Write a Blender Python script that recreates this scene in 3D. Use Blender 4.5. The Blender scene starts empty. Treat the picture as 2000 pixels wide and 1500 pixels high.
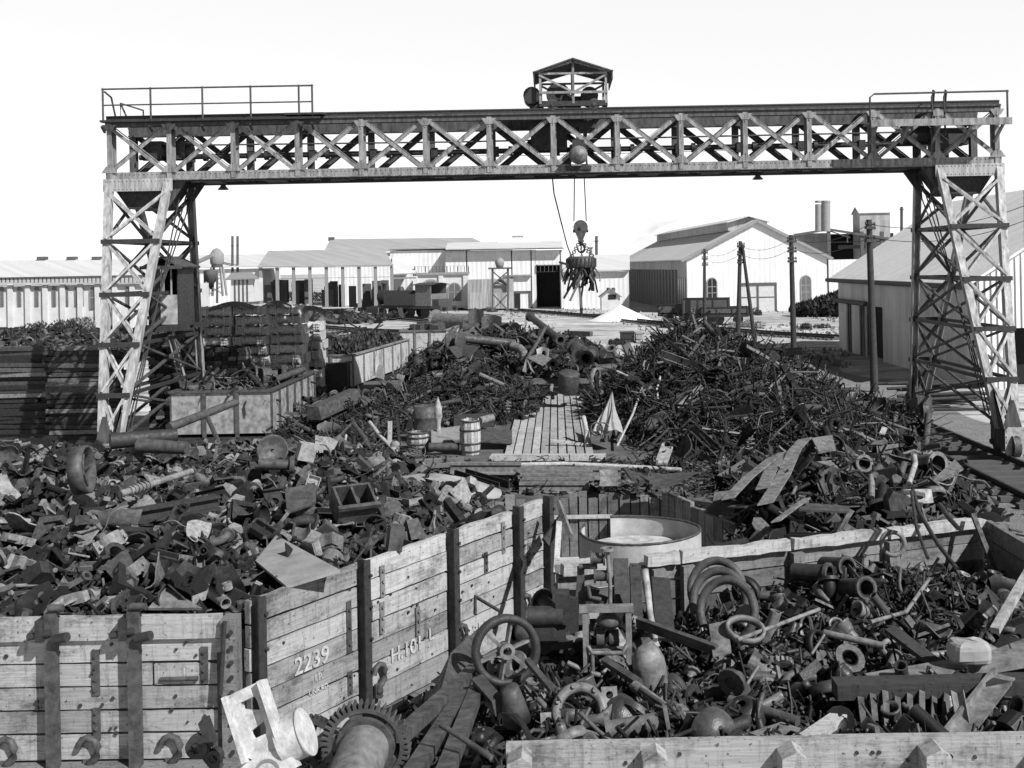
import bpy, math, random
import numpy as np
from mathutils import Vector as V, Matrix as M, noise as mnoise
R = math.radians
rnd = random.Random(7)
# ------------------------------------------------------------------ camera, sky, sun, exposure
scn = bpy.context.scene
col = scn.collection
CZ, FP, CX, CY, ROLL = 5.6, 2144.0, 1085.0, 520.0, 0.0183
cam = bpy.data.cameras.new('camera')
cam.sensor_width = 36.0; cam.lens = FP / 2000 * 36.0
cam.shift_x = (1000 - CX) / 2000; cam.shift_y = (CY - 750) / 2000
cam.clip_start = 0.1; cam.clip_end = 6000
camo = bpy.data.objects.new('camera', cam); col.objects.link(camo)
camo.matrix_world = M.Translation((0, 0, CZ)) @ M.Rotation(R(90), 4, 'X') @ M.Rotation(-ROLL, 4, 'Z')
scn.camera = camo
SUN = V((0.55, -0.51, 0.66)).normalized()
w = bpy.data.worlds.new('World'); scn.world = w; w.use_nodes = True
nt = w.node_tree; bg = nt.nodes['Background']
sk = nt.nodes.new('ShaderNodeTexSky'); sk.sky_type = 'NISHITA'; sk.sun_disc = False
sk.sun_elevation = math.asin(SUN.z); sk.sun_rotation = math.atan2(SUN.x, SUN.y)
sk.dust_density = 0.3; sk.air_density = 0.6
bw = nt.nodes.new('ShaderNodeRGBToBW')           # black and white film
nt.links.new(sk.outputs[0], bw.inputs[0])
tc = nt.nodes.new('ShaderNodeTexCoord'); sp_ = nt.nodes.new('ShaderNodeSeparateXYZ'); nt.links.new(tc.outputs['Generated'], sp_.inputs[0])
hz_ = nt.nodes.new('ShaderNodeMapRange'); hz_.interpolation_type = 'SMOOTHSTEP'; nt.links.new(sp_.outputs[2], hz_.inputs[0])      # white band added low in the sky to whiten its visible part
for i_, q_ in enumerate((0.235, 0.285, 13.0, 0.0)): hz_.inputs[i_ + 1].default_value = q_
ad = nt.nodes.new('ShaderNodeMath'); ad.operation = 'ADD'; nt.links.new(bw.outputs[0], ad.inputs[0]); nt.links.new(hz_.outputs[0], ad.inputs[1]); nt.links.new(ad.outputs[0], bg.inputs[0])
bg.inputs[1].default_value = 0.05
sl = bpy.data.lights.new('sun', 'SUN'); sl.energy = 5.0; sl.angle = R(0.5); sl.color = (1, 1, 1)
so = bpy.data.objects.new('sun', sl); col.objects.link(so)
so.rotation_euler = SUN.to_track_quat('Z', 'Y').to_euler()
vs = scn.view_settings; vs.view_transform = 'Standard'; vs.look = 'None'; vs.exposure = 0.3; vs.gamma = 1
# ------------------------------------------------------------------ helpers
def P(x, y, D):
    dx, dy = x - CX, y - CY; c, s = math.cos(ROLL), math.sin(ROLL)
    u = dx * c - dy * s; v = dx * s + dy * c
    return V((u * D / FP, D, CZ - v * D / FP))
def G(x, y, z=0.0):
    v = (x - CX) * math.sin(ROLL) + (y - CY) * math.cos(ROLL)
    return P(x, y, (CZ - z) * FP / v)
def frame(d, up=V((0, 0, 1))):
    z = d.normalized(); x = up.cross(z)
    if x.length < 1e-4: x = V((1, 0, 0)).cross(z)
    x.normalize(); return x, z.cross(x), z
class MB:
    def __init__(s): s.v = []; s.f = []; s.s = []
    def add(s, vs, fs, sm=False):
        o = len(s.v); s.v += [tuple(a) for a in vs]; s.f += [tuple(i + o for i in f) for f in fs]; s.s += [sm] * len(fs); return s
    def box(s, c, d, r=None):
        c = V(c); h = [a / 2 for a in d]
        p = [V((x * h[0], y * h[1], z * h[2])) for x in (-1, 1) for y in (-1, 1) for z in (-1, 1)]
        if r is not None: p = [r @ a for a in p]
        return s.add([c + a for a in p], [(0, 1, 3, 2), (4, 6, 7, 5), (0, 4, 5, 1), (2, 3, 7, 6), (0, 2, 6, 4), (1, 5, 7, 3)])
    def bb(s, x0, x1, y0, y1, z0, z1): return s.box(((x0 + x1) / 2, (y0 + y1) / 2, (z0 + z1) / 2), (x1 - x0, y1 - y0, z1 - z0))
    def beam(s, a, b, w, h, up=V((0, 0, 1))):
        a, b = V(a), V(b); x, y, z = frame(b - a, V(up))
        p = [q + x * (i * w / 2) + y * (j * h / 2) for q in (a, b) for i, j in ((-1, -1), (1, -1), (1, 1), (-1, 1))]
        return s.add(p, [(3, 2, 1, 0), (4, 5, 6, 7), (0, 1, 5, 4), (1, 2, 6, 5), (2, 3, 7, 6), (3, 0, 4, 7)])
    def sect(s, a, b, poly, up=V((0, 0, 1))):
        a, b = V(a), V(b); x, y, z = frame(b - a, V(up)); n = len(poly)
        p = [q + x * i + y * j for q in (a, b) for i, j in poly]
        return s.add(p, [tuple(range(n))[::-1], tuple(range(n, 2 * n))] + [(i, (i + 1) % n, n + (i + 1) % n, n + i) for i in range(n)])
    def cyl(s, a, b, r0, r1=None, n=12, caps=True):
        a, b = V(a), V(b); r1 = r0 if r1 is None else r1; x, y, z = frame(b - a)
        ring = lambda q, r: [q + (x * math.cos(t) + y * math.sin(t)) * r for t in [2 * math.pi * i / n for i in range(n)]]
        A, B = ring(a, r0), ring(b, r1)
        s.add(A + B, [(i, (i + 1) % n, n + (i + 1) % n, n + i) for i in range(n)], True)
        if caps: s.add(A, [tuple(range(n))[::-1]]); s.add(B, [tuple(range(n))])
        return s
    def tube(s, a, b, ro, ri, n=14):
        a, b = V(a), V(b); x, y, z = frame(b - a)
        ring = lambda q, r: [q + (x * math.cos(t) + y * math.sin(t)) * r for t in [2 * math.pi * i / n for i in range(n)]]
        A, B, C, D = ring(a, ro), ring(b, ro), ring(a, ri), ring(b, ri); k = range(n)
        s.add(A + B, [(i, (i + 1) % n, n + (i + 1) % n, n + i) for i in k], True)
        s.add(C + D, [(n + i, n + (i + 1) % n, (i + 1) % n, i) for i in k], True)
        s.add(A + C, [(n + i, n + (i + 1) % n, (i + 1) % n, i) for i in k]); s.add(B + D, [(i, (i + 1) % n, n + (i + 1) % n, n + i) for i in k]); return s
    def rod(s, pts, r, n=6, r1=None):
        pts = [V(p) for p in pts]; m = len(pts); vs = []
        for i, p in enumerate(pts):
            d = (pts[min(i + 1, m - 1)] - pts[max(i - 1, 0)]); x, y, z = frame(d, V((0.13, 0.21, 1)))
            rr = r if r1 is None else r + (r1 - r) * i / (m - 1)
            vs += [p + (x * math.cos(2 * math.pi * k / n) + y * math.sin(2 * math.pi * k / n)) * rr for k in range(n)]
        fs = [(i * n + k, i * n + (k + 1) % n, (i + 1) * n + (k + 1) % n, (i + 1) * n + k) for i in range(m - 1) for k in range(n)]
        s.add(vs, fs, True); s.add(vs[:n], [tuple(range(n))[::-1]]); s.add(vs[-n:], [tuple(range(n))]); return s
    def lathe(s, prof, n=20, T=None, closed=False):
        T = T or M(); vs = [T @ V((r * math.cos(2 * math.pi * k / n), r * math.sin(2 * math.pi * k / n), z)) for r, z in prof for k in range(n)]
        m = len(prof); rg = range(m if closed else m - 1)
        fs = [(i * n + k, i * n + (k + 1) % n, ((i + 1) % m) * n + (k + 1) % n, ((i + 1) % m) * n + k) for i in rg for k in range(n)]
        return s.add(vs, fs, True)
    def prism(s, poly, t, T=None):
        T = T or M(); n = len(poly)
        p = [T @ V((x, y, z)) for z in (-t / 2, t / 2) for x, y in poly]
        return s.add(p, [tuple(range(n))[::-1], tuple(range(n, 2 * n))] + [(i, (i + 1) % n, n + (i + 1) % n, n + i) for i in range(n)])
    def holed(s, outer, inner, t, T=None):          # plate bounded by two loops with the same point count
        T = T or M(); n = len(outer)
        O = [[T @ V((x, y, z)) for x, y in outer] for z in (-t / 2, t / 2)]; I = [[T @ V((x, y, z)) for x, y in inner] for z in (-t / 2, t / 2)]
        k = range(n); q = lambda a, b: s.add(a + b, [(i, (i + 1) % n, n + (i + 1) % n, n + i) for i in k])
        q(O[1], I[1]); q(I[0], O[0]); q(O[0], O[1]); q(I[1], I[0]); return s
    def grid(s, fn, nu, nv, t=0.0):
        top = [V(fn(i / nu, j / nv)) for i in range(nu + 1) for j in range(nv + 1)]; m = nv + 1
        fs = [(i * m + j, (i + 1) * m + j, (i + 1) * m + j + 1, i * m + j + 1) for i in range(nu) for j in range(nv)]
        s.add(top, fs, True)
        if t:
            nrm = []
            for i in range(nu + 1):
                for j in range(nv + 1):
                    a = top[min(i + 1, nu) * m + j] - top[max(i - 1, 0) * m + j]; b = top[i * m + min(j + 1, nv)] - top[i * m + max(j - 1, 0)]
                    nrm.append(a.cross(b).normalized())
            bot = [p - n_ * t for p, n_ in zip(top, nrm)]; s.add(bot, [f[::-1] for f in fs], True)
            L = [i * m for i in range(nu + 1)] + [nu * m + j for j in range(1, m)] + [i * m + nv for i in range(nu - 1, -1, -1)] + [j for j in range(nv - 1, 0, -1)]
            k = len(L); s.add([top[i] for i in L] + [bot[i] for i in L], [(k + i, k + (i + 1) % k, (i + 1) % k, i) for i in range(k)])
        return s
    def mesh(s, name, mat):
        me = bpy.data.meshes.new(name); me.from_pydata(s.v, [], s.f); me.polygons.foreach_set('use_smooth', s.s)
        me.materials.append(mat); me.update(); return me
    def build(s, name, mat, parent=None, loc=None, rot=None):
        return link(name, s.mesh(name, mat), parent, loc, rot)
def link(name, me, parent=None, loc=None, rot=None):
    o = bpy.data.objects.new(name, me); col.objects.link(o)
    if parent: o.parent = parent
    if loc is not None: o.location = loc
    if rot is not None: o.rotation_euler = rot
    return o
def tag(o, label=None, cat=None, group=None, kind=None):
    if label: o['label'] = label
    if cat: o['category'] = cat
    if group: o['group'] = group
    if kind: o['kind'] = kind
    return o
def thing(name, label, cat, loc=(0, 0, 0), rz=0.0, group=None):
    o = link(name, None, None, loc, (0, 0, rz)); o.empty_display_size = 0.3; return tag(o, label, cat, group)
def one(name, mb, mat, label, cat, group=None, kind=None, loc=None, rot=None):
    return tag(mb.build(name, mat, None, loc, rot), label, cat, group, kind)
def copy_tree(o, parent=None):
    c = o.copy(); col.objects.link(c)
    if parent: c.parent = parent
    for ch in list(o.children): copy_tree(ch, c)
    return c
def circ(r, n, a0=0.0, cx=0, cy=0): return [(cx + r * math.cos(a0 + 2 * math.pi * i / n), cy + r * math.sin(a0 + 2 * math.pi * i / n)) for i in range(n)]
def rect_loop(w, h, n):                              # n points round a rectangle, cast from its centre
    out = []
    for i in range(n):
        a = 2 * math.pi * i / n; c, s = math.cos(a), math.sin(a); k = min(w / 2 / max(abs(c), 1e-6), h / 2 / max(abs(s), 1e-6)); out.append((c * k, s * k))
    return out
def arc_poly(ri, ro, a0, a1, n):
    A = [a0 + (a1 - a0) * i / n for i in range(n + 1)]
    return [(ro * math.cos(a), ro * math.sin(a)) for a in A] + [(ri * math.cos(a), ri * math.sin(a)) for a in A[::-1]]
def align(pos, zdir, spin=0.0, scale=1.0):           # matrix taking local Z to zdir
    q = V(zdir).normalized().to_track_quat('Z', 'Y').to_matrix().to_4x4()
    return M.Translation(pos) @ q @ M.Rotation(spin, 4, 'Z') @ M.Scale(scale, 4)
# ------------------------------------------------------------------ materials (all greys: the film is black and white)
def newmat(name):
    m = bpy.data.materials.new(name); m.use_nodes = True; n = m.node_tree.nodes; return m, n, m.node_tree.links, n['Principled BSDF']
def mth(n, l, op, a, b=None, c=None):
    x = n.new('ShaderNodeMath'); x.operation = op
    for i, q in enumerate((a, b, c)):
        if q is None: continue
        if isinstance(q, (int, float)): x.inputs[i].default_value = q
        else: l.new(q, x.inputs[i])
    return x.outputs[0]
def mapr(n, l, v, a, b, c, d):
    x = n.new('ShaderNodeMapRange'); l.new(v, x.inputs[0])
    for i, q in enumerate((a, b, c, d)):
        if isinstance(q, (int, float)): x.inputs[i + 1].default_value = q
        else: l.new(q, x.inputs[i + 1])
    return x.outputs[0]
def coords(n, l, scale=(1, 1, 1), kind='Object'):
    t = n.new('ShaderNodeTexCoord'); mp = n.new('ShaderNodeMapping'); l.new(t.outputs[kind], mp.inputs[0]); mp.inputs[3].default_value = scale; return mp.outputs[0]
def noise(n, l, vec, scale, det=4, rough=0.6):
    x = n.new('ShaderNodeTexNoise'); l.new(vec, x.inputs['Vector']); x.inputs['Scale'].default_value = scale; x.inputs['Detail'].default_value = det; x.inputs['Roughness'].default_value = rough; return x.outputs[0]
def bump(n, l, b, h, st, dist=0.02):
    x = n.new('ShaderNodeBump'); x.inputs['Strength'].default_value = st; x.inputs['Distance'].default_value = dist; l.new(h, x.inputs['Height']); l.new(x.outputs[0], b.inputs['Normal'])
def iron(name, lo, hi, rough=0.7, rand='object', nscale=14, mott=0.5, spec=0.35, st=(1, 1, 1)):
    m, n, l, b = newmat(name)
    if rand == 'object': rv = n.new('ShaderNodeObjectInfo').outputs['Random']
    else: rv = n.new('ShaderNodeNewGeometry').outputs['Random Per Island']
    rv = mth(n, l, 'POWER', rv, 3.0)
    base = mapr(n, l, rv, 0, 1, lo, hi)
    vec = coords(n, l, st); t = noise(n, l, vec, nscale, 5, 0.65)
    k = mapr(n, l, t, 0.3, 0.7, 1 - mott, 1 + mott)
    v = mth(n, l, 'MULTIPLY', base, k); l.new(v, b.inputs['Base Color'])
    l.new(mapr(n, l, t, 0.3, 0.7, rough + 0.15, rough - 0.15), b.inputs['Roughness']); b.inputs['Specular IOR Level'].default_value = spec
    bump(n, l, b, noise(n, l, vec, nscale * 4, 3), 0.35, 0.01); return m
def wood(name, lo, hi, axis=0, stain=0.5, rough=0.85):
    m, n, l, b = newmat(name)
    rv = n.new('ShaderNodeNewGeometry').outputs['Random Per Island']
    sc = [18.0, 18.0, 18.0]; sc[axis] = 0.9
    g = noise(n, l, coords(n, l, tuple(sc)), 3.0, 6, 0.7)
    base = mapr(n, l, rv, 0, 1, lo, hi); v = mth(n, l, 'MULTIPLY', base, mapr(n, l, g, 0.3, 0.72, 0.72, 1.2))
    sv = [1.6, 1.6, 1.6]; sv[axis] = 0.7
    st = noise(n, l, coords(n, l, tuple(sv)), 1.9, 8, 0.78)
    v = mth(n, l, 'MULTIPLY', v, mapr(n, l, st, 0.36, 0.5, 1 - stain, 1.0))
    pt = noise(n, l, coords(n, l), 26, 2, 0.5); v = mth(n, l, 'MULTIPLY', v, mapr(n, l, pt, 0.28, 0.36, 0.3, 1.0)); dr = [9.0, 9.0, 9.0]; dr[2 if axis == 0 else 0] = 1.3
    v = mth(n, l, 'MULTIPLY', v, mapr(n, l, noise(n, l, coords(n, l, tuple(dr)), 1.6, 6, 0.75), 0.32, 0.5, 0.6, 1.05))
    l.new(v, b.inputs['Base Color']); b.inputs['Roughness'].default_value = rough; b.inputs['Specular IOR Level'].default_value = 0.15
    bump(n, l, b, g, 0.5, 0.01); return m
def plain(name, v, rough=0.8, var=0.15, nscale=3.0, stretch=(1, 1, 1), bm=0.0, spec=0.25):
    m, n, l, b = newmat(name); t = noise(n, l, coords(n, l, stretch), nscale, 6, 0.65)
    l.new(mapr(n, l, t, 0.3, 0.7, v * (1 - var), v * (1 + var)), b.inputs['Base Color']); b.inputs['Roughness'].default_value = rough; b.inputs['Specular IOR Level'].default_value = spec
    if bm: bump(n, l, b, t, bm, 0.03)
    return m
def corr(name, v, pitch=0.12, var=0.12, depth=0.02, streak=0.25):
    m, n, l, b = newmat(name); t = n.new('ShaderNodeTexCoord'); sp = n.new('ShaderNodeSeparateXYZ'); l.new(t.outputs['Object'], sp.inputs[0])
    s = mth(n, l, 'ADD', sp.outputs[0], sp.outputs[1]); h = mth(n, l, 'SINE', mth(n, l, 'MULTIPLY', s, 2 * math.pi / pitch))
    sheet = n.new('ShaderNodeTexWhiteNoise'); sheet.noise_dimensions = '2D'
    cb = n.new('ShaderNodeCombineXYZ'); l.new(mth(n, l, 'FLOOR', mth(n, l, 'MULTIPLY', s, 1.35)), cb.inputs[0]); l.new(mth(n, l, 'FLOOR', mth(n, l, 'MULTIPLY', sp.outputs[2], 0.42)), cb.inputs[1]); l.new(cb.outputs[0], sheet.inputs['Vector'])
    a = mapr(n, l, sheet.outputs[0], 0, 1, v * (1 - var), v * (1 + var))
    st = noise(n, l, coords(n, l, (3, 3, 0.25)), 2.0, 5, 0.7)
    l.new(mth(n, l, 'MULTIPLY', a, mapr(n, l, st, 0.3, 0.6, 1 - streak, 1.05)), b.inputs['Base Color']); b.inputs['Roughness'].default_value = 0.6; b.inputs['Specular IOR Level'].default_value = 0.3
    bump(n, l, b, h, 0.9, depth); return m
I_LEFT = iron('left_scrap_iron', 0.012, 0.25, 0.75)
I_BIN = iron('bin_scrap_iron', 0.008, 0.17, 0.55, spec=0.5)
I_DARK = iron('dark_scrap_iron', 0.008, 0.16, 0.75)
I_MID = iron('mid_scrap_iron', 0.01, 0.15, 0.75)
S_LEFT = iron('left_small_scrap', 0.005, 0.12, 0.8, 'island')
S_DARK = iron('dark_small_scrap', 0.007, 0.1, 0.8, 'island')
S_BIN = iron('bin_small_scrap', 0.007, 0.1, 0.7, 'island')
S_MID = iron('mid_small_scrap', 0.012, 0.14, 0.8, 'island')
FIT = iron('pale_fitting', 0.02, 0.24, 0.4, spec=0.5)
def steel(name, v, **k): return iron(name, v * 0.95, v * 1.05, **k)
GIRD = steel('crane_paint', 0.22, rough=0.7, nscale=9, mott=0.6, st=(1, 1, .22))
GIRD2 = steel('crane_dark_and_shaded', 0.07, rough=0.7, nscale=9, mott=0.6, st=(1, 1, .22))  # darker copy of the crane paint; on the far girder it paints in shade
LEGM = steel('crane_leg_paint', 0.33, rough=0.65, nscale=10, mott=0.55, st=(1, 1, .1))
IRONB = steel('black_iron', 0.035, rough=0.6)
IRONM = steel('grey_iron', 0.065, rough=0.6, mott=0.6, nscale=9)
IRONL = steel('light_iron', 0.16, rough=0.6, mott=0.6, nscale=9)
PALE = steel('pale_casting', 0.3, rough=0.7, mott=0.5, nscale=9)
WHT = steel('white_casting', 0.46, rough=0.7, mott=0.4, nscale=12)
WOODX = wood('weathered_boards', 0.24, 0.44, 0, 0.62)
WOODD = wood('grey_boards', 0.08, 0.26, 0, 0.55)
WOODZ = wood('upright_boards', 0.1, 0.24, 2, 0.5)
WOODY = wood('deck_boards', 0.3, 0.46, 1, 0.35)
WOODP = wood('pale_timber', 0.34, 0.5, 0, 0.35)
WOODT = wood('split_rail', 0.3, 0.5, 0, 0.5)
WOODDK = wood('tarred_timber', 0.025, 0.07, 0, 0.4)
def paint():
    m, n, l, b = newmat('white_lettering'); t = noise(n, l, coords(n, l), 9, 8, .8)
    l.new(mapr(n, l, t, .4, .62, .28, .54), b.inputs['Base Color']); b.inputs['Roughness'].default_value = .9; return m
PAINT = paint()
WHITE = corr('white_sheet_wall', 0.68, 0.6, 0.06, 0.015, 0.1)
WHITEC = corr('white_corrugated', 0.8, 0.26, 0.06, 0.05, 0.12)
GREYC = corr('grey_corrugated', 0.4, 0.18, 0.18, 0.03, 0.35)
DARKC = corr('dark_corrugated', 0.16, 0.5, 0.25, 0.05, 0.4)
ROOFW = corr('pale_roof', 0.58, 0.5, 0.06, 0.01, 0.12)
ROOFS = corr('zinc_roof', 0.82, 0.5, 0.06, 0.01, 0.12)
SHEDW = corr('zinc_wall', 0.56, 0.18, 0.15, 0.03, 0.3)
ROOFG = corr('grey_roof', 0.36, 0.5, 0.08, 0.01, 0.15)
STONE = plain('pale_stone', 0.56, 0.9, 0.12, 1.0)
DARK = plain('opening_shade', 0.02, 0.9)  # near-black sheets put the shade of unlit interiors into colour
TRIM = plain('dark_trim', 0.09, 0.8)
TRIMG = plain('grey_trim', 0.25, 0.8)
POLE = plain('pole_timber', 0.045, 0.85, 0.3, 6)
SAND = plain('sand', 0.75, 0.95, 0.1, 2, bm=0.4)
LEAF = iron('dark_leaves', 0.025, 0.075, 0.8, 'island')
DRYG = iron('dry_grass_blades', 0.12, 0.34, 0.9, 'island')
CANVAS = plain('grey_canvas', 0.3, 0.9, 0.2, 6)
CLINK = plain('cinder_surface', 0.1, 0.95, 0.4, 2.2, bm=0.8)
GLASS = plain('window_glass', 0.12, 0.25, 0.2, 2, spec=0.5)
def ground_mat():
    m, n, l, b = newmat('dry_ground'); v = coords(n, l)
    a = noise(n, l, v, 0.06, 5, 0.6); c = noise(n, l, v, 0.9, 8, 0.75); d = noise(n, l, coords(n, l, (0.25, 1, 1)), 0.5, 6, 0.7)
    x = mapr(n, l, a, 0.35, 0.65, 0.4, 0.62); x = mth(n, l, 'MULTIPLY', x, mapr(n, l, c, 0.3, 0.65, 0.5, 1.15)); x = mth(n, l, 'MULTIPLY', x, mapr(n, l, d, 0.36, 0.54, 0.42, 1.08))
    l.new(x, b.inputs['Base Color']); b.inputs['Roughness'].default_value = 0.95; b.inputs['Specular IOR Level'].default_value = 0.1
    bump(n, l, b, c, 0.6, 0.06); return m
def gravel_mat():
    m, n, l, b = newmat('track_gravel'); v = coords(n, l); c = noise(n, l, v, 22, 4, 0.8); a = noise(n, l, v, 1.5, 4)
    l.new(mth(n, l, 'MULTIPLY', mapr(n, l, c, 0.35, 0.65, 0.07, 0.36), mapr(n, l, a, 0.3, 0.7, 0.75, 1.1)), b.inputs['Base Color']); b.inputs['Roughness'].default_value = 0.95
    bump(n, l, b, c, 0.9, 0.05); return m
# ------------------------------------------------------------------ ground, platform
gm = MB()
def gz(x, y): return 0.0
gm.grid(lambda u, v: ((u - 0.5) * 2400, -60 + v * 1800, 0), 40, 40)
g = tag(gm.build('ground', ground_mat()), 'pale dry ground of the scrap yard', 'ground', kind='structure')
gv = MB(); gv.grid(lambda u, v: (8.7 + u * (6.5 + .8 * math.sin(v * 23)), 10 + v * 60, 0.03 + 0.02 * math.sin(v * 40)), 6, 60)
tag(gv.build('gravel', gravel_mat()), 'gravel bed under the crane rails', 'gravel', kind='structure')
# ------------------------------------------------------------------ railway tracks
def track(name, label, pts, gauge=1.6, z=0.06, cat='railway track', half=None):
    t = thing(name, label, cat); pts = [V(p) for p in pts]; sl_ = MB(); rr = rnd
    for s in (-1, 1):
        mb = MB(); q = []
        for i, p in enumerate(pts):
            d = (pts[min(i + 1, len(pts) - 1)] - pts[max(i - 1, 0)]).normalized(); nrm = V((d.y, -d.x, 0)); q.append(p + nrm * s * gauge / 2 + V((0, 0, z + 0.16)))
        prof = [(-.06, -.07), (.06, -.07), (.06, -.055), (.012, -.045), (.012, .03), (.035, .04), (.035, .07), (-.035, .07), (-.035, .04), (-.012, .03), (-.012, -.045), (-.06, -.055)]
        for a, b in zip(q, q[1:]): mb.sect(a, b, prof)
        mb.build('rail', IRONB, t)
    for a, b in zip(pts, pts[1:]):
        L = (b - a).length; d = (b - a) / L; nrm = V((d.y, -d.x, 0)); k = int(L / 0.75)
        for i in range(min(k, 90)):
            c = a + d * (i + .5) * L / k + V((0, 0, z + .03)); sl_.beam(c - nrm * (gauge * .75) + nrm * rr.uniform(-.06, .06), c + nrm * gauge * .75, .22, .11)
    sl_.build('sleepers', TRIM, t); return t
track('railway_track', 'crane side track of dark rails on gravel bed, right of the scrap', [(11.3, 9, 0), (11.3, 30, 0), (11.3, 48, 0), (11.3, 72, 0)])
def gp(*px): return [G(x, y) for x, y in px]
track('railway_track', 'far track running past the sand cone and dark wagons towards the right shed', gp((1000, 607), (1180, 622), (1330, 640), (1500, 655), (1645, 664)))
track('railway_track', 'far track curving below the small locomotive on the left yard', gp((560, 606), (650, 615), (760, 622), (860, 632), (990, 640)))
track('railway_track', 'middle track across pale ground right of the lattice tower behind pipe stacks', gp((600, 640), (700, 648), (800, 652), (930, 652)))
# ------------------------------------------------------------------ background buildings
def pb(mb, x0, y0, x1, y1, D, depth, off=0.0):
    a, b = P(x0, y1, D), P(x1, y0, D); return mb.bb(a.x, b.x, D + off, D + off + depth, a.z, b.z)
def pquad(pts, D, D2=None):
    return [P(x, y, d) for (x, y), d in zip(pts, D)]
def slab(mb, pts, t=0.12):
    pts = [V(p) for p in pts]; n_ = (pts[1] - pts[0]).cross(pts[2] - pts[0]).normalized() * t; k = len(pts)
    return mb.add(pts + [p - n_ for p in pts], [tuple(range(k)), tuple(range(2 * k - 1, k - 1, -1))] + [(i, i + k, (i + 1) % k + k, (i + 1) % k) for i in range(k)])
def arch(w, h, n=8):
    return [(-w / 2, 0), (w / 2, 0)] + [(w / 2 * math.cos(math.pi * i / n), h - w / 2 + w / 2 * math.sin(math.pi * i / n)) for i in range(n + 1)]
UPX = M.Rotation(R(90), 4, 'X')                     # local XY plane stands up facing the camera
def archwin(par, x, yb, w, h, D, name='window', frame_m=TRIMG, glass=GLASS, bars=True):
    T = M.Translation(P(x, yb, D)) @ UPX; s = D / FP; k = arch(w * s, h * s)
    f = MB(); o_ = arch(w * s * 1.22, h * s + w * s * .11); f.holed(o_, k, .1, T)
    if bars:
        f.prism([(-.05, 0), (.05, 0), (.05, h * s), (-.05, h * s)], .06, T)
        f.prism([(-w * s / 2, h * s * .5), (w * s / 2, h * s * .5), (w * s / 2, h * s * .5 + .1), (-w * s / 2, h * s * .5 + .1)], .06, T)
    fo = f.build(name, frame_m, par); MB().prism(k, .04, T).build('pane', glass, fo); return fo
# stone workshop, far left
b = thing('stone_building', 'pale stone building with arched windows behind the left crane tower', 'building')
D = 105; m = MB(); pb(m, -60, 556, 330, 640, D, 12); m.build('wall', STONE, b)
m = MB()
for x in range(-50, 330, 34): m = MB(); pb(m, x, 554, x + 8, 640, D, .3, -.25); m.build('pilaster', STONE, b)
m = MB(); pb(m, -62, 551, 332, 559, D, .6, -.5); m.build('cornice', TRIMG, b)
m = MB(); pb(m, -62, 541, 332, 543, D, .08, -.2)
for x in range(-60, 332, 8): pb(m, x, 542, x + 1.4, 552, D, .08, -.2)
m.build('parapet_railing', TRIM, b)
r0 = D + .6; m = MB(); slab(m, [P(-62, 543, r0), P(332, 536, r0), P(332, 505, r0 + 8), P(-62, 509, r0 + 8)]); slab(m, [P(332, 536, r0 + 16), P(-62, 543, r0 + 16), P(-62, 508.8, r0 + 8), P(332, 504.8, r0 + 8)]); m.build('roof', ROOFW, b)
for x in (133, 182, 75): m = MB(); pb(m, x, 501, x + 16, 508, r0 + 8, .8, -.4); m.build('roof_vent', TRIM, b)
for x in (-30, 4, 38, 72, 106, 130, 150, 160, 218, 250, 285):
    archwin(b, x, 598, 6, 38, D - .06, bars=False)
archwin(b, 186, 604, 18, 44, D - .06)
# low white sheds and towers behind the left tower
b = thing('low_shed', 'long low white shed roof left of the twin thin stacks', 'building'); D = 150
m = MB(); pb(m, 340, 524, 512, 600, D, 10); m.build('wall', WHITE, b)
m = MB(); slab(m, [P(335, 524, D - .6), P(515, 519, D - .6), P(520, 496, D + 8), P(340, 499, D + 8)]); m.build('roof', ROOFW, b)
t = thing('water_tank_tower', 'white conical topped tank on legs beside the twin thin stacks', 'water tank'); D = 128
s = D / FP; c = P(424, 520, D); m = MB(); m.lathe([(0, 36 * s), (7 * s, 33 * s), (13 * s, 24 * s), (13 * s, 6 * s), (9 * s, 0), (0, 0)], 18, M.Translation(c)); m.build('tank', TRIMG, t)
m = MB(); m.cyl(c + V((0, 0, -2 * s)), c + V((0, 0, .1)), 11 * s, n=18); m.build('platform', TRIM, t)
for dx in (-1, 1):
    for dy in (-1, 1): m = MB(); m.beam(c + V((dx * 9 * s, dy * 8 * s, -2 * s)), c + V((dx * 14 * s, dy * 12 * s, -58 * s)), .2, .2); m.build('leg', TRIMG, t)
m = MB()
for k in range(3):
    for dx in (-1, 1): m.beam(c + V((dx * (9 + k * 1.5) * s, -.6, -(4 + k * 17) * s)), c + V((-dx * (10 + k * 1.5) * s, -.6, -(20 + k * 17) * s)), .1, .1)
m.build('bracing', TRIMG, t)
for x in (454, 464):
    D = 150; s = D / FP; m = MB(); m.cyl(P(x, 540, D), P(x, 461, D), .17, n=10); m.cyl(P(x, 480, D), P(x, 479, D), .24, n=10)
    one('thin_chimney', m, TRIM, 'left one of the twin thin dark stacks near water tank' if x == 454 else 'right one of the twin thin dark stacks near water tank', 'chimney', 'twin thin stacks')
b = thing('yard_hut', 'small white boarded hut with low roof below the twin thin stacks', 'hut'); D = 118
m = MB(); pb(m, 452, 543, 494, 590, D, 4); m.build('wall', STONE, b)
m = MB(); slab(m, [P(440, 545, D - .5), P(506, 543, D - .5), P(490, 531, D + 3), P(452, 533, D + 3)]); m.build('roof', TRIMG, b)
m = MB()
for x in (458, 466, 474, 482): pb(m, x, 546, x + 2, 590, D, .05, -.06)
m.build('cover_batten', TRIM, b)
t = thing('coal_hopper', 'dark hopper with sloping chute beside the conical tank', 'hopper'); D = 124; s = D / FP
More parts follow.
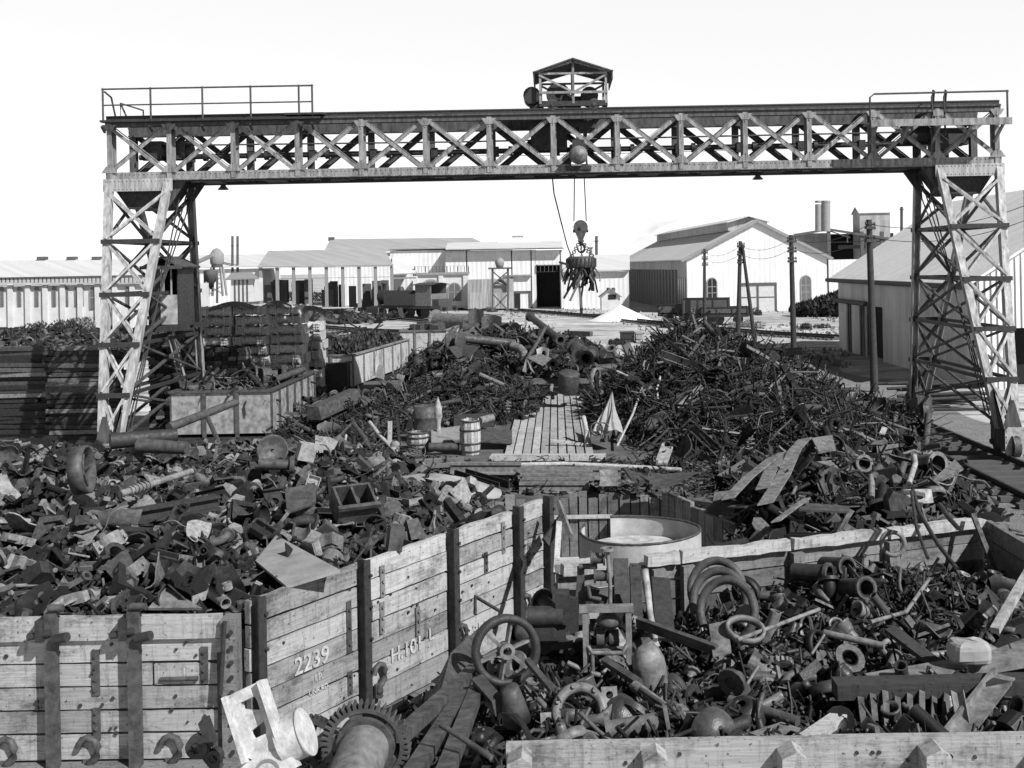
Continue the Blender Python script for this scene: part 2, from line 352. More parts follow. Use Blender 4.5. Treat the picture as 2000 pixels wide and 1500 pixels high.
m = MB(); m.lathe([(0, 0), (2 * s, 0), (14 * s, 26 * s), (14 * s, 36 * s), (0, 40 * s)], 4, M.Translation(P(412, 565, D))); m.build('bin', TRIM, t)
m = MB(); m.beam(P(385, 512, D), P(416, 498, D), .5, .4); m.build('chute', TRIMG, t)
for dx in (-12, 12): m = MB(); m.beam(P(412 + dx, 540, D), P(412 + dx, 592, D), .2, .2); m.build('leg', TRIM, t)
# open shed
b = thing('open_shed', 'long open sided shed with grey roof on many posts', 'building'); D = 138
m = MB(); slab(m, [P(503, 521, D), P(768, 517, D), P(750, 486, D + 9), P(524, 490, D + 9)]); slab(m, [P(524, 489.8, D + 9), P(750, 485.8, D + 9), P(768, 517, D + 18), P(503, 521, D + 18)]); m.build('roof', ROOFG, b)
m = MB(); pb(m, 503, 520, 768, 524, D, .3, -.2); m.build('fascia', TRIM, b)
for i in range(9):
    x = 507 + i * 32
    for dd in (0, 17): m = MB(); pb(m, x, 521, x + 4.5, 600, D + dd, .3); m.build('post', TRIMG if dd == 0 else TRIM, b)
m = MB(); pb(m, 507, 541, 766, 545, D, .25, .05); m.build('tie_beam', TRIM, b)
m = MB()
for i in range(26):
    x = 512 + rnd.uniform(0, 240); y = rnd.uniform(545, 566); pb(m, x, y, x + rnd.uniform(6, 22), 600, D + rnd.uniform(2, 12), rnd.uniform(.5, 2))
one('machinery', m, TRIM, 'dark machines standing in shade under the open shed roof', 'machinery', kind='stuff')
b = thing('long_workshop', 'long grey roofed workshop behind the open sided shed', 'building'); D = 175
m = MB(); pb(m, 640, 490, 925, 600, D, 14); m.build('wall', WHITE, b)
m = MB(); slab(m, [P(632, 492, D - .6), P(968, 486, D - .6), P(922, 464, D + 10), P(645, 467, D + 10)]); m.build('roof', ROOFG, b)
m = MB(); pb(m, 641, 463, 651, 471, D + 9, 1.2); m.build('roof_vent', TRIM, b)
# white works building in the middle
b = thing('white_workshop', 'white workshop with arched windows and parapet railing behind the locomotive', 'building'); D = 150
m = MB(); pb(m, 764, 488, 880, 600, D, 14); m.build('upper_wall', WHITE, b)
m = MB(); pb(m, 760, 484, 882, 488, D, 15, -.4); m.build('eave', TRIMG, b)
m = MB(); pb(m, 808, 536, 914, 603, D - 4, 3.9); m.build('wall', STONE, b)
m = MB(); pb(m, 806, 531, 916, 538, D - 4.3, 1); m.build('cornice', TRIMG, b)
m = MB(); pb(m, 808, 519, 914, 520.6, D - 4.2, .1)
for x in range(809, 915, 7): pb(m, x, 520, x + (1.8 if (x - 809) % 21 == 0 else .8), 532, D - 4.2, .1)
m.build('parapet_railing', TRIM, b)
m = MB()
for x in (812, 862, 910): m = MB(); pb(m, x - 4, 538, x + 4, 603, D - 4, .25, -.25); m.build('pilaster', STONE, b)
archwin(b, 842, 586, 36, 37, D - 4.08); archwin(b, 888, 588, 22, 34, D - 4.08)
m = MB(); slab(m, [P(766, 535, D - 5), P(812, 533, D - 5), P(812, 500, D), P(766, 502, D)], .15); m.build('lean_to_roof', ROOFW, b)
m = MB(); pb(m, 768, 541, 812, 545, D - 5, .3); m.build('gutter', TRIMG, b)
m = MB(); pb(m, 812, 530, 813.5, 536, D - 4.4, .2); m.build('downpipe', TRIMG, b)
b = thing('white_main_building', 'tall white building with dark arched doorways and roof monitor in centre', 'building'); D = 148
m = MB()
for x0, x1, y0 in ((912, 1000, 488), (1000, 1038, 488), (1038, 1046, 488), (1095, 1103, 488)): pb(m, x0, y0, x1, 604, D, 16)
pb(m, 1046, 488, 1095, 517, D, 16); pb(m, 870, 488, 912, 532, D, 16)
m.build('wall', WHITE, b)
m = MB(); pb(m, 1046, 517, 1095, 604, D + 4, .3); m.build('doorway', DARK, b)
m = MB(); pb(m, 868, 484, 1101, 490, D, 1, -1.2); m.build('eave', TRIM, b)  # dark tone puts the shadow band under the eave into colour
m = MB(); slab(m, [P(870, 486, D - 1.3), P(1099, 482, D - 1.3), P(1097, 470, D + 7), P(874, 474, D + 7)]); m.build('roof', ROOFW, b)
m = MB(); pb(m, 971, 463, 1056, 474, D + 6.5, 3); m.build('roof_monitor', WHITE, b)
m = MB(); pb(m, 1000, 460, 1022, 464, D + 7, .8); m.build('vent', TRIMG, b)
m = MB(); pb(m, 985, 536, 1038, 540, D, .6, -.6); m.build('canopy', TRIMG, b)
m = MB(); pb(m, 1000, 568, 1037, 572, D, .2, -.15); pb(m, 1000, 570, 1003, 604, D, .2, -.15); pb(m, 1034, 570, 1037, 604, D, .2, -.15); d_ = m.build('door', TRIM, b)
m = MB(); pb(m, 1005, 573, 1016, 604, D, .1, -.06); m.build('opening', DARK, d_)
m = MB(); pb(m, 1047, 517, 1095, 519, D, .1, -.2)
for x in range(1047, 1094, 8): pb(m, x, 517, x + 1, 530, D, .1, -.2)
pb(m, 1047, 530, 1095, 531.5, D, .1, -.2); m.build('parapet_railing', TRIM, b)
m = MB(); pb(m, 914, 545, 1000, 604, D - 5, 4.9); m.build('side_annex', GREYC, b)
b = thing('white_wing', 'white wing with dark eave line left of the big gable shed', 'building'); D = 143
m = MB(); pb(m, 1097, 530, 1228, 606, D, 14); m.build('wall', WHITE, b)
m = MB(); slab(m, [P(1098, 530, D - .8), P(1230, 526, D - .8), P(1230, 496, D + 8), P(1099, 500, D + 8)]); m.build('roof', ROOFW, b)
m = MB(); pb(m, 1097, 526, 1230, 530.5, D, .5, -.7); m.build('eave', TRIMG, b)
D = 160; m = MB(); m.cyl(P(1165, 505, D), P(1165, 461, D), .22, n=10); m.cyl(P(1165, 472, D), P(1165, 470, D), .32, n=10)
one('thin_chimney', m, TRIM, 'single thin dark chimney right of the hanging magnet', 'chimney')
D = 158; m = MB(); pb(m, 1151, 484, 1157, 505, D, .6); pb(m, 1149, 482, 1159, 485, D - .1, .8); one('roof_vent', m, TRIMG, 'stubby grey roof vent beside the single thin chimney', 'roof vent')
b = thing('tank_stand', 'small timber tank stand in front of the white main building', 'tank stand'); D = 128
m = MB(); s = D / FP; m.lathe([(0, 0), (6 * s, 0), (9 * s, 10 * s), (9 * s, 15 * s), (4 * s, 20 * s), (0, 21 * s)], 14, M.Translation(P(976, 524, D))); m.build('tank', TRIMG, b)
m = MB(); pb(m, 954, 522, 998, 526, D, 1.6, -.6); m.build('platform', TRIM, b)
m = MB(); pb(m, 962, 556, 991, 572, D, 1.4, .1); slab(m, [P(960, 557, D - .2), P(993, 557, D - .2), P(977, 545, D + .8)], .1); m.build('hut_box', TRIMG, b)
for x in (962, 992):
    for dd in (-.3, 1.4): m = MB(); m.beam(P(x, 525, D + dd), P(x, 608, D + dd), .25, .25); m.build('leg', TRIM, b)
m = MB(); m.beam(P(962, 530, D - .35), P(992, 556, D - .35), .14, .14); m.beam(P(992, 530, D - .35), P(962, 556, D - .35), .14, .14); m.beam(P(962, 574, D - .35), P(992, 606, D - .35), .14, .14); m.beam(P(992, 574, D - .35), P(962, 606, D - .35), .14, .14); m.build('bracing', TRIM, b)
b = thing('small_white_hut', 'tiny white gabled hut with dark window behind the sand cone', 'hut'); D = 122
m = MB(); a, c = P(1175, 606, D), P(1211, 578, D); xm = (a.x + c.x) / 2
m.prism([(a.x, a.z), (c.x, a.z), (c.x, c.z), (xm, c.z + .75), (a.x, c.z)], 3, M.Translation((0, D + 1.5, 0)) @ UPX); m.build('wall', STONE, b)
m = MB(); slab(m, [(a.x - .25, D - .3, c.z - .1), (xm, D - .3, c.z + .85), (xm, D + 3.2, c.z + .85), (a.x - .25, D + 3.2, c.z - .1)], .08); slab(m, [(xm, D - .3, c.z + .85), (c.x + .25, D - .3, c.z - .1), (c.x + .25, D + 3.2, c.z - .1), (xm, D + 3.2, c.z + .85)], .08); m.build('roof', TRIMG, b)
m = MB(); pb(m, 1188, 575, 1203, 585, D, .05, -.05); m.build('window', DARK, b)
m = MB()
for x in (1188, 1198): m.cyl(P(x, 569, D + 1), P(x, 562, D + 1), .2, n=8)
m.build('flue', TRIM, b)
c = G(1212, 626); m = MB()
def cone(u, v):
    a = u * 2 * math.pi; r = v * 2.9; q = 1.6 * (1 - v) ** 1.15 * (1 + .0 * u); k = mnoise.noise(V((math.cos(a) * 1.5 * v, math.sin(a) * 1.5 * v, 3))) * .3 * v
    return (c.x + math.cos(a) * (r + k) * 1.15, c.y + math.sin(a) * (r + k), q + .02)
m.grid(cone, 32, 10); one('sand_cone', m, SAND, 'bright cone of white sand in front of the small hut', 'sand pile')
# big gabled shed: local x along the front, y backwards
D = 124.5; o = P(1343, 609, D); o.z = 0
b = thing('gabled_shed', 'large white gabled shed with arched windows, double door and ridge monitor', 'building', o, R(4))
Wd, eh, ph, Ln = 16.2, 6.3, 10.35, 57.0
m = MB(); m.prism([(0, 0), (Wd, 0), (Wd, eh - .2), (Wd / 2, ph), (0, eh)], .3, M.Translation((0, .15, 0)) @ UPX); m.build('front_wall', WHITE, b)
m = MB(); m.bb(0, .25, .3, 6, 0, eh - .1); m.bb(0, .25, 6, Ln, 4.9, eh - .1); m.build('side_wall', GREYC, b)
m = MB()
for i in range(22): m.bb(-.12, .35, 7 + i * 2.3, 7.5 + i * 2.3, 0, 4.95)
m.build('side_pillar', TRIMG, b)
m = MB(); m.bb(1.2, 1.35, 6, Ln, 0, 4.95); m.build('bay_shade', TRIM, b)  # dark sheet behind the pillars stands in for shade in the bays
m = MB()
for i in range(4): m.prism(arch(.75, 3.4), .08, M.Translation((-.03, 1.2 + i * 1.3, .6)) @ M.Rotation(R(-90), 4, 'Z') @ UPX)
m.build('side_window', GLASS, b)
m = MB(); m.bb(Wd - .25, Wd, .3, Ln, 0, eh - .3); m.build('right_wall', GREYC, b)
sl2 = (ph - eh) / (Wd / 2); m = MB()
slab(m, [(-.7, -.35, eh - .7 * sl2 + .16), (Wd / 2, -.35, ph + .16), (Wd / 2, Ln, ph + .16), (-.7, Ln, eh - .7 * sl2 + .16)], .14); slab(m, [(Wd / 2, -.35, ph + .16), (Wd + .6, -.35, eh - .8 * sl2 + .1), (Wd + .6, Ln, eh - .8 * sl2 + .1), (Wd / 2, Ln, ph + .16)], .14); m.build('roof', ROOFW, b)
m = MB(); m.beam((-.7, -.42, eh - .75 * sl2 - .0), (Wd / 2, -.42, ph), .12, .32, (0, 0, 1)); m.beam((Wd / 2, -.42, ph), (Wd + .6, -.42, eh - .9 * sl2), .12, .32); m.build('barge_board', TRIMG, b)
m = MB(); m.prism([(-2.3, -1.0), (2.3, -1.0), (2.3, .02), (0, .55), (-2.3, .02)], Ln - 6, M.Translation((Wd / 2 - .4, Ln / 2 - .5, ph)) @ UPX); m.build('ridge_monitor', GREYC, b)
m = MB(); slab(m, [(Wd / 2 - 3.0, 1.8, ph + .0), (Wd / 2 - .4, 1.8, ph + .7), (Wd / 2 - .4, Ln - 3, ph + .7), (Wd / 2 - 3.0, Ln - 3, ph + .0)], .1); slab(m, [(Wd / 2 - .4, 1.8, ph + .7), (Wd / 2 + 2.2, 1.8, ph + .0), (Wd / 2 + 2.2, Ln - 3, ph + .0), (Wd / 2 - .4, Ln - 3, ph + .7)], .1); m.build('monitor_roof', ROOFW, b)
def lwin(x, z, w_, h_, glass):
    T = M.Translation((x, -.05, z)) @ UPX; f = MB().holed(arch(w_ * 1.22, h_ + .12), arch(w_, h_), .12, T)
    f.prism([(-.04, 0), (.04, 0), (.04, h_), (-.04, h_)], .06, T)
    for q in (.35, .62): f.prism([(-w_ / 2, h_ * q), (w_ / 2, h_ * q), (w_ / 2, h_ * q + .07), (-w_ / 2, h_ * q + .07)], .06, T)
    fo = f.build('window', TRIMG, b); MB().prism(arch(w_, h_), .05, T).build('pane', glass, fo)
lwin(2.85, 1.3, 1.0, 2.6, DARK); lwin(13.7, 1.1, 1.05, 2.85, GLASS)
m = MB(); m.bb(6.2, 10, -.05, .0, 0, 3.0); d_ = m.build('door', plain('door_paint', .5, .8, .12), b)
m = MB(); m.bb(6.0, 10.3, -.16, -.055, 3.0, 3.3); m.bb(6.0, 6.15, -.12, -.055, 0, 3); m.bb(10.1, 10.3, -.12, -.055, 0, 3); m.bb(8.0, 8.2, -.12, -.055, 0, 3); m.bb(6.2, 8, -.1, -.055, 1.6, 1.7); m.bb(8.2, 10, -.1, -.055, 1.6, 1.7); m.build('frame', TRIM, d_)
# raised open shed behind, with twin flues
b = thing('raised_open_shed', 'raised dark open fronted shed behind the big gable, flues on top', 'building'); D = 165
m = MB(); pb(m, 1552, 455, 1619, 600, D + 7, .3); m.build('side_wall', GREYC, b)
m = MB(); slab(m, [P(1618, 447, D), P(1745, 468, D), P(1745, 466, D + 14), P(1618, 446, D + 14)]); slab(m, [P(1552, 459, D), P(1618, 446.8, D), P(1618, 446, D + 14), P(1552, 458, D + 14)]); m.build('roof', TRIMG, b)
m = MB(); m.beam(P(1552, 459, D - .1), P(1618, 448, D - .1), .2, .35); m.beam(P(1618, 448, D - .1), P(1747, 468, D - .1), .2, .35); m.build('fascia', TRIM, b)
m = MB(); pb(m, 1619, 455, 1745, 510, D + 13, .3); m.build('back_wall', DARK, b)  # blackened to stand in for the shed's shaded inside
for x in (1618, 1683, 1722): m = MB(); pb(m, x, 452, x + 4, 600, D, .3); m.build('post', TRIM, b)
m = MB(); m.beam(P(1620, 451, D), P(1660, 464, D), .15, .15); m.beam(P(1655, 452, D), P(1655, 474, D), .15, .15); pb(m, 1620, 470, 1745, 474, D + 2, .3); pb(m, 1640, 478, 1690, 486, D + 3, 1); m.build('truss', TRIM, b)
m = MB(); pb(m, 1620, 505, 1745, 612, D - .2, .3); m.build('front_wall', WHITE, b)
for x, r_ in ((1598, 6), (1613, 8.6)):
    Dq = 160; m = MB(); m.cyl(P(x, 452, Dq), P(x, 394 if r_ > 7 else 399, Dq), r_ * Dq / FP, n=20); m.tube(P(x, 396, Dq), P(x, 392, Dq), r_ * Dq / FP * 1.06, r_ * Dq / FP * .85, 20)
    one('flue_stack', m, TRIMG, 'thicker right one of the two grey flue stacks' if r_ > 7 else 'thinner left one of the two grey flue stacks', 'chimney', 'paired flue stacks')
b = thing('roof_cabin', 'white gabled roof cabin tower right of the grey flues', 'tower cabin'); Dq = 172
a, c = P(1680, 480, Dq), P(1738, 416, Dq); T = M.Translation(((a.x + c.x) / 2, Dq + 2, 0)) @ M.Rotation(R(90), 4, 'Z') @ UPX
m = MB().prism([(-2, a.z - 3), (2, a.z - 3), (2, c.z), (0, c.z + .95), (-2, c.z)], c.x - a.x, T); m.build('wall', GREYC, b)
m = MB(); slab(m, [(a.x - .2, Dq - .25, c.z), (c.x + .2, Dq - .25, c.z), (c.x + .2, Dq + 2, c.z + 1.1), (a.x - .2, Dq + 2, c.z + 1.1)], -.08); slab(m, [(c.x + .2, Dq + 4.25, c.z), (a.x - .2, Dq + 4.25, c.z), (a.x - .2, Dq + 2, c.z + 1.1), (c.x + .2, Dq + 2, c.z + 1.1)], -.08); m.build('roof', ROOFW, b)
D = 168; m = MB(); m.cyl(P(1761, 470, D), P(1761, 404, D), .22, n=10); m.cyl(P(1761, 410, D), P(1761, 408, D), .3, n=10); one('thin_chimney', m, TRIM, 'tall thin pipe chimney standing close left of right crane tower', 'chimney')
# corrugated store shed, right
b = thing('corrugated_shed', 'corrugated iron store shed with sliding doors behind the right crane tower', 'building', (18, 47, 0))
Ln, hw, eh, ph = 23.0, 7.0, 4.7, 9.1
m = MB(); m.bb(0, .12, .1, 13.6, 0, eh); m.bb(0, .12, 16.9, 17.9, 0, eh); m.bb(0, .12, 21.2, Ln, 0, eh); m.bb(0, .12, 13.6, 16.9, 3.0, eh); m.bb(0, .12, 17.9, 21.2, 3.0, eh); m.build('side_wall', SHEDW, b)
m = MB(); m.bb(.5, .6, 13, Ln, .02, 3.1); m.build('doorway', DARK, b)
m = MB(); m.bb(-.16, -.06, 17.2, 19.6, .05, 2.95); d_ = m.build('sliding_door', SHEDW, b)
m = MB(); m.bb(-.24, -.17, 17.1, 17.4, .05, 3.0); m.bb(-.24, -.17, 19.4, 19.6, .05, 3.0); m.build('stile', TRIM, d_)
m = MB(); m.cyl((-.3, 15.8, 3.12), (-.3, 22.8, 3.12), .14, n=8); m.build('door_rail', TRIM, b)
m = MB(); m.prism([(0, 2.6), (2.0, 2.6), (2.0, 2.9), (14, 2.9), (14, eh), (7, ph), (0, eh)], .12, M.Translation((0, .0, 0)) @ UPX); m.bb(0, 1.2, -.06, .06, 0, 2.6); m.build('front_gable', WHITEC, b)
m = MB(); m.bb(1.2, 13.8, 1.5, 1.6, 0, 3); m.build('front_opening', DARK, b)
k = (ph - eh) / hw; m = MB(); slab(m, [(-.55, -.3, eh - .55 * k + .12), (hw, -.3, ph + .12), (hw, Ln + .4, ph + .12), (-.55, Ln + .4, eh - .55 * k + .12)], .1); slab(m, [(hw, -.3, ph + .12), (14.5, -.3, eh - .5 * k + .12), (14.5, Ln + .4, eh - .5 * k + .12), (hw, Ln + .4, ph + .12)], .1); m.build('roof', ROOFS, b)
m = MB(); m.cyl((-.62, -.3, eh - .3), (-.62, Ln + .4, eh - .3), .13, n=8); m.build('gutter', TRIM, b)
# bushes
def bush(name, label, cat, n, fn, size, mat, group=None, kind=None):
    m = MB()
    for i in range(n):
        p = V(fn()); a = rnd.uniform(0, 6.3); e = rnd.uniform(-.9, .9); s = size * rnd.uniform(.5, 1.3)
        x = V((math.cos(a), math.sin(a), 0)); y = V((-math.sin(a) * math.sin(e), math.cos(a) * math.sin(e), math.cos(e)))
        m.add([p - x * s * .5 - y * s * .6, p + x * s * .5 - y * s * .5, p + x * s * .1 + y * s * .8], [(0, 1, 2)])
    return one(name, m, mat, label, cat, group, kind)
def blobs(cs):
    def f():
        c, r = cs[rnd.randrange(len(cs))]
        while 1:
            q = V((rnd.uniform(-1, 1), rnd.uniform(-1, 1), rnd.uniform(-1, 1)))
            if q.length < 1: break
        q = q * (q.length ** -.45 if q.length > .05 else 1)
        z = c[2] + q.z * r[2]; return (c[0] + q.x * r[0], c[1] + q.y * r[1], max(z, .03))
    return f
cs = []
for i in range(16):
    p = G(1565 + i * 5.4, 618, 0); cs.append(((p.x, p.y + rnd.uniform(-1, 1), .7 + i * .045), (1.0, 1.4, .65 + .055 * i)))
bush('bush_row', 'dark leafy hedge beside the big white gabled shed', 'bushes', 6500, blobs(cs), .3, LEAF)
for i, (x, y, wd, ht, lb) in enumerate(((1465, 612, 34, 12, 'low weedy bush at the foot of the gabled shed front'), (1455, 637, 60, 14, 'rough weeds beside the far right track'), (1600, 640, 55, 10, 'low weed clump near the corrugated shed end'), (1100, 690, 26, 16, 'bushy weed left of the white post'), (1300, 668, 60, 18, 'long dark weedy row behind the wire heap'), (1205, 672, 30, 12, 'scrubby weed beside the low dark crate'), (430, 575, 80, 26, 'dark scrub below the conical tank'), (600, 585, 90, 20, 'dark scrub in front of the open shed'), (160, 625, 120, 18, 'grey scrub before the stone building'), (950, 606, 60, 8, 'weeds at the foot of the tank stand'))):
    cs = []
    for k in range(6):
        p = G(x + rnd.uniform(-.5, .5) * wd, y + rnd.uniform(0, 4), 0); s = p.y / FP; cs.append(((p.x, p.y, ht * s * .3), (wd * s * .2, .8, ht * s * rnd.uniform(.4, .8))))
    bush('weed_bush', lb, 'bush', 900, blobs(cs), max(.12, ht * p.y / FP * .18), LEAF if i != 1 else DRYG)
for i, (x, y, wd, ht, lb) in enumerate(((60, 655, 150, 30, 'dark scrub at the far left edge before the stone building'), (165, 650, 90, 34, 'grey scrub behind the broadside sleeper stacks'), (110, 630, 130, 18, 'low scrub along the stone building foot'), (620, 680, 50, 16, 'weeds on the bank beside the spool stacks'), (655, 690, 40, 14, 'weeds left of the brush wagon'))):
    cs = []
    for k in range(8):
        p = G(x + rnd.uniform(-.5, .5) * wd, y + rnd.uniform(0, 4), 0); s = p.y / FP; cs.append(((p.x, p.y, ht * s * .3), (wd * s * .16, .8, ht * s * rnd.uniform(.4, .8))))
    bush('weed_bush', lb, 'bush', 1500, blobs(cs), max(.12, ht * p.y / FP * .14), LEAF if i % 2 == 0 else DRYG)
m = MB()
for i in range(5200):
    x = rnd.uniform(560, 1660); y = 604 + 130 * rnd.random() ** 1.5; p = G(x, y, 0)
    if mnoise.noise(V((p.x * .16, p.y * .05, 1))) < -.02: continue
    h = rnd.uniform(.08, .32); a = rnd.uniform(0, 6.3); ww = rnd.uniform(.06, .22)
    m.add([p + V((math.cos(a) * ww, math.sin(a) * ww, 0)), p - V((math.cos(a) * ww, math.sin(a) * ww, 0)), p + V((rnd.uniform(-.1, .1), rnd.uniform(-.1, .1), h))], [(0, 1, 2)])
one('dry_grass', m, DRYG, 'dry grass tufts scattered over the far yard ground', 'grass', kind='stuff')
# telegraph poles
def pole(x, yb, yt, label, arms=3, lean=0.0, two=False):
    a = G(x, yb, 0); D = a.y; top = P(x + lean, yt, D); t = thing('telegraph_pole', label, 'telegraph pole', a); o = V(a)
    MB().cyl((0, 0, 0), top - o, .17, .12, 10).build('post', POLE, t)
    if two: MB().cyl((1.15, -.2, 0), top - o + V((.1, -.15, -.25)), .15, .1, 10).build('strut', POLE, t)
    for k in range(arms):
        c = top - o + V((0, -.18, -.35 - k * .55)); am = MB().beam(c - V((.32, .45, 0)), c + V((.32, .45, 0)), .09, .12).build('crossarm', POLE, t)
        for q in (-.48, -.2, .2, .48):
            p = c + V((q * .62, q * .9, .06)); MB().lathe([(.015, 0), (.015, .06), (.05, .06), (.055, .1), (.04, .12), (.05, .16), (.0, .19)], 8, M.Translation(p)).build('insulator', STONE if 0 else IRONB, am)
    return t
pole(1376, 637, 486, 'thin far telegraph pole in front of left arched shed window', 3)
pole(1441, 675, 471, 'strutted double telegraph pole before the gabled shed door', 3, 5, True)
pole(1551, 711, 459, 'dark telegraph pole standing in front of shed right window', 3, -6)
pole(1708, 766, 429, 'tall dark telegraph pole beside the corrugated shed doors', 2, -11)
pole(2012, 800, 372, 'telegraph pole at the right edge with rows of insulators', 4, -6)
wp = [(P(1697, 438, G(1708, 766).y), P(1545, 466, G(1551, 711).y)), (P(1545, 466, G(1551, 711).y), P(1446, 480, G(1441, 675).y)), (P(1446, 480, G(1441, 675).y), P(1376, 494, G(1376, 637).y)), (P(2006, 400, G(2012, 800).y), P(1697, 438, G(1708, 766).y))]
for k, (a, b_) in enumerate(wp):
    for q in (0, .55): ith_ = one('telegraph_wire', MB().rod([a.lerp(b_, t_) - V((0, 0, q + 1.8 * t_ * (1 - t_))) for t_ in np.linspace(0, 1, 13)], .014, 5), IRONB, 'thin sagging wire strung between two telegraph poles', 'wire', 'wires between the telegraph poles')
# smoke plume
def smoke():
    m = bpy.data.materials.new('thin_smoke'); m.use_nodes = True; n = m.node_tree.nodes; l = m.node_tree.links; n.remove(n['Principled BSDF'])
    pv = n.new('ShaderNodeVolumePrincipled'); l.new(pv.outputs[0], n['Material Output'].inputs['Volume']); pv.inputs['Color'].default_value = (.25, .25, .25, 1)
    t = n.new('ShaderNodeTexCoord'); ln = n.new('ShaderNodeVectorMath'); ln.operation = 'LENGTH'; l.new(t.outputs['Object'], ln.inputs[0])
    nz = noise(n, l, coords(n, l, (2.2, 2.2, 2.8)), 1.3, 3); e = mapr(n, l, ln.outputs['Value'], .2, 1, 1, 0)
    l.new(mth(n, l, 'MULTIPLY', mth(n, l, 'MULTIPLY', e, mapr(n, l, nz, .4, .7, 0, 1)), .22), pv.inputs['Density']); return m
SM = smoke()
m = MB().lathe([(.001, -1), (.5, -.86), (.86, -.5), (1, 0), (.86, .5), (.5, .86), (.001, 1)], 16)
o = one('smoke_plume', m, SM, 'thin dark smoke drifting from the single chimney towards the gabled shed', 'smoke', kind='stuff'); o.location = P(1268, 455, 172); o.scale = (8.6, 3, 3.2); o.rotation_euler = (0, R(-22), 0)
# ------------------------------------------------------------------ gantry crane
crane = thing('gantry_crane', 'riveted steel lattice gantry crane spanning the scrap yard', 'gantry crane', (0, 33.6, 0))
CO = V((0, 33.6, 0)); ZB0, ZB1, ZT0, ZT1 = 8.38, 8.62, 9.97, 10.17; XE = 13.3; NB = 14; BW = 2 * XE / NB
YN, YF = 32.7 - 33.6, 34.5 - 33.6
def rivets(mb, a, b, n, out, r=.022):
    a, b, out = V(a), V(b), V(out)
    for i in range(n):
        p = a + (b - a) * (i + .5) / n; mb.cyl(p, p + out * .02, r, r * .6, 6)
for s, y in ((-1, YN), (1, YF)):
    GM = GIRD if s < 0 else GIRD2; gd = MB().bb(-XE, XE, y - .16, y + .16, ZT0 + .15, ZT1).build('truss_girder', GIRD2, crane)  # far girder takes the darker copy, its shaded back put into colour
    m = MB(); m.bb(-XE, XE, y + s * .09 - .02, y + s * .09 + .02, ZT0, ZT0 + .147); m.bb(-XE, XE, y - s * .09 - .02, y - s * .09 + .02, ZT0, ZT0 + .147); m.build('top_chord_angle', GIRD2, gd)
    m = MB(); m.bb(-XE, XE, y + s * .1 - .015, y + s * .1 + .015, ZB0 + .02, ZB1); m.bb(-XE, XE, y - s * .1 - .015, y - s * .1 + .015, ZB0 + .02, ZB1); m.bb(-XE, XE, y - .17, y + .17, ZB0 - .01, ZB0 + .018)
    if s < 0:
        rivets(m, (-XE, y - .117, ZB1 - .06), (XE, y - .117, ZB1 - .06), 200, (0, -1, 0)); rivets(m, (-XE, y - .14, ZB0 - .012), (XE, y - .14, ZB0 - .012), 300, (0, 0, -1), .03)
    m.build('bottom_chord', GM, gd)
    for i in range(NB + 1):
        x = -XE + i * BW; x = min(max(x, -XE + .13), XE - .13); m = MB()
        m.bb(x - .07, x + .07, y + s * .135 - .012, y + s * .135 + .012, ZB1 - .2, ZT0 + .1); m.bb(x - .012, x + .012, y - .11, y + .12, ZB1 - .1, ZT0); m.bb(x - .1, x + .1, y - s * .14 - .012, y - s * .14 + .012, ZB1 - .2, ZT0 + .1)
        m.build('vertical_post', GM, gd)
        if s < 0:
            m = MB(); m.prism([(-.24, 0), (.24, 0), (.1, .2), (-.1, .2)], .012, M.Translation((x, y - .155, ZB1 - .02)) @ UPX); m.build('gusset_plate', GIRD, gd); m = MB(); m.prism([(-.1, -.18), (.1, -.18), (.22, 0), (-.22, 0)], .012, M.Translation((x, y - .155, ZT0 + .06)) @ UPX)
            rivets(m, (x, y - .155, ZB1 + .02), (x, y - .155, ZB1 + .25), 4, (0, -1, 0)); rivets(m, (x, y - .155, ZT0 - .2), (x, y - .155, ZT0 + .04), 4, (0, -1, 0)); m.build('gusset_plate', GIRD, gd)
    for i in range(NB):
        x0 = -XE + i * BW + .12; x1 = x0 + BW - .24
        for k, (za, zb) in enumerate(((ZB1, ZT0), (ZT0, ZB1))):
            m = MB(); yy = y + s * (.1 if k else .06); m.beam((x0, yy, za), (x1, yy, zb), .105, .016, (0, 1, 0)); L_ = V((x1 - x0, 0, zb - za)).normalized(); n_ = V((-L_.z, 0, L_.x)) * .08
            m.beam(V((x0, yy - s * .07, za)) + n_, V((x1, yy - s * .07, zb)) + n_, .12, .015); (s > 0) and m.beam((x0, yy + .05, za), (x1, yy + .05, zb), .17, .016, (0, 1, 0)); m.build('diagonal_brace', GM, gd)
# bottom lattice, line shaft, conduit, crane rails
m = MB()
for i in range(NB):
    x0 = -XE + i * BW; m.beam((x0, YN + .17, ZB0 + .06), (x0, YF - .17, ZB0 + .06), .1, .1); m.beam((x0, YN + .17, ZB0 + .05), (x0 + BW, YF - .17, ZB0 + .05), .09, .04); m.beam((x0 + BW, YN + .17, ZB0 + .09), (x0, YF - .17, ZB0 + .09), .09, .04)
m.build('bottom_lacing', GIRD2, crane)
m = MB(); m.bb(-XE + .2, XE - .2, YF - .4, YF - .17, ZB0 - .06, ZB0 + .03); m.bb(-XE + .2, XE - .2, YN + .17, YN + .36, ZB0 - .04, ZB0 + .01)
for i in range(NB): m.bb(-XE + i * BW + .7, -XE + i * BW + 1.3, YN + .37, YF - .41, ZB0 - .03, ZB0 + .02)
m.build('bottom_plate', IRONB, crane)
m = MB(); m.bb(-XE + .1, XE - .1, YF - .3, YF - .17, ZT0 - .12, ZT1 - .01); m.bb(-XE + .1, XE - .1, YF - .42, YF - .31, ZT0 - .12, ZT0 - .07); m.bb(-XE + .1, XE - .1, YN + .17, YN + .25, ZT0 + .02, ZT1 - .01); m.build('rail_bearer', GIRD2, crane)
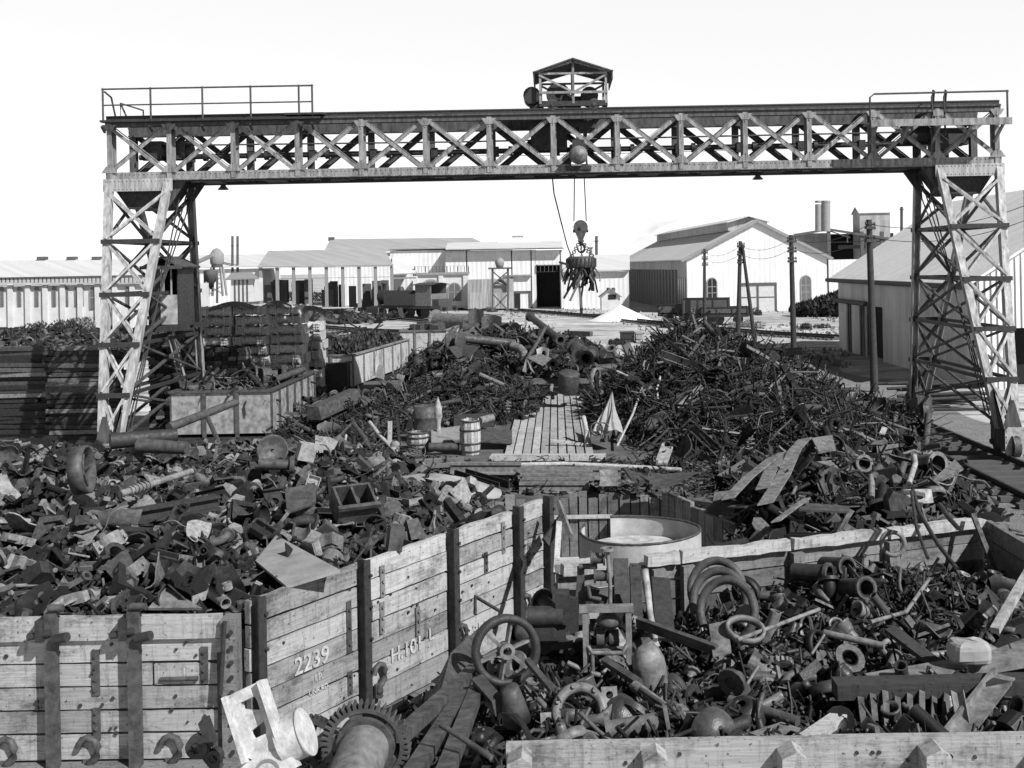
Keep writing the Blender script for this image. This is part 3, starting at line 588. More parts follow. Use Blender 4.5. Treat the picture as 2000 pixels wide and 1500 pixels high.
for i in range(1, NB): m = MB(); m.bb(-XE + i * BW - .06, -XE + i * BW + .06, YN + .26, YF - .31, ZT0 + .0, ZT0 + .15); m.build('cross_beam', GIRD2, crane)
m = MB(); m.cyl((-XE + .4, .62, 9.22), (XE - .4, .62, 9.22), .085, n=10)
for i in range(1, NB): m.box((-XE + i * BW + .1, .62, 9.2), (.2, .26, .3)); m.cyl((-XE + i * BW + .5, .62, 9.22), (-XE + i * BW + .62, .62, 9.22), .15, n=10)
m.build('line_shaft', IRONB, crane)
m = MB(); m.rod([(-XE + 2, .35, 9.55), (-3, .35, 9.5), (XE - 2, .35, 9.55)], .025); m.rod([(-XE + 3, -.2, 9.08), (0, -.2, 8.98), (XE - 2, -.2, 9.08)], .008); m.build('conduit', IRONM, crane)
for y in (YN, YF):
    m = MB(); m.sect((-XE, y, ZT1 + .07), (XE, y, ZT1 + .07), [(-.07, -.068), (.07, -.068), (.07, -.05), (.015, -.04), (.015, .02), (.035, .03), (.035, .07), (-.035, .07), (-.035, .03), (-.015, .02), (-.015, -.04), (-.07, -.05)]); m.build('crane_rail', IRONB, crane)
# towers
def tower(sg):
    tw = MB().bb(min(sg * 13.35, sg * 11.3), max(sg * 13.35, sg * 11.3), YN - .2, YN - .17, 8.05, 8.42); rivets(tw, (sg * 11.35, YN - .2, 8.36), (sg * 13.3, YN - .2, 8.36), 16, (0, -1, 0)); rivets(tw, (sg * 11.35, YN - .2, 8.12), (sg * 13.3, YN - .2, 8.12), 16, (0, -1, 0))
    tw = tw.build('tower', LEGM, crane)
    def pt(nf, oi, z):
        t = (8.35 - z) / 7.35
        y = (32.62 - 2.55 * t if nf == 0 else 34.55 + 2.75 * t) - 33.6; x = sg * (13.22 - .72 * t if oi == 0 else 11.45 + .62 * t); return V((x, y, z))
    for nf in (0, 1):
        for oi in (0, 1):
            a, b = pt(nf, oi, 8.3), pt(nf, oi, .95); m = MB(); sgn = -1 if nf == 0 else 1; sx = sg if oi == 0 else -sg
            m.beam(a + V((0, sgn * .1, 0)), b + V((0, sgn * .1, 0)), .21, .022, (0, 1, 0)); m.beam(a + V((sx * .095, 0, 0)), b + V((sx * .095, 0, 0)), .022, .2, (0, 1, 0)); m.beam(a + V((-sx * .095, 0, 0)), b + V((-sx * .095, 0, 0)), .022, .2, (0, 1, 0))
            m.build('leg', LEGM, tw)
    lv = [8.0, 6.55, 5.02, 3.62, 2.25, .95]
    for nf in (0, 1):
        st_ = MB(); br = MB(); sgn = -1 if nf == 0 else 1
        for z in lv[1:-1]:
            a, b = pt(nf, 0, z), pt(nf, 1, z); d = V((sg * .12, sgn * .16, 0)); MB().beam(a + d, b + V((-sg * .12, sgn * .16, 0)), .1, .13).build('strut', IRONB, tw)
        for z0, z1 in zip(lv, lv[1:]):
            y_ = V((0, sgn * .12, 0)); br.beam(pt(nf, 0, z0) + y_, pt(nf, 1, z1 + .1) + y_, .07, .018, (0, 1, 0)); br.beam(pt(nf, 1, z0) + y_ * 1.25, pt(nf, 0, z1 + .1) + y_ * 1.25, .07, .018, (0, 1, 0)); br.beam(pt(nf, 1, z0) - y_ * .7, pt(nf, 0, z1 + .1) - y_ * .7, .05, .05)
            br.beam(pt(nf, 0, z0) - y_ * .6, pt(nf, 1, z1 + .1) - y_ * .6, .06, .06)
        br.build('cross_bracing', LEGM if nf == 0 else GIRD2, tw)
    for oi in (0, 1):
        st_ = MB(); br = MB()
        for z in lv[1:-1]: MB().beam(pt(0, oi, z), pt(1, oi, z), .09, .1).build('side_strut', IRONB, tw)
        for z0, z1 in zip(lv, lv[1:]):
            br.beam(pt(0, oi, z0), pt(1, oi, z1 + .1), .08, .06); br.beam(pt(1, oi, z0), pt(0, oi, z1 + .1), .08, .06)
        br.build('side_bracing', GIRD2, tw)
    # deep plate under the girders
    m = MB(); m.prism([(sg * 11.3, 8.36), (sg * 13.3, 8.36), (sg * 12.75, 7.55), (sg * 11.9, 7.55)], 1.5, M.Translation((0, 0, 0)) @ UPX); m.build('cross_girder_plate', IRONB, tw)
    m = MB(); m.prism([(sg * 10.95, 8.36), (sg * 11.5, 8.36), (sg * 11.55, 7.5)], .04, M.Translation((0, YN + .05, 0)) @ UPX); m.build('knee_plate', GIRD2, tw); m = MB(); m.prism([(sg * 10.95, 8.36), (sg * 11.5, 8.36), (sg * 11.55, 7.5)], .04, M.Translation((0, YF - .05, 0)) @ UPX); m.build('knee_plate', GIRD2, tw)
    # cables and ladder
    m = MB()
    for k in range(3): m.rod([pt(0, 1, 8.2) + V((-sg * (.25 + .1 * k), .5 + .3 * k, 0)), pt(0, 1, 5) + V((-sg * .05, .9, 0)), pt(0, 1, 1.2) + V((sg * .1 * k, .8, 0))], .022)
    m.build('cable', IRONB, tw)
    # bogies
    for nf in (0, 1):
        c = (pt(nf, 0, .95) + pt(nf, 1, .95)) / 2; sgn = -1 if nf == 0 else 1
        bg_ = MB(); bg_.bb(c.x - .24, c.x + .24, c.y - .55, c.y + .55, .42, 1.0); bg_ = bg_.build('bogie', GIRD2, tw)
        m = MB().holed([(x + c.x, z + .66) for x, z in rect_loop(.6, .78, 24)], circ(.1, 24, 0, c.x, .72), .03, M.Translation((0, c.y + sgn * .57, 0)) @ UPX)
        for i in range(5):
            for q in (-.25, .25): p = V((c.x + q, c.y + sgn * .585, .36 + i * .15)); m.cyl(p, p + V((0, sgn * .02, 0)), .022, n=6)
            p = V((c.x - .2 + .1 * i, c.y + sgn * .585, .32)); m.cyl(p, p + V((0, sgn * .02, 0)), .022, n=6)
        m.build('end_plate', PALE, bg_)
        m = MB(); m.prism([(c.x - .26, .99), (c.x + .26, .99), (c.x + .05, 1.75), (c.x - .05, 1.75)], .03, M.Translation((0, c.y + sgn * .35, 0)) @ UPX); m.prism([(c.y - .5, .99), (c.y + .5, .99), (c.y - sgn * .15, 2.0), (c.y - sgn * .35, 2.0)], .03, M.Translation((c.x - sg * .27, 0, 0)) @ M.Rotation(R(90), 4, 'Z') @ UPX); m.build('foot_gusset', GIRD2, bg_)
        for k in (-.45, .45): m = MB(); m.cyl((c.x - .09, c.y + k, .52), (c.x + .09, c.y + k, .52), .3, n=20); m.cyl((c.x - .12, c.y + k, .52), (c.x - .09, c.y + k, .52), .34, n=20); m.cyl((c.x - .3, c.y + k, .52), (c.x + .3, c.y + k, .52), .07, n=10); m.build('wheel', IRONM, bg_)
tower(-1); tower(1)
# cabin in the left tower
cb = MB().bb(-12.3, -11.35, -.5, .9, 3.98, 4.06); cb = cb.build('operator_cabin', IRONB, crane)
m = MB(); m.bb(-11.42, -11.38, -.5, .9, 4.06, 5.8); m.bb(-12.3, -12.26, -.5, .9, 4.06, 5.8); m.bb(-12.26, -11.42, .86, .9, 4.06, 5.8); m.build('inner_wall', IRONB, cb); m = MB(); m.bb(-11.9, -11.42, -.5, -.46, 4.06, 4.95); m.bb(-11.92, -11.82, -.52, -.44, 4.06, 5.8); m.bb(-11.62, -11.58, -.5, -.46, 4.95, 5.8); m.build('wall', steel('cabin_paint', .3, nscale=3, mott=.6), cb)  # inner walls blackened to put the cab's interior shade into colour
m = MB(); m.bb(-12.24, -11.92, -.47, -.45, 4.06, 5.8); m.build('side_shade', IRONB, cb)  # black panel stands in for the shaded open side of the cab
m = MB(); slab(m, [(-12.45, -.7, 5.8), (-11.82, -.7, 6.12), (-11.82, 1.05, 6.12), (-12.45, 1.05, 5.8)], .05); slab(m, [(-11.82, -.7, 6.12), (-11.2, -.7, 5.8), (-11.2, 1.05, 5.8), (-11.82, 1.05, 6.12)], .05); m.beam((-12.45, -.72, 5.78), (-11.2, -.72, 5.78), .05, .1); m.build('roof', GIRD2, cb)
m = MB(); m.beam((-12.9, -.9, 3.9), (-10.95, -.9, 3.98), .16, .16); m.beam((-12.9, .9, 3.9), (-10.95, .9, 3.98), .16, .16); m.build('support_beam', IRONB, cb)
# walkway handrail on the left
def rail(name, posts, y, z0, h, xs, xe, mids=1):
    m = MB()
    for x in posts: m.rod([(x, y, z0), (x, y, z0 + h)], .03); m.lathe([(0, -.05), (.05, 0), (0, .05)], 8, M.Translation((x, y, z0 + h)))
    m.rod([(xs, y, z0 + h), (xe, y, z0 + h)], .026)
    for k in range(mids): m.rod([(xs, y, z0 + h * (k + 1) / (mids + 1)), (xe, y, z0 + h * (k + 1) / (mids + 1))], .022)
    return m.build(name, IRONM, crane)
xs = [P(x, 200, 32.5).x for x in (203, 296, 397, 491, 585, 611)]
rail('handrail', xs, YN - .28, 10.12, .95, xs[0], xs[-1])
m = MB(); m.rod([(xs[0] + .05, YN - .28, 11), (xs[0] + .18, YN - .1, 10.85), (xs[0] + .18, YN + .3, 10.1)], .03); m.rod([(xs[0] + .33, YN + .2, 10.05), (xs[0] + .33, YN + .2, 10.72), (xs[0] + .75, YN + .9, 10.6), (xs[0] + .75, YN + .9, 10.05)], .03); m.rod([(xs[0] + .34, YN + .2, 10.7), (xs[0] + .6, YN + .2, 10.1)], .03); m.build('ladder_hoop', IRONM, crane)
m = MB(); m.bb(xs[0] - .05, xs[-1] + .25, YN - .42, YN - .17, 10.08, 10.14); m.bb(xs[-1] - .8, xs[-1] + .35, YN - .42, YN + .3, 10.2, 10.26)
for x in xs: m.beam((x, YN - .17, 9.8), (x, YN - .4, 9.95), .06, .05)
m.build('walkway', IRONB, crane)
for x in (10.5, 11.2): m = MB(); m.box((x - 22.5, YN + .5, 9.3), (.5, .5, .55)); m.cyl((x - 22.9, YN + .5, 9.25), (x - 22.1, YN + .5, 9.25), .24, n=14); m.build('drive_motor', IRONB, crane)
# right service platform
a, b_ = P(1695, 240, 32.0), P(1968, 238, 32.0); zp = a.z
m = MB(); m.bb(a.x, b_.x, YN - 1.0, YN - .2, zp - .06, zp); m.beam((a.x, YN - 1, zp - .05), (b_.x, YN - 1, zp - .05), .06, .2)
for x in np.linspace(a.x + .2, b_.x - .2, 5): m.beam((x, YN - .2, zp - .55), (x, YN - .95, zp - .08), .07, .07)
m.build('service_platform', GIRD, crane)
m = MB(); m.rod([(a.x, YN - .95, zp - .1), (a.x, YN - .95, zp + .7), (a.x + .12, YN - .95, zp + .8), (b_.x - .06, YN - .95, zp + .82)], .028); m.rod([(b_.x - .1, YN - .95, zp), (b_.x - .1, YN - .95, zp + .85)], .03)
m.build('handrail', IRONM, crane)
m = MB()
for x in (P(1826, 200, 32).x, P(1850, 200, 32).x): m.rod([(x, YN - .5, zp - .4), (x - .02, YN - .5, zp + .75), (x + .04, YN - .45, zp + .95), (x + .12, YN - .3, zp + .95), (x + .14, YN - .1, zp + .4)], .03)
m.build('ladder_hoop', IRONB, crane)
m = MB(); m.box((12.0, YN + .7, 9.3), (1.0, .7, .5)); m.cyl((10.6, YN + .5, 9.35), (11.3, YN + .5, 9.35), .28, n=16); m.box((11.6, -.5, 9.0), (.5, .4, .7)); m.build('drive_motor', IRONB, crane)
for x, y in ((436, 366), (1480, 346), (636, 350), (1104, 330)):
    p = P(x, y, 33.0) - CO; m = MB(); m.rod([(p.x, p.y, ZB0), (p.x, p.y, p.z + .05)], .015); m.lathe([(.02, .1), (.06, .09), (.09, .02), (.17, -.06), (.16, -.07), (.05, -.02), (0, -.02)], 14, M.Translation(p)); m.build('lamp', IRONB, crane)
# ------------------------------------------------------------------ trolley, hook, magnet
x0, x1 = P(1052, 200, 33.6).x, P(1182, 200, 33.6).x; xm = (x0 + x1) / 2 + .03
tr = thing('crane_trolley', 'small roofed hoist trolley standing on top of the gantry girders', 'crane trolley', (xm, 33.6, 10.31)); hw = (x1 - x0) / 2
m = MB(); m.bb(-hw, hw, -.95, -.8, .05, .2); m.bb(-hw, hw, .8, .95, .05, .2); m.bb(-hw, -hw + .12, -.8, .8, .06, .2); m.bb(hw - .12, hw, -.8, .8, .06, .2); m.build('underframe', IRONB, tr)
for sx in (-1, 1):
    for sy in (-1, 1): m = MB(); m.cyl((sx * .62, sy * .93, .1), (sx * .62, sy * .86, .1), .17, n=16); m.cyl((sx * .62, sy * .98, .1), (sx * .62, sy * .93, .1), .06, n=10); m.build('wheel', IRONM, tr)
m = MB()
for sy in (-1, 1):
    y = sy * .93
    for x in (-hw + .04, 0, hw - .04): m.beam((x, y, .12), (x, y, 1.05 + (.28 if x == 0 else 0)), .07, .07, (0, 1, 0))
    m.beam((-hw, y - .05, .45), (hw, y - .05, .45), .06, .07); m.beam((-hw, y, 1.02), (hw, y, 1.02), .06, .06); m.beam((-hw, y - .04, .98), (-.05, y - .04, .48), .05, .06); m.beam((hw, y - .04, .98), (.05, y - .04, .48), .05, .06)
    m.beam((-hw - .1, y, 1.06), (0, y, 1.38), .06, .07); m.beam((0, y, 1.38), (hw + .1, y, 1.06), .06, .07)
m.build('frame', GIRD, tr)
m = MB(); slab(m, [(-hw - .18, -1.1, 1.06), (0, -1.1, 1.46), (0, 1.1, 1.46), (-hw - .18, 1.1, 1.06)], .04); slab(m, [(0, -1.1, 1.46), (hw + .18, -1.1, 1.06), (hw + .18, 1.1, 1.06), (0, 1.1, 1.46)], .04); m.bb(-hw - .16, -hw - .13, -1.1, 1.1, .78, 1.07); m.bb(hw + .13, hw + .16, -1.1, 1.1, .82, 1.07); m.build('roof', GIRD2, tr)
m = MB(); m.cyl((-.45, -.5, .45), (-.45, .5, .45), .3, n=18); m.tube((-.45, -.6, .45), (-.45, -.52, .45), .36, .1, 20); m.cyl((.5, -.35, .45), (.5, .4, .45), .27, n=16); m.box((0, .1, .3), (.5, .6, .3)); m.tube((-.2, -.7, .25), (-.2, -.64, .25), .22, .15, 18); m.build('winding_drum', IRONB, tr)
m = MB(); m.cyl((-hw - .22, -.75, .42), (-hw - .22, .1, .42), .26, n=16); m.box((-hw - .15, -.3, .12), (.3, .5, .2)); m.build('motor', IRONB, tr)
m = MB(); m.box((-.75, .1, -.75), (1.1, 1.0, .75)); m.box((-.35, .1, -.45), (2.0, .9, .3)); m.box((.35, -.2, -.6), (.12, .12, .8)); m.build('hanging_gearcase', IRONB, tr)
fl = MB(); c = P(1130, 303, 32.2) - V((xm, 33.6, 10.31)); fl.lathe([(0, .24), (.18, .2), (.27, .08), (.27, -.02), (.0, -.1)], 22, align(c, (0, -1, .05))); fl.build('floodlight', IRONL, tr)
m = MB(); m.box(c + V((0, .35, -.35)), (.75, .35, .12)); m.box(c + V((0, .3, .35)), (.35, .3, .25)); m.beam(c + V((-.25, .3, -.3)), c + V((-.2, .3, .35)), .06, .06); m.beam(c + V((.25, .3, -.3)), c + V((.2, .3, .35)), .06, .06); m.beam(c + V((0, .3, .4)), c + V((0, 1.0, .9)), .1, .1); m.build('floodlight_bracket', IRONB, tr)
hk = thing('hook_block', 'rope sheave block with big hook hanging from the trolley', 'hook block', P(1134, 450, 33.6)); o = hk.location.copy()
L = lambda x, y, dy=0.0: P(x, y, 33.6 + dy) - o
m = MB(); m.rod([L(1122, 345), L(1121, 432)], .018); m.rod([L(1141, 345), L(1145, 432)], .018); m.build('rope', IRONB, hk)
m = MB(); s = 33.6 / FP
bp = [(14 * s * math.cos(a), 6 * s + 14 * s * math.sin(a)) for a in [R(x) for x in range(-10, 200, 15)]] + [(-3 * s, -22 * s), (3 * s, -22 * s)]
for q in (-.13, .13): m.prism(bp, .03, M.Translation((0, q, 0)) @ UPX)
m.build('side_plate', IRONM, hk)
m = MB(); m.cyl((0, -.1, 6 * s), (0, .1, 6 * s), 12.5 * s, n=24); m.cyl((0, -.2, 6 * s), (0, .2, 6 * s), .05, n=12); m.cyl((15 * s, 0, -1 * s), (-15 * s, 0, -1 * s), .05, n=8); m.build('sheave', IRONM, hk)
m = MB(); hp = [(0, 0, -20 * s), (.01, 0, -26 * s)] + [(.5 * s + 7 * s * math.cos(a), 0, -35 * s + 8 * s * math.sin(a)) for a in [R(x) for x in (80, 45, 10, -25, -60, -95, -130, -165, -195)]]; m.rod(hp, .05, 8, .03); m.build('hook', IRONM, hk)
mg = thing('lifting_magnet', 'round lifting magnet hung on chains below the crane hook', 'lifting magnet', P(1135, 513, 33.6)); o = mg.location.copy()
r = 29 * s; m = MB(); m.lathe([(0, 12 * s), (r * .8, 12 * s), (r, 8 * s), (r, -9 * s), (r * .9, -11 * s), (0, -11 * s)], 28); m.build('coil_case', IRONM, mg)
m = MB()
for k in range(24): a = k * math.pi / 12; m.box((math.cos(a) * r, math.sin(a) * r, 0), (.03, .05, .26), M.Rotation(a, 3, 'Z'))
m.build('case_rib', IRONB, mg)
m = MB()
for q in ((-19, -.2), (21, -.2), (2, .4)):
    e = V((q[0] * s, q[1], 12 * s)); t_ = V((0, 0, 44 * s))
    for k in range(9): p = t_ + (e - t_) * (k + .5) / 9; d = (e - t_).normalized(); m.lathe([(.045, -.012), (.06, 0), (.045, .012), (.03, 0)], 10, align(p, d.cross(V((0, 1, 0)) if k % 2 else V((.3, .2, .9)))) @ M.Scale(1.5, 4, V((1, 0, 0))), True)
m.build('sling_chain', IRONM, mg)
one('feed_cable', MB().rod([P(1079, 348, 33.9), P(1082, 378, 33.9), P(1095, 430, 33.8), P(1108, 480, 33.7), P(1117, 503, 33.5)], .022), IRONB, 'slack black feed cable running down to the lifting magnet', 'cable')
for i in range(52):
    a = rnd.uniform(0, 6.3); rr_ = r * math.sqrt(rnd.random()) * .95; p = V((math.cos(a) * rr_, math.sin(a) * rr_, -11 * s)) + o; ln = rnd.uniform(.25, 1.0) * (1.1 - .5 * rr_ / r)
    d = V((math.cos(a) * .12 + rnd.gauss(-.1, .2), rnd.gauss(0, .2), -1)).normalized(); m = MB(); bnd = V((rnd.uniform(-.12, .12), rnd.uniform(-.1, .1), 0)); m.rod([p, p + d * ln * .5 + bnd, p + d * ln], rnd.uniform(.025, .05), 5)
    one('scrap_bar', m, I_DARK, 'dark scrap bar clinging under the lifting magnet', 'scrap bar', 'short bars clinging to the magnet')
for x0_, y0_, x1_, y1_, lb in ((1134, 525, 1101, 583, 'long flat bar slanting left from the magnet underside'), (1140, 530, 1113, 588, 'second long flat bar slanting left under the magnet'), (1128, 530, 1136, 602, 'longest bar dangling straight below the magnet'), (1092, 512, 1120, 520, 'short pipe end sticking out left of the magnet')):
    one('scrap_bar', MB().beam(P(x0_, y0_, 33.4), P(x1_, y1_, 33.3), .07, .05, (0, 1, 0)), I_DARK, lb, 'scrap bar')
one('dangling_strip', MB().grid(lambda u, v: P(1131 + 5 * u + 2 * v, 578 + 40 * v, 33.4 + u * .05), 1, 4, .02), I_DARK, 'thin torn strip dangling lowest below the magnet', 'metal strip')
one('band_hoop', MB().lathe([(.2, -.03), (.2, .03), (.19, .03), (.19, -.03)], 24, align(P(1108, 535, 33.2), (.5, -.8, .2)), True), I_DARK, 'thin band hoop hanging left of the magnet', 'hoop')
# ------------------------------------------------------------------ scrap library (sizes in metres)
def L_brake():
    m = MB().prism(arc_poly(.3, .37, R(-42), R(42), 10), .11, M.Translation((-.33, 0, 0))); m.prism([(.02, -.07), (.09, -.05), (.09, .05), (.02, .07)], .05); m.box((.05, .16, 0), (.05, .04, .09)); return m
def L_bracket():
    m = MB().prism([(-.2, -.16), (.22, -.16), (.22, -.09), (-.1, -.07), (-.12, .2), (-.2, .22)], .13); m.prism([(-.12, -.08), (.1, -.08), (-.13, .12)], .03); m.cyl((-.22, .12, 0), (-.19, .12, 0), .04, n=10); return m
def L_plate(k=0):
    r_ = random.Random(k); a, b, c = r_.uniform(.15, .5), r_.uniform(-.3, .3), r_.uniform(.15, .28)
    return MB().grid(lambda u, v: ((u - .5) * (.55 + .1 * math.sin(5 * v)), (v - .5) * c * 2 * (1 - .25 * math.sin(3 * u + k)), a * (u - .5) ** 2 + b * (u - .5) * (v - .5) + .04 * math.sin(7 * u)), 7, 5, .018)
def L_torn(k=0):
    r_ = random.Random(k + 40); n = 9; o = [(r_.uniform(.14, .36) * math.cos(6.283 * i / n), r_.uniform(.1, .3) * math.sin(6.283 * i / n)) for i in range(n)]; return MB().prism(o, .02)
def L_hplate():
    m = MB().holed(rect_loop(.42, .3, 20), circ(.07, 20, 0), .035); m.box((.2, 0, .05), (.03, .3, .08)); return m
def L_pipe(): return MB().tube((-.4, 0, 0), (.4, 0, 0), .065, .05, 12)
def L_fpipe():
    m = MB().tube((-.28, 0, 0), (.28, 0, 0), .085, .068, 14)
    for s in (-1, 1): m.tube((s * .28, 0, 0), (s * .245, 0, 0), .15, .068, 14)
    return m
def L_elbow():
    m = MB(); pts = [(.2 * math.cos(a), .2 * math.sin(a), 0) for a in [R(x) for x in range(0, 91, 15)]]; m.rod(pts, .075, 10); m.tube((.2, -.03, 0), (.2, .01, 0), .13, .06, 12); m.tube((-.03, .2, 0), (.01, .2, 0), .13, .06, 12); return m
def L_angle(): return MB().sect((-.5, 0, 0), (.5, 0, 0), [(-.06, -.06), (.06, -.06), (.06, -.045), (-.045, -.045), (-.045, .06), (-.06, .06)])
def L_chan(): return MB().sect((-.55, 0, 0), (.55, .02, .03), [(-.09, -.05), (.09, -.05), (.09, .05), (.075, .05), (.075, -.035), (-.075, -.035), (-.075, .05), (-.09, .05)])
def L_rod(k=0):
    r_ = random.Random(k + 90); L_ = r_.uniform(.5, 1.0); return MB().rod([(-L_ / 2, 0, 0), (-L_ / 5, r_.uniform(-.08, .08), r_.uniform(-.05, .05)), (L_ / 5, r_.uniform(-.12, .12), r_.uniform(-.05, .1)), (L_ / 2, 0, 0)], r_.uniform(.014, .03), 6)
def L_ring(): return MB().lathe([(.17, -.05), (.21, -.05), (.21, .05), (.17, .05)], 26, closed=True)
def L_gear(nt=22, ro=.22, ri=.06, t=.07):
    o = []
    for i in range(nt):
        a = 2 * math.pi * i / nt; d = math.pi / nt
        o += [((ro if q in (1, 2) else ro * .88) * math.cos(a + d * f) * 1.0 if 0 else (ro if q in (1, 2) else ro * .86) * math.cos(a + d * f), (ro if q in (1, 2) else ro * .86) * math.sin(a + d * f)) for q, f in enumerate((-.62, -.35, .35, .62))]
    m = MB().holed(o, circ(ro * .68, len(o), -.62 * math.pi / nt), t); m.tube((0, 0, -t * .7), (0, 0, t * .7), ri * 1.8, ri, 16)
    for k in range(5): a = k * 1.2566; m.beam((math.cos(a) * ri * 1.6, math.sin(a) * ri * 1.6, 0), (math.cos(a) * ro * .7, math.sin(a) * ro * .7, 0), ro * .16, t * .5)
    return m
def L_spring(): return MB().rod([(.075 * math.cos(t), .075 * math.sin(t), .02 * t / 1.6) for t in [i * .52 for i in range(52)]], .017, 5)
def L_axle():
    m = MB().box((0, 0, 0), (.28, .24, .06)); m.box((-.11, 0, .1), (.06, .24, .2)); m.box((.11, 0, .1), (.06, .24, .2)); m.box((0, .1, .1), (.17, .04, .2)); m.tube((0, -.13, .1), (0, -.08, .1), .09, .06, 14); m.beam((-.2, 0, -.02), (.2, 0, -.02), .1, .03); return m
def L_bearing():
    m = MB().prism(arc_poly(.09, .15, 0, math.pi, 10), .2, UPX); m.box((-.17, 0, -.02), (.12, .2, .05)); m.box((.17, 0, -.02), (.12, .2, .05)); m.cyl((.18, 0, 0), (.18, 0, .06), .025, n=6); m.cyl((-.18, 0, 0), (-.18, 0, .06), .025, n=6); return m
def L_fork(): return MB().prism([(-.3, -.04), (.02, -.05), (.1, -.13), (.3, -.11), (.3, -.06), (.14, -.05), (.09, 0), (.14, .05), (.3, .06), (.3, .11), (.1, .13), (.02, .05), (-.3, .04)], .06)
def L_wedge(): return MB().add([(-.2, -.12, 0), (.2, -.12, 0), (.2, .12, 0), (-.2, .12, 0), (-.1, -.09, .2), (.02, -.09, .26), (.02, .09, .26), (-.1, .09, .2)], [(3, 2, 1, 0), (4, 5, 6, 7), (0, 1, 5, 4), (1, 2, 6, 5), (2, 3, 7, 6), (3, 0, 4, 7)])
def L_tray():
    m = MB().box((0, 0, 0), (.4, .28, .02))
    for q in (-.19, .19): m.box((q, 0, .05), (.02, .28, .1))
    for q in (-.13, .13): m.box((0, q, .05), (.36, .02, .1))
    m.box((0, 0, .03), (.03, .24, .04)); return m
def L_bell(): return MB().lathe([(.0, .17), (.03, .17), (.045, .15), (.05, .1), (.06, .06), (.075, .02), (.1, -.03), (.125, -.06), (.13, -.075), (.115, -.075), (.09, -.04), (.06, .02), (.0, .06)], 18)
def L_socket():
    m = MB().tube((0, 0, -.14), (0, 0, .06), .06, .048, 16); m.lathe([(.06, .05), (.085, .08), (.09, .16), (.1, .165), (.1, .185), (.075, .185), (.07, .08), (.045, .04)], 16); return m
def L_pulley(): return MB().lathe([(.03, -.05), (.06, -.05), (.06, -.02), (.12, -.015), (.16, -.05), (.175, -.05), (.155, 0), (.175, .05), (.16, .05), (.12, .015), (.06, .02), (.06, .05), (.03, .05)], 22, closed=True)
def L_hook():
    m = MB().rod([(-.25, 0, 0), (-.05, 0, 0)] + [(.0 + .09 * math.sin(a), .09 - .09 * math.cos(a), 0) for a in [R(x) for x in range(0, 250, 30)]], .03, 7, .022); m.tube((-.27, 0, -.03), (-.27, 0, .03), .06, .03, 10); return m
def L_bolt():
    m = MB().cyl((-.15, 0, 0), (.15, 0, 0), .022, n=8); m.cyl((.15, 0, 0), (.19, 0, 0), .045, n=6); return m
def L_dome(): return MB().lathe([(.22, -.06), (.21, .02), (.17, .09), (.1, .13), (.05, .14), (.05, .12), (.15, .07), (.19, 0), (.2, -.06)], 22)
def L_lever():
    m = MB().prism([(-.4, -.03), (.3, -.05), (.42, -.02), (.42, .03), (.3, .05), (-.4, .03)], .035); m.tube((-.4, 0, -.05), (-.4, 0, .05), .07, .035, 12); m.tube((.3, 0, -.05), (.3, 0, .05), .08, .045, 12); return m
def L_strap(k=0): return MB().grid(lambda u, v: ((u - .5) * .9, (v - .5) * .07, .18 * math.sin(3.1 * u + k) + .05 * math.sin(9 * u)), 12, 1, .012)
def L_bar(k=0):
    r_ = random.Random(k + 300); L_ = r_.uniform(.9, 1.9); return MB().beam((-L_ / 2, 0, 0), (L_ / 2, r_.uniform(-.1, .1), 0), r_.choice((.03, .05, .08)), r_.choice((.012, .02, .03)))
LIB = {}
def lib(name, cat, word, fn, ks=(None,)): LIB[name] = (cat, word, [fn] if ks == (None,) else [(lambda k=k: fn(k)) for k in ks])
lib('brake_block', 'brake block', 'curved cast brake block', L_brake); lib('iron_bracket', 'bracket', 'L shaped iron bracket', L_bracket); lib('bent_plate', 'metal plate', 'bent sheet iron plate', L_plate, (1, 2, 3, 4))
lib('torn_plate', 'metal plate', 'jagged torn iron plate', L_torn, (1, 2, 3)); lib('holed_plate', 'metal plate', 'thick plate with round hole', L_hplate); lib('pipe_length', 'pipe', 'short open pipe length', L_pipe)
lib('flanged_pipe', 'pipe', 'flanged cast iron pipe', L_fpipe); lib('elbow_pipe', 'pipe', 'flanged elbow pipe', L_elbow); lib('angle_bar', 'angle bar', 'short angle iron bar', L_angle); lib('channel_bar', 'channel bar', 'short channel iron bar', L_chan)
lib('bent_rod', 'rod', 'thin bent iron rod', L_rod, (1, 2, 3, 4)); lib('iron_ring', 'ring', 'plain iron ring', L_ring); lib('gear_wheel', 'gear wheel', 'toothed gear wheel', L_gear); lib('coil_spring', 'spring', 'coiled steel spring', L_spring)
lib('axle_box', 'axle box', 'cast axle box', L_axle); lib('bearing_cap', 'bearing', 'half round bearing cap', L_bearing); lib('forked_casting', 'casting', 'forked iron casting', L_fork); lib('wedge_casting', 'casting', 'tapered wedge casting', L_wedge)
lib('tray_casting', 'casting', 'shallow tray casting', L_tray); lib('bell_fitting', 'fitting', 'bell shaped metal fitting', L_bell); lib('socket_fitting', 'fitting', 'flared socket fitting', L_socket); lib('pulley_wheel', 'pulley', 'grooved pulley wheel', L_pulley)
lib('iron_hook', 'hook', 'round iron hook', L_hook); lib('large_bolt', 'bolt', 'long headed bolt', L_bolt); lib('dome_cover', 'cover', 'domed cover with hole', L_dome); lib('iron_lever', 'lever', 'flat eyed lever', L_lever); lib('steel_strap', 'strap', 'wavy steel strap', L_strap, (0, 1.5))
lib('flat_bar', 'bar', 'straight flat iron bar', L_bar, (1, 2, 3, 4, 5))
MESH = {}
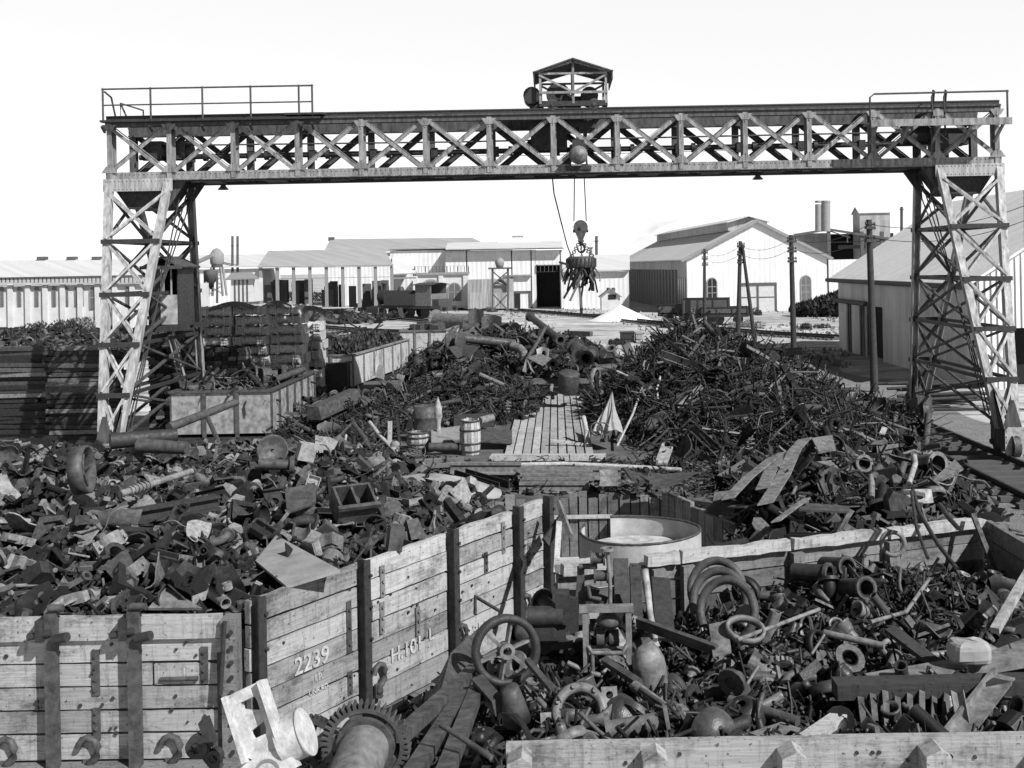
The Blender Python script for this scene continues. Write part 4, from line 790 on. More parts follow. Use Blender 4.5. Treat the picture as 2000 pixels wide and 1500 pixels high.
def scatter(heap, mat, counts, sample, size=(.8, 1.3), tilt=1.0, lift=(-.02, .12), mats=None):
    for name, n in counts.items():
        cat, word, fns = LIB[name]; mt = (mats or {}).get(name, mat); key = (name, mt.name)
        if key not in MESH: MESH[key] = [f().mesh(name, mt) for f in fns]
        for i in range(n):
            p, nrm = sample(); s = rnd.uniform(*size); me = rnd.choice(MESH[key])
            o = link(name, me); q = (nrm + V((rnd.gauss(0, 1), rnd.gauss(0, 1), rnd.gauss(0, 1))) * .45 * tilt).normalized()
            o.matrix_world = align(V(p) + V((0, 0, rnd.uniform(*lift) * s)), q, rnd.uniform(0, 6.283), s)
            tag(o, '%s lying loose in the %s' % (word, heap), cat, '%ss in the %s' % (word, heap))
def stuff(name, label, cat, base, mat, n, sample, size, tmpl, tilt=1.0, stretch=None):
    V_, F_, S_ = [list(base.v)], [], []; fs = list(base.f); ss = list(base.s); off = len(base.v); vs = list(base.v)
    T_ = [(np.array(t.v), t.f, t.s) for t in tmpl]
    for i in range(n):
        tv, tf, ts = T_[rnd.randrange(len(T_))]; p, nrm = sample(); q = (nrm + V((rnd.gauss(0, 1), rnd.gauss(0, 1), rnd.gauss(0, 1))) * tilt).normalized()
        a = np.array(align(V(p), q, rnd.uniform(0, 6.283), rnd.uniform(*size))); x = tv @ a[:3, :3].T + a[:3, 3]
        vs += [tuple(r_) for r_ in x.tolist()]; fs += [tuple(k + off for k in f) for f in tf]; ss += ts; off += len(tv)
    b = MB(); b.v, b.f, b.s = vs, fs, ss; return one(name, b, mat, label, cat, kind='stuff')
SM_T = [MB().box((0, 0, 0), (.3, .12, .03)), MB().box((0, 0, 0), (.16, .13, .09)), MB().cyl((-.2, 0, 0), (.2, 0, 0), .035, n=6), MB().tube((0, 0, -.06), (0, 0, .06), .08, .05, 8), MB().prism([(-.15, -.1), (.2, -.04), (.05, .14)], .02), MB().rod([(-.25, 0, 0), (0, .06, .02), (.25, -.02, 0)], .016, 5), MB().prism(arc_poly(.14, .19, -.8, .8, 5), .08, M.Translation((-.16, 0, 0))), MB().sect((-.2, 0, 0), (.2, 0, 0), [(-.05, -.05), (.05, -.05), (.05, -.03), (-.03, -.03), (-.03, .05), (-.05, .05)])]
RODS = [L_rod(k) for k in (11, 12, 13, 14, 15)] + [MB().rod([(-.5, 0, 0), (-.2, .12, .05), (.15, .1, .12), (.4, -.1, .02)], .012, 4), MB().rod([(.15 * math.cos(t), .15 * math.sin(t), .03 * t) for t in [i * .7 for i in range(14)]], .012, 4)]
BARS = [L_bar(k) for k in (11, 12, 13, 14, 15, 16)]
LONG = [MB().rod([(-1.1, 0, 0), (-.3, .05, .04), (.4, -.03, .02), (1.1, .04, 0)], .016, 4), MB().rod([(-.8, 0, 0), (0, .12, .1), (.8, 0, 0)], .012, 4)]
def inside(p, poly):
    c = False; n = len(poly)
    for i in range(n):
        (x0, y0), (x1, y1) = poly[i], poly[(i + 1) % n]
        if (y0 > p[1]) != (y1 > p[1]) and p[0] < (x1 - x0) * (p[1] - y0) / (y1 - y0) + x0: c = not c
    return c
class Heap:
    def __init__(s, poly, h, power=1.0):
        s.poly, s.h = poly, h; xs, ys = [p[0] for p in poly], [p[1] for p in poly]; s.bx = (min(xs), max(xs), min(ys), max(ys)); s.power = power
    def sample(s):
        while 1:
            x = rnd.uniform(s.bx[0], s.bx[1]); y = s.bx[2] + (s.bx[3] - s.bx[2]) * rnd.random() ** s.power
            if inside((x, y), s.poly): break
        e = .15; z = s.h(x, y); n_ = V((s.h(x - e, y) - s.h(x + e, y), s.h(x, y - e) - s.h(x, y + e), 2 * e)).normalized(); return V((x, y, z)), n_
    def base(s, step=.25, drop=.12):
        m = MB(); x0, x1, y0, y1 = s.bx; nx, ny = int((x1 - x0) / step) + 1, int((y1 - y0) / step) + 1; idx = {}
        for i in range(nx):
            for j in range(ny):
                c = (x0 + (i + .5) * step, y0 + (j + .5) * step)
                if not inside(c, s.poly): continue
                q = []
                for a, b in ((0, 0), (1, 0), (1, 1), (0, 1)):
                    k = (i + a, j + b)
                    if k not in idx:
                        x, y = x0 + k[0] * step, y0 + k[1] * step; idx[k] = len(m.v); m.v.append((x, y, s.h(x, y) - drop + .08 * mnoise.noise(V((x * 2.3, y * 2.3, 5)))))
                    q.append(idx[k])
                m.f.append(tuple(q)); m.s.append(False)
        return m
def nz(x, y, f=.7, k=0): return mnoise.noise(V((x * f, y * f, k + .37)))
gauss = lambda x, y, cx, cy, rx, ry, h: h * math.exp(-((x - cx) / rx) ** 2 - ((y - cy) / ry) ** 2)
# --- left heap behind the wagon walls
def hL(x, y):
    z = 2.28 + .17 * nz(x, y) + gauss(x, y, -4.6, 12.5, 1.8, 1.2, .18) + gauss(x, y, -7, 21, 3, 3, .1)
    z -= .55 * max(0, min(1, (x + 2.6) / 2.2)) * max(0, min(1, (y - 13.2) / 3)); z -= .5 * max(0, min(1, (y - 18.5) / 4)) * max(0, min(1, (x + 5) / 3)); z -= .62 * max(0, min(1, (y - 15) / 9)); return z
HL = Heap([(-7.9, 10.72), (-3.15, 10.72), (-2.95, 10.95), (-.28, 15.1), (-.95, 17.2), (-2.4, 20.4), (-2.9, 22.5), (-5.2, 24.2), (-12.5, 24.2), (-9.2, 14)], hL, 1.25)
NL = 'left foreground scrap heap'
stuff('scrap_heap', 'mass of small broken castings filling the left foreground behind wagon boards', 'scrap heap', HL.base(), S_LEFT, 9000, HL.sample, (.35, .9), SM_T, 1.0)
scatter(NL, I_LEFT, dict(brake_block=232, iron_bracket=139, bent_plate=147, torn_plate=116, holed_plate=93, pipe_length=43, flanged_pipe=21, elbow_pipe=27, angle_bar=40, channel_bar=40, bent_rod=52, iron_ring=21, gear_wheel=12, axle_box=71, bearing_cap=124, forked_casting=124, wedge_casting=62, tray_casting=40, pulley_wheel=18, iron_hook=24, large_bolt=37, dome_cover=27, iron_lever=62, steel_strap=55), HL.sample, (.42, .9), 1.25, (0, .2))
# --- right foreground bin
def hR(x, y):
    z = 2.0 - .115 * (y - 8) + .09 * nz(x, y, 1.1, 2) + gauss(x, y, 4.4, 11.4, 1.5, 1.6, .25) + gauss(x, y, 3.4, 12.9, 1.5, 1.0, .42) - gauss(x, y, .5, 11, 1.2, 1.2, .22) - .3 * max(0, min(1, (-x) / .6)); return z
HR = Heap([(-.42, 7.85), (5.3, 7.85), (5.3, 13.85), (.15, 12.1), (-.3, 13.4), (-.85, 10.6), (-.75, 9.2)], hR, 1.1)
NR = 'right foreground scrap bin'
stuff('scrap_heap', 'mass of small dark fittings and rods filling the right foreground bin', 'scrap heap', HR.base(.2), S_BIN, 7000, HR.sample, (.3, .8), SM_T + RODS[:3], 1.0)
scatter(NR, I_BIN, dict(bell_fitting=70, socket_fitting=60, pipe_length=26, flanged_pipe=16, elbow_pipe=30, bent_rod=45, iron_bracket=24, bearing_cap=30, iron_ring=22, large_bolt=36, pulley_wheel=16, holed_plate=14, bent_plate=18, torn_plate=16, coil_spring=14, iron_hook=12, dome_cover=12, angle_bar=10, steel_strap=12, forked_casting=16, gear_wheel=8), HR.sample, (.5, .95), 1.6, (0, .14), dict(bell_fitting=FIT, socket_fitting=FIT, dome_cover=FIT))
HP = Heap([(-3.0, 7.0), (-.45, 7.0), (-.8, 9.2), (-.9, 10.6), (-.5, 13.6), (-2.9, 10.3)], lambda x, y: .95 + .05 * nz(x, y, 1.3, 3))  # dark filler added so no sunlit ground shows in the void
stuff('scrap_litter', 'dark filler scrap added in the black void between wagon side and the bin', 'scrap litter', HP.base(.3), S_DARK, 500, HP.sample, (.3, .8), SM_T, .6)
H1 = Heap([(-62, 72), (-30, 66), (-24, 84), (-34, 100), (-60, 100)], lambda x, y: .35 + .35 * nz(x, y, .18, 31))
stuff('yard_clutter', 'grey clutter of drums, castings and timber beyond the sleeper stacks', 'yard clutter', H1.base(1.5, .3), S_LEFT, 2200, H1.sample, (1.6, 5.0), SM_T, .7)
H2 = Heap([(-40, 112), (-18.5, 112), (-17, 126), (-41, 130)], lambda x, y: .25 + .4 * nz(x, y, .2, 33))
stuff('yard_clutter', 'dark clutter of machine parts and drums in front of the open shed', 'yard clutter', MB(), S_MID, 420, H2.sample, (2.0, 6.0), SM_T, .7)
H3 = Heap([(-21, 76), (-14.5, 74), (-12.5, 92), (-19, 98)], lambda x, y: .15 + .25 * nz(x, y, .3, 35))
stuff('yard_clutter', 'scattered beams and offcuts on pale ground left of the far heap', 'yard clutter', MB(), S_MID, 130, H3.sample, (1.5, 5.0), SM_T + BARS, .35)
# --- tall wiry heap on the right
def hW(x, y):
    d = math.hypot((x - 4.05) / (3.5 if x < 4.05 else 5.4), (y - 33.5) / (9.5 if y < 33.5 else 7)); z = .75 + 3.05 * max(0, 1 - d) ** .9 + gauss(x, y, 6.2, 28, 1.6, 2.4, .35); return z + .3 * nz(x, y, .55, 4) + .2 * nz(x, y, 1.6, 6)
HW = Heap([(1.05, 26), (1.9, 23.9), (3.2, 23.0), (6.5, 23.6), (9.6, 28.4), (10.6, 34), (9.5, 39), (6, 42), (2, 42), (.95, 36), (.95, 30)], hW, 1.15)
NW = 'tall wiry scrap heap on the right'
stuff('scrap_heap', 'tall dark tangle of wire, rods and turnings piled on the right', 'scrap heap', HW.base(.35), S_DARK, 15000, HW.sample, (.3, 1.1), RODS[:6] + BARS + BARS + BARS + LONG + SM_T, .7)
scatter(NW, I_DARK, dict(flat_bar=120, channel_bar=36, iron_bracket=24, bent_rod=70, coil_spring=20, steel_strap=60, angle_bar=44, iron_ring=26, torn_plate=46, bent_plate=44, pipe_length=36, iron_lever=30, large_bolt=30, iron_hook=24), HW.sample, (.75, 1.5), .9, (0, .22))
for i in range(70):
    x = rnd.uniform(1.6, 9); y = rnd.uniform(26, 35); a = rnd.gauss(.45, .5); L_ = rnd.uniform(1.2, 3.0); d = V((math.cos(a), math.sin(a) * .6, 0)) * L_ / 2
    if not inside((x, y), HW.poly): continue
    p, q = V((x, y, 0)) - d, V((x, y, 0)) + d; p.z = hW(p.x, p.y) + .12; q.z = hW(q.x, q.y) + .18
    tag(MB().rod([p, (p + q) / 2 + V((0, 0, rnd.uniform(0, .3))), q], rnd.uniform(.022, .05), 6).build('long_rod', I_MID), 'long rod lying across the tall wiry scrap heap', 'rod', 'long rods across the wiry heap')
# --- low plate scrap in front of it
def hF(x, y): return 1.08 + gauss(x, y, 5.2, 19.5, 3.6, 3.2, .45) + .12 * nz(x, y, .8, 7) - .06 * max(0, x - 5.5) ** 1.6 * .5
HF = Heap([(3.0, 18.6), (2.4, 15.6), (3.2, 14.3), (5.6, 14.6), (7.2, 17.6), (7.7, 20.5), (8.7, 25), (8.6, 27), (6.5, 26), (3.4, 23.6)], hF)
NF = 'low scrap heap beside the crane rails'
stuff('scrap_heap', 'low spread of rusty plates and offcuts beside the crane rails', 'scrap heap', HF.base(.25), S_DARK, 5500, HF.sample, (.35, 1.0), SM_T + RODS[:2], .9)
scatter(NF, I_DARK, dict(flat_bar=60, bent_plate=60, torn_plate=44, channel_bar=26, angle_bar=40, pipe_length=28, bent_rod=40, iron_bracket=20, axle_box=10, steel_strap=24, iron_lever=18, iron_ring=8, holed_plate=12, coil_spring=10, wedge_casting=10), HF.sample, (.65, 1.3), 1.0, (0, .18))
HQ = Heap([(-6.4, 24.4), (-2.2, 21.5), (1.8, 21.3), (2.9, 20.6), (4.4, 24), (1.2, 25), (-1.6, 24.9), (-4.5, 26.3)], lambda x, y: 1.16 + .05 * nz(x, y, 1.5, 5) + .3 * max(0, min(1, (-2.5 - x) / 2)))
stuff('scrap_litter', 'rods, offcuts and broken bits lying loose in front of the deck', 'scrap litter', HQ.base(.3, .06), S_MID, 1500, HQ.sample, (.3, .9), SM_T + RODS, .4)
# --- central heaps on the platform and beyond
def hC(x, y):
    z = .75 + gauss(x, y, -6.2, 31.5, 2.4, 4, .9) + gauss(x, y, -1.9, 35, 1.9, 3.2, 1.1) + gauss(x, y, -4.2, 37, 2.4, 4, .8) + .14 * nz(x, y, .8, 9) - gauss(x, y, -3.2, 26, 1.5, 2, .25); return z
HC = Heap([(-7.6, 26.5), (-6.6, 24.6), (-2.6, 26.6), (-2.3, 27.4), (-1.3, 29.4), (-.65, 32), (-.4, 38), (.4, 42), (-6.6, 42), (-7.6, 36)], hC)
NC = 'central scrap heap behind the barrels'
stuff('scrap_heap', 'dark central heap of small springs, bars and pipe ends behind the barrels', 'scrap heap', HC.base(.35), S_DARK, 8000, HC.sample, (.35, .9), SM_T + RODS, 1.0)
scatter(NC, I_MID, dict(flat_bar=70, bent_rod=55, coil_spring=30, pipe_length=60, flanged_pipe=46, bent_plate=34, torn_plate=26, angle_bar=30, iron_ring=16, steel_strap=20, iron_lever=20, socket_fitting=40, bearing_cap=16), HC.sample, (.55, 1.15), 1.2, (0, .2))
def hB(x, y): return .4 + gauss(x, y, -3.0, 51, 4.2, 5, 2.2) + gauss(x, y, 1.2, 47, 2.2, 4, 1.3) + .25 * nz(x, y, .5, 11)
HB = Heap([(-7, 43), (3.4, 42.5), (4.2, 50), (1, 57), (-7, 57)], hB)
NBK = 'far scrap heap near the middle'
stuff('scrap_heap', 'far heap of large pipes and tank scrap in the middle distance', 'scrap heap', HB.base(.5), S_MID, 4500, HB.sample, (.5, 1.4), SM_T + RODS, 1.0)
scatter(NBK, I_MID, dict(flanged_pipe=40, pipe_length=40, elbow_pipe=16, bent_plate=30, torn_plate=30, iron_ring=18, angle_bar=24, bent_rod=20, holed_plate=12, dome_cover=10), HB.sample, (.9, 1.7), 1.1, (0, .2))
# ------------------------------------------------------------------ wooden wagon walls round the foreground heaps
def planks(L, rows, th=.06, z0=0, mat=WOODX, split=None, jit=.006, proud=(), y0=0.0, ragged=.0, gp_=.009, trim={}):
    m = MB(); z = z0
    for i, h in enumerate(rows):
        cuts = [0] + sorted(split[i] if split and split.get(i) else []) + [L]
        for bay, (a, b) in enumerate(zip(cuts, cuts[1:])):
            a += trim.get((i, bay), 0); dy = -(.045 if i in proud else 0) + rnd.uniform(-jit, jit); k = 10; e = [rnd.uniform(-ragged, ragged) for _ in range(2 * k + 2)]
            a2, b2 = a + .004 + rnd.uniform(0, ragged), b - .004 - rnd.uniform(0, ragged); top, bot = [], []; gq = gp_ * rnd.uniform(.4, 1.9); tl = rnd.uniform(-.006, .006)
            for q in range(k + 1): x = a2 + (b2 - a2) * q / k; bot.append((x, z + gp_ * .6 + tl * q / k + abs(e[q]) * .4)); top.append((x, z + h - gq + tl * q / k - abs(e[k + 1 + q]) * (.9 if i == len(rows) - 1 else .4)))
            m.prism(bot + top[::-1], th, M.Translation((0, y0 + th / 2 + dy, 0)) @ UPX)
        z += h
    return m
def letters(txt, size, par, loc, name='lettering', mat=PAINT, sx=1.0):
    c = bpy.data.curves.new(name, 'FONT'); c.body = txt; c.size = size; c.extrude = .0015; c.offset = size * .012; o = bpy.data.objects.new(name, c); col.objects.link(o); me = bpy.data.meshes.new_from_object(o); bpy.data.objects.remove(o)
    me.transform(UPX @ M.Scale(sx, 4, V((1, 0, 0)))); me.materials.clear(); me.materials.append(mat); return link(name, me, par, loc)
def rope_hook(par, x, y, z, s=1.0, mat=IRONM):
    m = MB(); pts = [(x + .0, y - .03, z - .16 * s), (x, y - .03, z)] + [(x - .0 + s * (.055 - .07 * math.cos(a) - .05 + .06), y - .03, z + s * (.1 + .075 * math.sin(a))) for a in []]
    pts = [(x, y - .02, z - .12 * s), (x, y - .03, z - .02 * s)] + [(x + s * .075 * math.sin(a) + .0, y - .035, z + s * (.09 - .095 * math.cos(a))) for a in [R(q) for q in (20, 60, 100, 140, 180, 220, 262)]]
    m.rod(pts, .034 * s, 8, .024 * s); m.box((x, y - .012, z - .05 * s), (.09 * s, .024, .12 * s)); m.lathe([(.035 * s, 0), (.03 * s, .02), (0, .03)], 10, align((x, y - .035, z - .06 * s), (0, -1, 0))); return m.build('rope_hook', mat, par)
def strap(par, x, y, z0, z1, w_=.06, mat=IRONM, name='iron_strap', bolts=3):
    m = MB().bb(x - w_ / 2, x + w_ / 2, y - .02, y - .004, z0, z1)
    for i in range(bolts): zz = z0 + (z1 - z0) * (i + .5) / bolts; m.cyl((x, y - .018, zz), (x, y - .04, zz), .018, n=6)
    return m.build(name, mat, par)
def tpost(par, x, y, z0, z1, w_=.12, d=.13, mat=IRONM):
    m = MB().bb(x - w_ / 2, x + w_ / 2, y - d, y - d + .02, z0, z1); m.bb(x - .012, x + .012, y - d + .021, y - .002, z0, z1)
    for i in range(6): zz = z0 + (z1 - z0) * (i + .5) / 6; m.cyl((x + .035, y - d, zz), (x + .035, y - d - .025, zz), .02, n=6)
    return m.build('stanchion', mat, par)
ROWS = [.26, .22, .22, .22, .22, .24]
aL, aR = P(-60, 1200, 10.4).x, P(436, 1190, 10.4).x; L = aR - aL
A = thing('timber_wagon', 'weathered wooden wagon end facing camera at lower left with iron hooks', 'wagon', (aL, 10.4, 0)); zA = 1.0; zT = zA + sum(ROWS)
planks(L, ROWS, .07, zA, WOODX, {1: [L * .5], 3: [L * .72]}, .004, (5,), ragged=.012).build('planking', WOODX, A)
lx = lambda x: P(x, 1300, 10.4).x - aL
MB().bb(-.1, L + .2, -.12, .2, zA - .28, zA - .02).build('sill_beam', WOODD, A)
for x in (110, 270):
    m = MB().bb(lx(x) - .055, lx(x) + .055, -.13, -.05, zA - .25, zT + .05); m.cyl((lx(x) - .02, -.1, zT + .1), (lx(x) + .12, -.1, zT + .1), .035, n=8); m.build('stanchion', IRONM, A)
    m = MB().cyl((lx(x) - .2, -.13, zT - .16), (lx(x) + .02, -.13, zT - .12), .035, n=8); m.cyl((lx(x) + .05, -.16, zT - .18), (lx(x) + .2, -.2, zT - .14), .045, n=8); m.box((lx(x) - .08, -.12, zT - .1), (.07, .12, .2)); m.build('corner_pin', IRONB, A)
for x, z0, z1 in ((188, zA + .62, zA + 1.05), (188, zA + .2, zA + .5), (400, zA + .72, zA + 1.06), (432, zA + .05, zA + 1.0)): strap(A, lx(x), 0, z0, z1, .07, IRONM, bolts=4)
m = MB()
for i in range(26): x = rnd.uniform(.2, L - .1); z = zA + rnd.uniform(.1, 1.3); m.cyl((x, -.003, z), (x, -.02, z), rnd.uniform(.01, .022), n=6)
m.build('bolt_heads', IRONB, A)
m = MB(); m.rod([(lx(314), -.012, zA + .76), (lx(340), -.03, zA + .765), (lx(388), -.03, zA + .77)], .022); m.build('handle_bar', IRONM, A)
rope_hook(A, lx(172), -.0, zA + .0, 1.25); rope_hook(A, lx(332), -.0, zA + .0, 1.25); rope_hook(A, lx(10), 0, zA + .0, 1.25)
m = MB(); m.bb(L - .0, L + .14, -.1, .1, zA - .1, zT - .04); m.build('corner_plate', WOODD, A)
m = MB()
for k in range(9): m.cyl((L + .1, -.1, zA + .1 + k * .14), (L + .1, -.13, zA + .1 + k * .14), .022, n=6)
m.rod([(L + .05, -.12, zT - .05), (L - .0, -.13, zA + .65)], .022); m.build('corner_rivets', IRONB, A)
letters('1', .12, A, (lx(355), -.006, zA + .78), sx=.8)
# side wall going away to the right
b0, b1 = V((-3.02, 10.55, 0)), V((-.2, 15.0, 0)); dB = (b1 - b0).normalized(); LB = (b1 - b0).length
B = thing('timber_wagon', 'long wooden wagon side numbered 2239 with four dark iron stanchions', 'wagon', b0, math.atan2(dB.y, dB.x)); zB = .74
tB = lambda x: ((x - CX + 12) / FP * b0.y - b0.x) / (dB.x - (x - CX + 12) / FP * dB.y)
post_t = [.06, tB(676), tB(852), tB(981), LB - .05]
sp = {i: [post_t[1], post_t[2], post_t[3]] for i in range(7)}
RB = [.28, .26, .22, .24, .23, .23, .24]; TBZ = zB + sum(RB)
planks(LB, RB, .07, zB, WOODX, sp, .008, (), ragged=.02, trim={(5, 1): .12, (4, 1): .2, (3, 1): .17, (2, 1): .07}).build('planking', WOODX, B)
for x in post_t: tpost(B, x, 0, zB - .3, TBZ + .04, .1, .14, IRONB)
MB().bb(-.05, LB, -.08, .1, zB - .3, zB - .02).build('sill_beam', WOODD, B)
for x in (705, 868, 995): rope_hook(B, tB(x), -.04, 1.06, 1.2)
for x, z0, z1 in ((655, .05, .3), (655, .5, 1.05), (720, .55, .9), (722, .95, 1.3), (790, .35, .68), (868, .7, 1.1), (925, .75, 1.0), (1010, .6, .9), (960, .9, 1.3)): strap(B, tB(x), 0, 1.02 + z0, 1.02 + z1, .07, IRONM if x % 2 else WOODD)
m = MB()
for i in range(40): x = rnd.uniform(.15, LB - .1); z = zB + rnd.uniform(.1, 1.35); m.cyl((x, -.003, z), (x, -.018, z), rnd.uniform(.008, .018), n=6)
m.build('bolt_heads', IRONB, B)
letters('2239', .25, B, (tB(546), -.017, 1.53)); letters('I.P.', .1, B, (tB(586), -.017, 1.38)); letters('UNR.RD.', .075, B, (tB(574), -.017, 1.26))
letters('H.101', .23, B, (tB(735), -.017, 1.2)); letters('L', .2, B, (tB(810), -.017, 1.25)); letters('33H', .24, B, (tB(884), -.017, 1.02)); letters('AY', .17, B, (tB(888), -.017, .84))
# front board of the right bin
fL, fR = P(985, 1452, 7.65).x, P(2080, 1440, 7.65).x; L = fR - fL
Fb = thing('timber_wagon', 'low front wagon board at the bottom right edge with protruding posts', 'wagon', (fL, 7.65, 0)); zt = 2.28
planks(L, [.3, .3, .34], .08, zt - .94, WOODX, {2: []}, .004, ragged=.008).build('planking', WOODX, Fb)
for x in (1010, 1275, 1545, 1825, 2060):
    q = P(x, 1470, 7.5).x - fL; m = MB().prism([(-.07, -.95), (.1, -.95), (.1, -.06), (.03, -.01), (-.07, -.06)], .2, M.Translation((q, -.1, zt)) @ UPX); m.build('post', WOODX, Fb)
m = MB()
for i in range(30): x = rnd.uniform(.1, L); z = zt - rnd.uniform(.05, .5); m.cyl((x, -.004, z), (x, -.015, z), .014, n=6)
m.build('bolt_heads', IRONB, Fb)
# far wall of the bin (inside face towards camera)
c0, c1 = V((-.05, 12.15, 0)), V((5.42, 14.05, 0)); dC = (c1 - c0).normalized(); LC = (c1 - c0).length
Cw = thing('timber_wagon', 'rear grey wagon side of the right bin with pale split top rail', 'wagon', c0, math.atan2(dC.y, dC.x))
RC = [.28, .24, .24, .22, .2]; zC = 2.18 - sum(RC); tC = lambda x: ((x - CX + 10) / FP * c0.y - c0.x) / (dC.x - (x - CX + 10) / FP * dC.y)
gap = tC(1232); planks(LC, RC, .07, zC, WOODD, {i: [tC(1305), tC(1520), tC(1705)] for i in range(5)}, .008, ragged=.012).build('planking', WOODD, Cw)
for a, b in ((.05, tC(1165)), (tC(1238), tC(1302)), (tC(1306), tC(1518)), (tC(1524), tC(1706)), (tC(1712), LC - .02)):
    n_ = max(4, int((b - a) / .12)); wd_ = rnd.uniform(.1, .13); tp = [(x_, 2.3 + rnd.uniform(-.014, .008) - (.02 if rnd.random() < .12 else 0)) for x_ in np.linspace(a + .01, b - .01, n_)]; bt = [(x_, 2.175 + rnd.uniform(-.008, .008)) for x_ in np.linspace(a, b, n_)]
    MB().prism(bt + tp[::-1], wd_, M.Translation((0, -.03, 0)) @ UPX).build('top_rail', WOODT, Cw)
for x in (1180, 1248, 1306, 1520, 1706): q = tC(x); MB().bb(q - .0, q + .15, -.12, -.005, zC - .2, 2.14).build('post', WOODD, Cw)
c2 = V((5.42, 14.0, 0)); Dw = thing('timber_wagon', 'dark shaded right end wall of the foreground bin', 'wagon', c2, R(-90))
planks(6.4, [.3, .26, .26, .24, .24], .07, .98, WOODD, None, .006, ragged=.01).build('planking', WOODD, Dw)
for q in (.1, 1.6, 3.1, 4.6): MB().bb(q, q + .13, .085, .2, .9, 2.26).build('post', WOODD, Dw)
MB().beam((.25, -.25, 2.4), (1.5, -.06, .9), .06, .04).build('tie_bar', IRONB, Dw)
# ------------------------------------------------------------------ loading platform, deck, retaining wall
m = MB(); m.prism([(-7.4, 24.8), (-2.3, 21.4), (1.9, 21.2), (3.0, 20.4), (4.4, 24), (7.6, 27.6), (8.2, 40), (1, 46), (-7.6, 44)], 1.1, M.Translation((0, 0, .58)))
tag(m.build('platform', CLINK), 'raised cinder platform under the central scrap', 'platform', kind='structure')
dk = thing('timber_deck', 'sunlit plank deck leading back between the scrap heaps', 'deck', (0, 0, 1.15)); x0, x1 = -1.28, .82; m = MB(); n_ = 10
for i in range(n_):
    w_ = (x1 - x0) / n_; a = x0 + i * w_
    for y0, y1, dz in ((25.2, 29.6 + rnd.uniform(-.3, .3), .0), (29.75, 37.2 + rnd.uniform(-.4, .6), -.02)): m.bb(a + .018, a + w_ - .018, y0 + rnd.uniform(-.05, .1), y1, .02 + dz, .09 + dz + rnd.uniform(0, .012))
m.build('planking', WOODY, dk); MB().bb(x0 - .3, x1 + .25, 24.95, 25.17, -.0, .14).build('edge_beam', WOODP, dk)
rw = thing('plank_retaining_wall', 'upright plank retaining wall below the stacked rails', 'retaining wall', (-2.3, 21.1, 0))
m = MB(); x = 0
while x < 4.3:
    w_ = rnd.uniform(.16, .24); m.bb(x, x + w_ - .02, rnd.uniform(-.02, .02), .08, .0, 1.2 + rnd.uniform(-.12, .06)); x += w_ + rnd.uniform(0, .015)
m.build('planking', WOODZ, rw); m = MB().bb(1.2, 3.3, -.06, -.025, .75, .82); m.build('rail_strip', WOODP, rw)
m = MB(); x = 0
rw2 = thing('plank_retaining_wall', 'shaded return of the plank wall running beside the tank ring', 'retaining wall', (1.95, 21.0, 0), math.atan2(-3.0, 1.3))
while x < 3.4:
    w_ = rnd.uniform(.2, .3); m.bb(x, x + w_ - .02, .0, .08, .0, 1.22 + rnd.uniform(-.08, .05)); x += w_
m.build('planking', WOODZ, rw2)
def ith(name, mb, mat, label, cat, group=None): return one(name, mb, mat, label, cat, group)
# rails and timbers stacked on its edge
RAILP = [(-.07, -.08), (.07, -.08), (.07, -.06), (.015, -.045), (.015, .03), (.037, .045), (.037, .08), (-.037, .08), (-.037, .045), (-.015, .03), (-.015, -.045), (-.07, -.06)]
for i, (xa, ya, xb, yb, D) in enumerate(((1018, 923, 1212, 924, 22.4), (1016, 936, 1160, 937, 22.1), (1020, 944, 1158, 945, 21.9), (1014, 953, 1150, 953, 21.7), (880, 914, 1018, 914, 22.6), (885, 919, 1010, 921, 22.8), (1012, 929, 1158, 930, 22.3))):
    ith('steel_rail', MB().sect(P(xa, ya, D), P(xb, yb, D), [(a * 1.7, b * 1.5) for a, b in RAILP]), IRONL, 'dark steel rail lying in the flat stack above the plank wall', 'rail', 'rails stacked above the plank wall')
for xa, ya, xb, yb, D0, D1, lb in ((878, 928, 965, 962, 22.2, 21.0, 'dark channel beam slanting down at left of the rail stack'), (900, 925, 985, 950, 22.3, 21.2, 'second channel beam slanting beside the rail stack'), (872, 950, 950, 968, 21.4, 20.6, 'lowest channel beam poking out left of plank wall')):
    ith('channel_beam', MB().sect(P(xa, ya, D0), P(xb, yb, D1), [(-.13, -.09), (.13, -.09), (.13, .09), (.11, .09), (.11, -.06), (-.11, -.06), (-.11, .09), (-.13, .09)]), IRONB, lb, 'channel beam')
ith('timber_pole', MB().rod([P(1000, 908, 23.6), P(1105, 906, 23.8), P(1250, 913, 23.8), P(1330, 918, 23.4)], .05, 8), WOODT, 'long pale timber pole on top of the rail stack', 'timber')
for xa, ya, xb, yb, D, s_, lb, mt in ((960, 893, 1150, 893, 24.7, .13, 'pale squared baulk lying along the deck front edge', WOODT), (740, 905, 905, 898, 24.3, .1, 'weathered board stack left of the deck front', WOODD), (770, 916, 910, 905, 23.9, .08, 'long thin board below the barrels', WOODD), (660, 912, 780, 896, 23.4, .1, 'bright splintered plank end left of the boards', WOODP), (1075, 860, 1140, 868, 26.6, .06, 'loose batten lying on the plank deck', WOODP)):
    ith('timber_baulk', MB().beam(P(xa, ya, D), P(xb, yb, D), s_ * 1.6, s_), mt, lb, 'timber')
ith('bright_plate', MB().grid(lambda u, v: P(1172 + u * 36 - 4 * abs(v - .5), 918 + v * 32, 21.4 - .5 * v + .1 * math.sin(u * 3)), 5, 4, .015), IRONL, 'light ribbed plate standing right of the rail stack', 'metal plate')
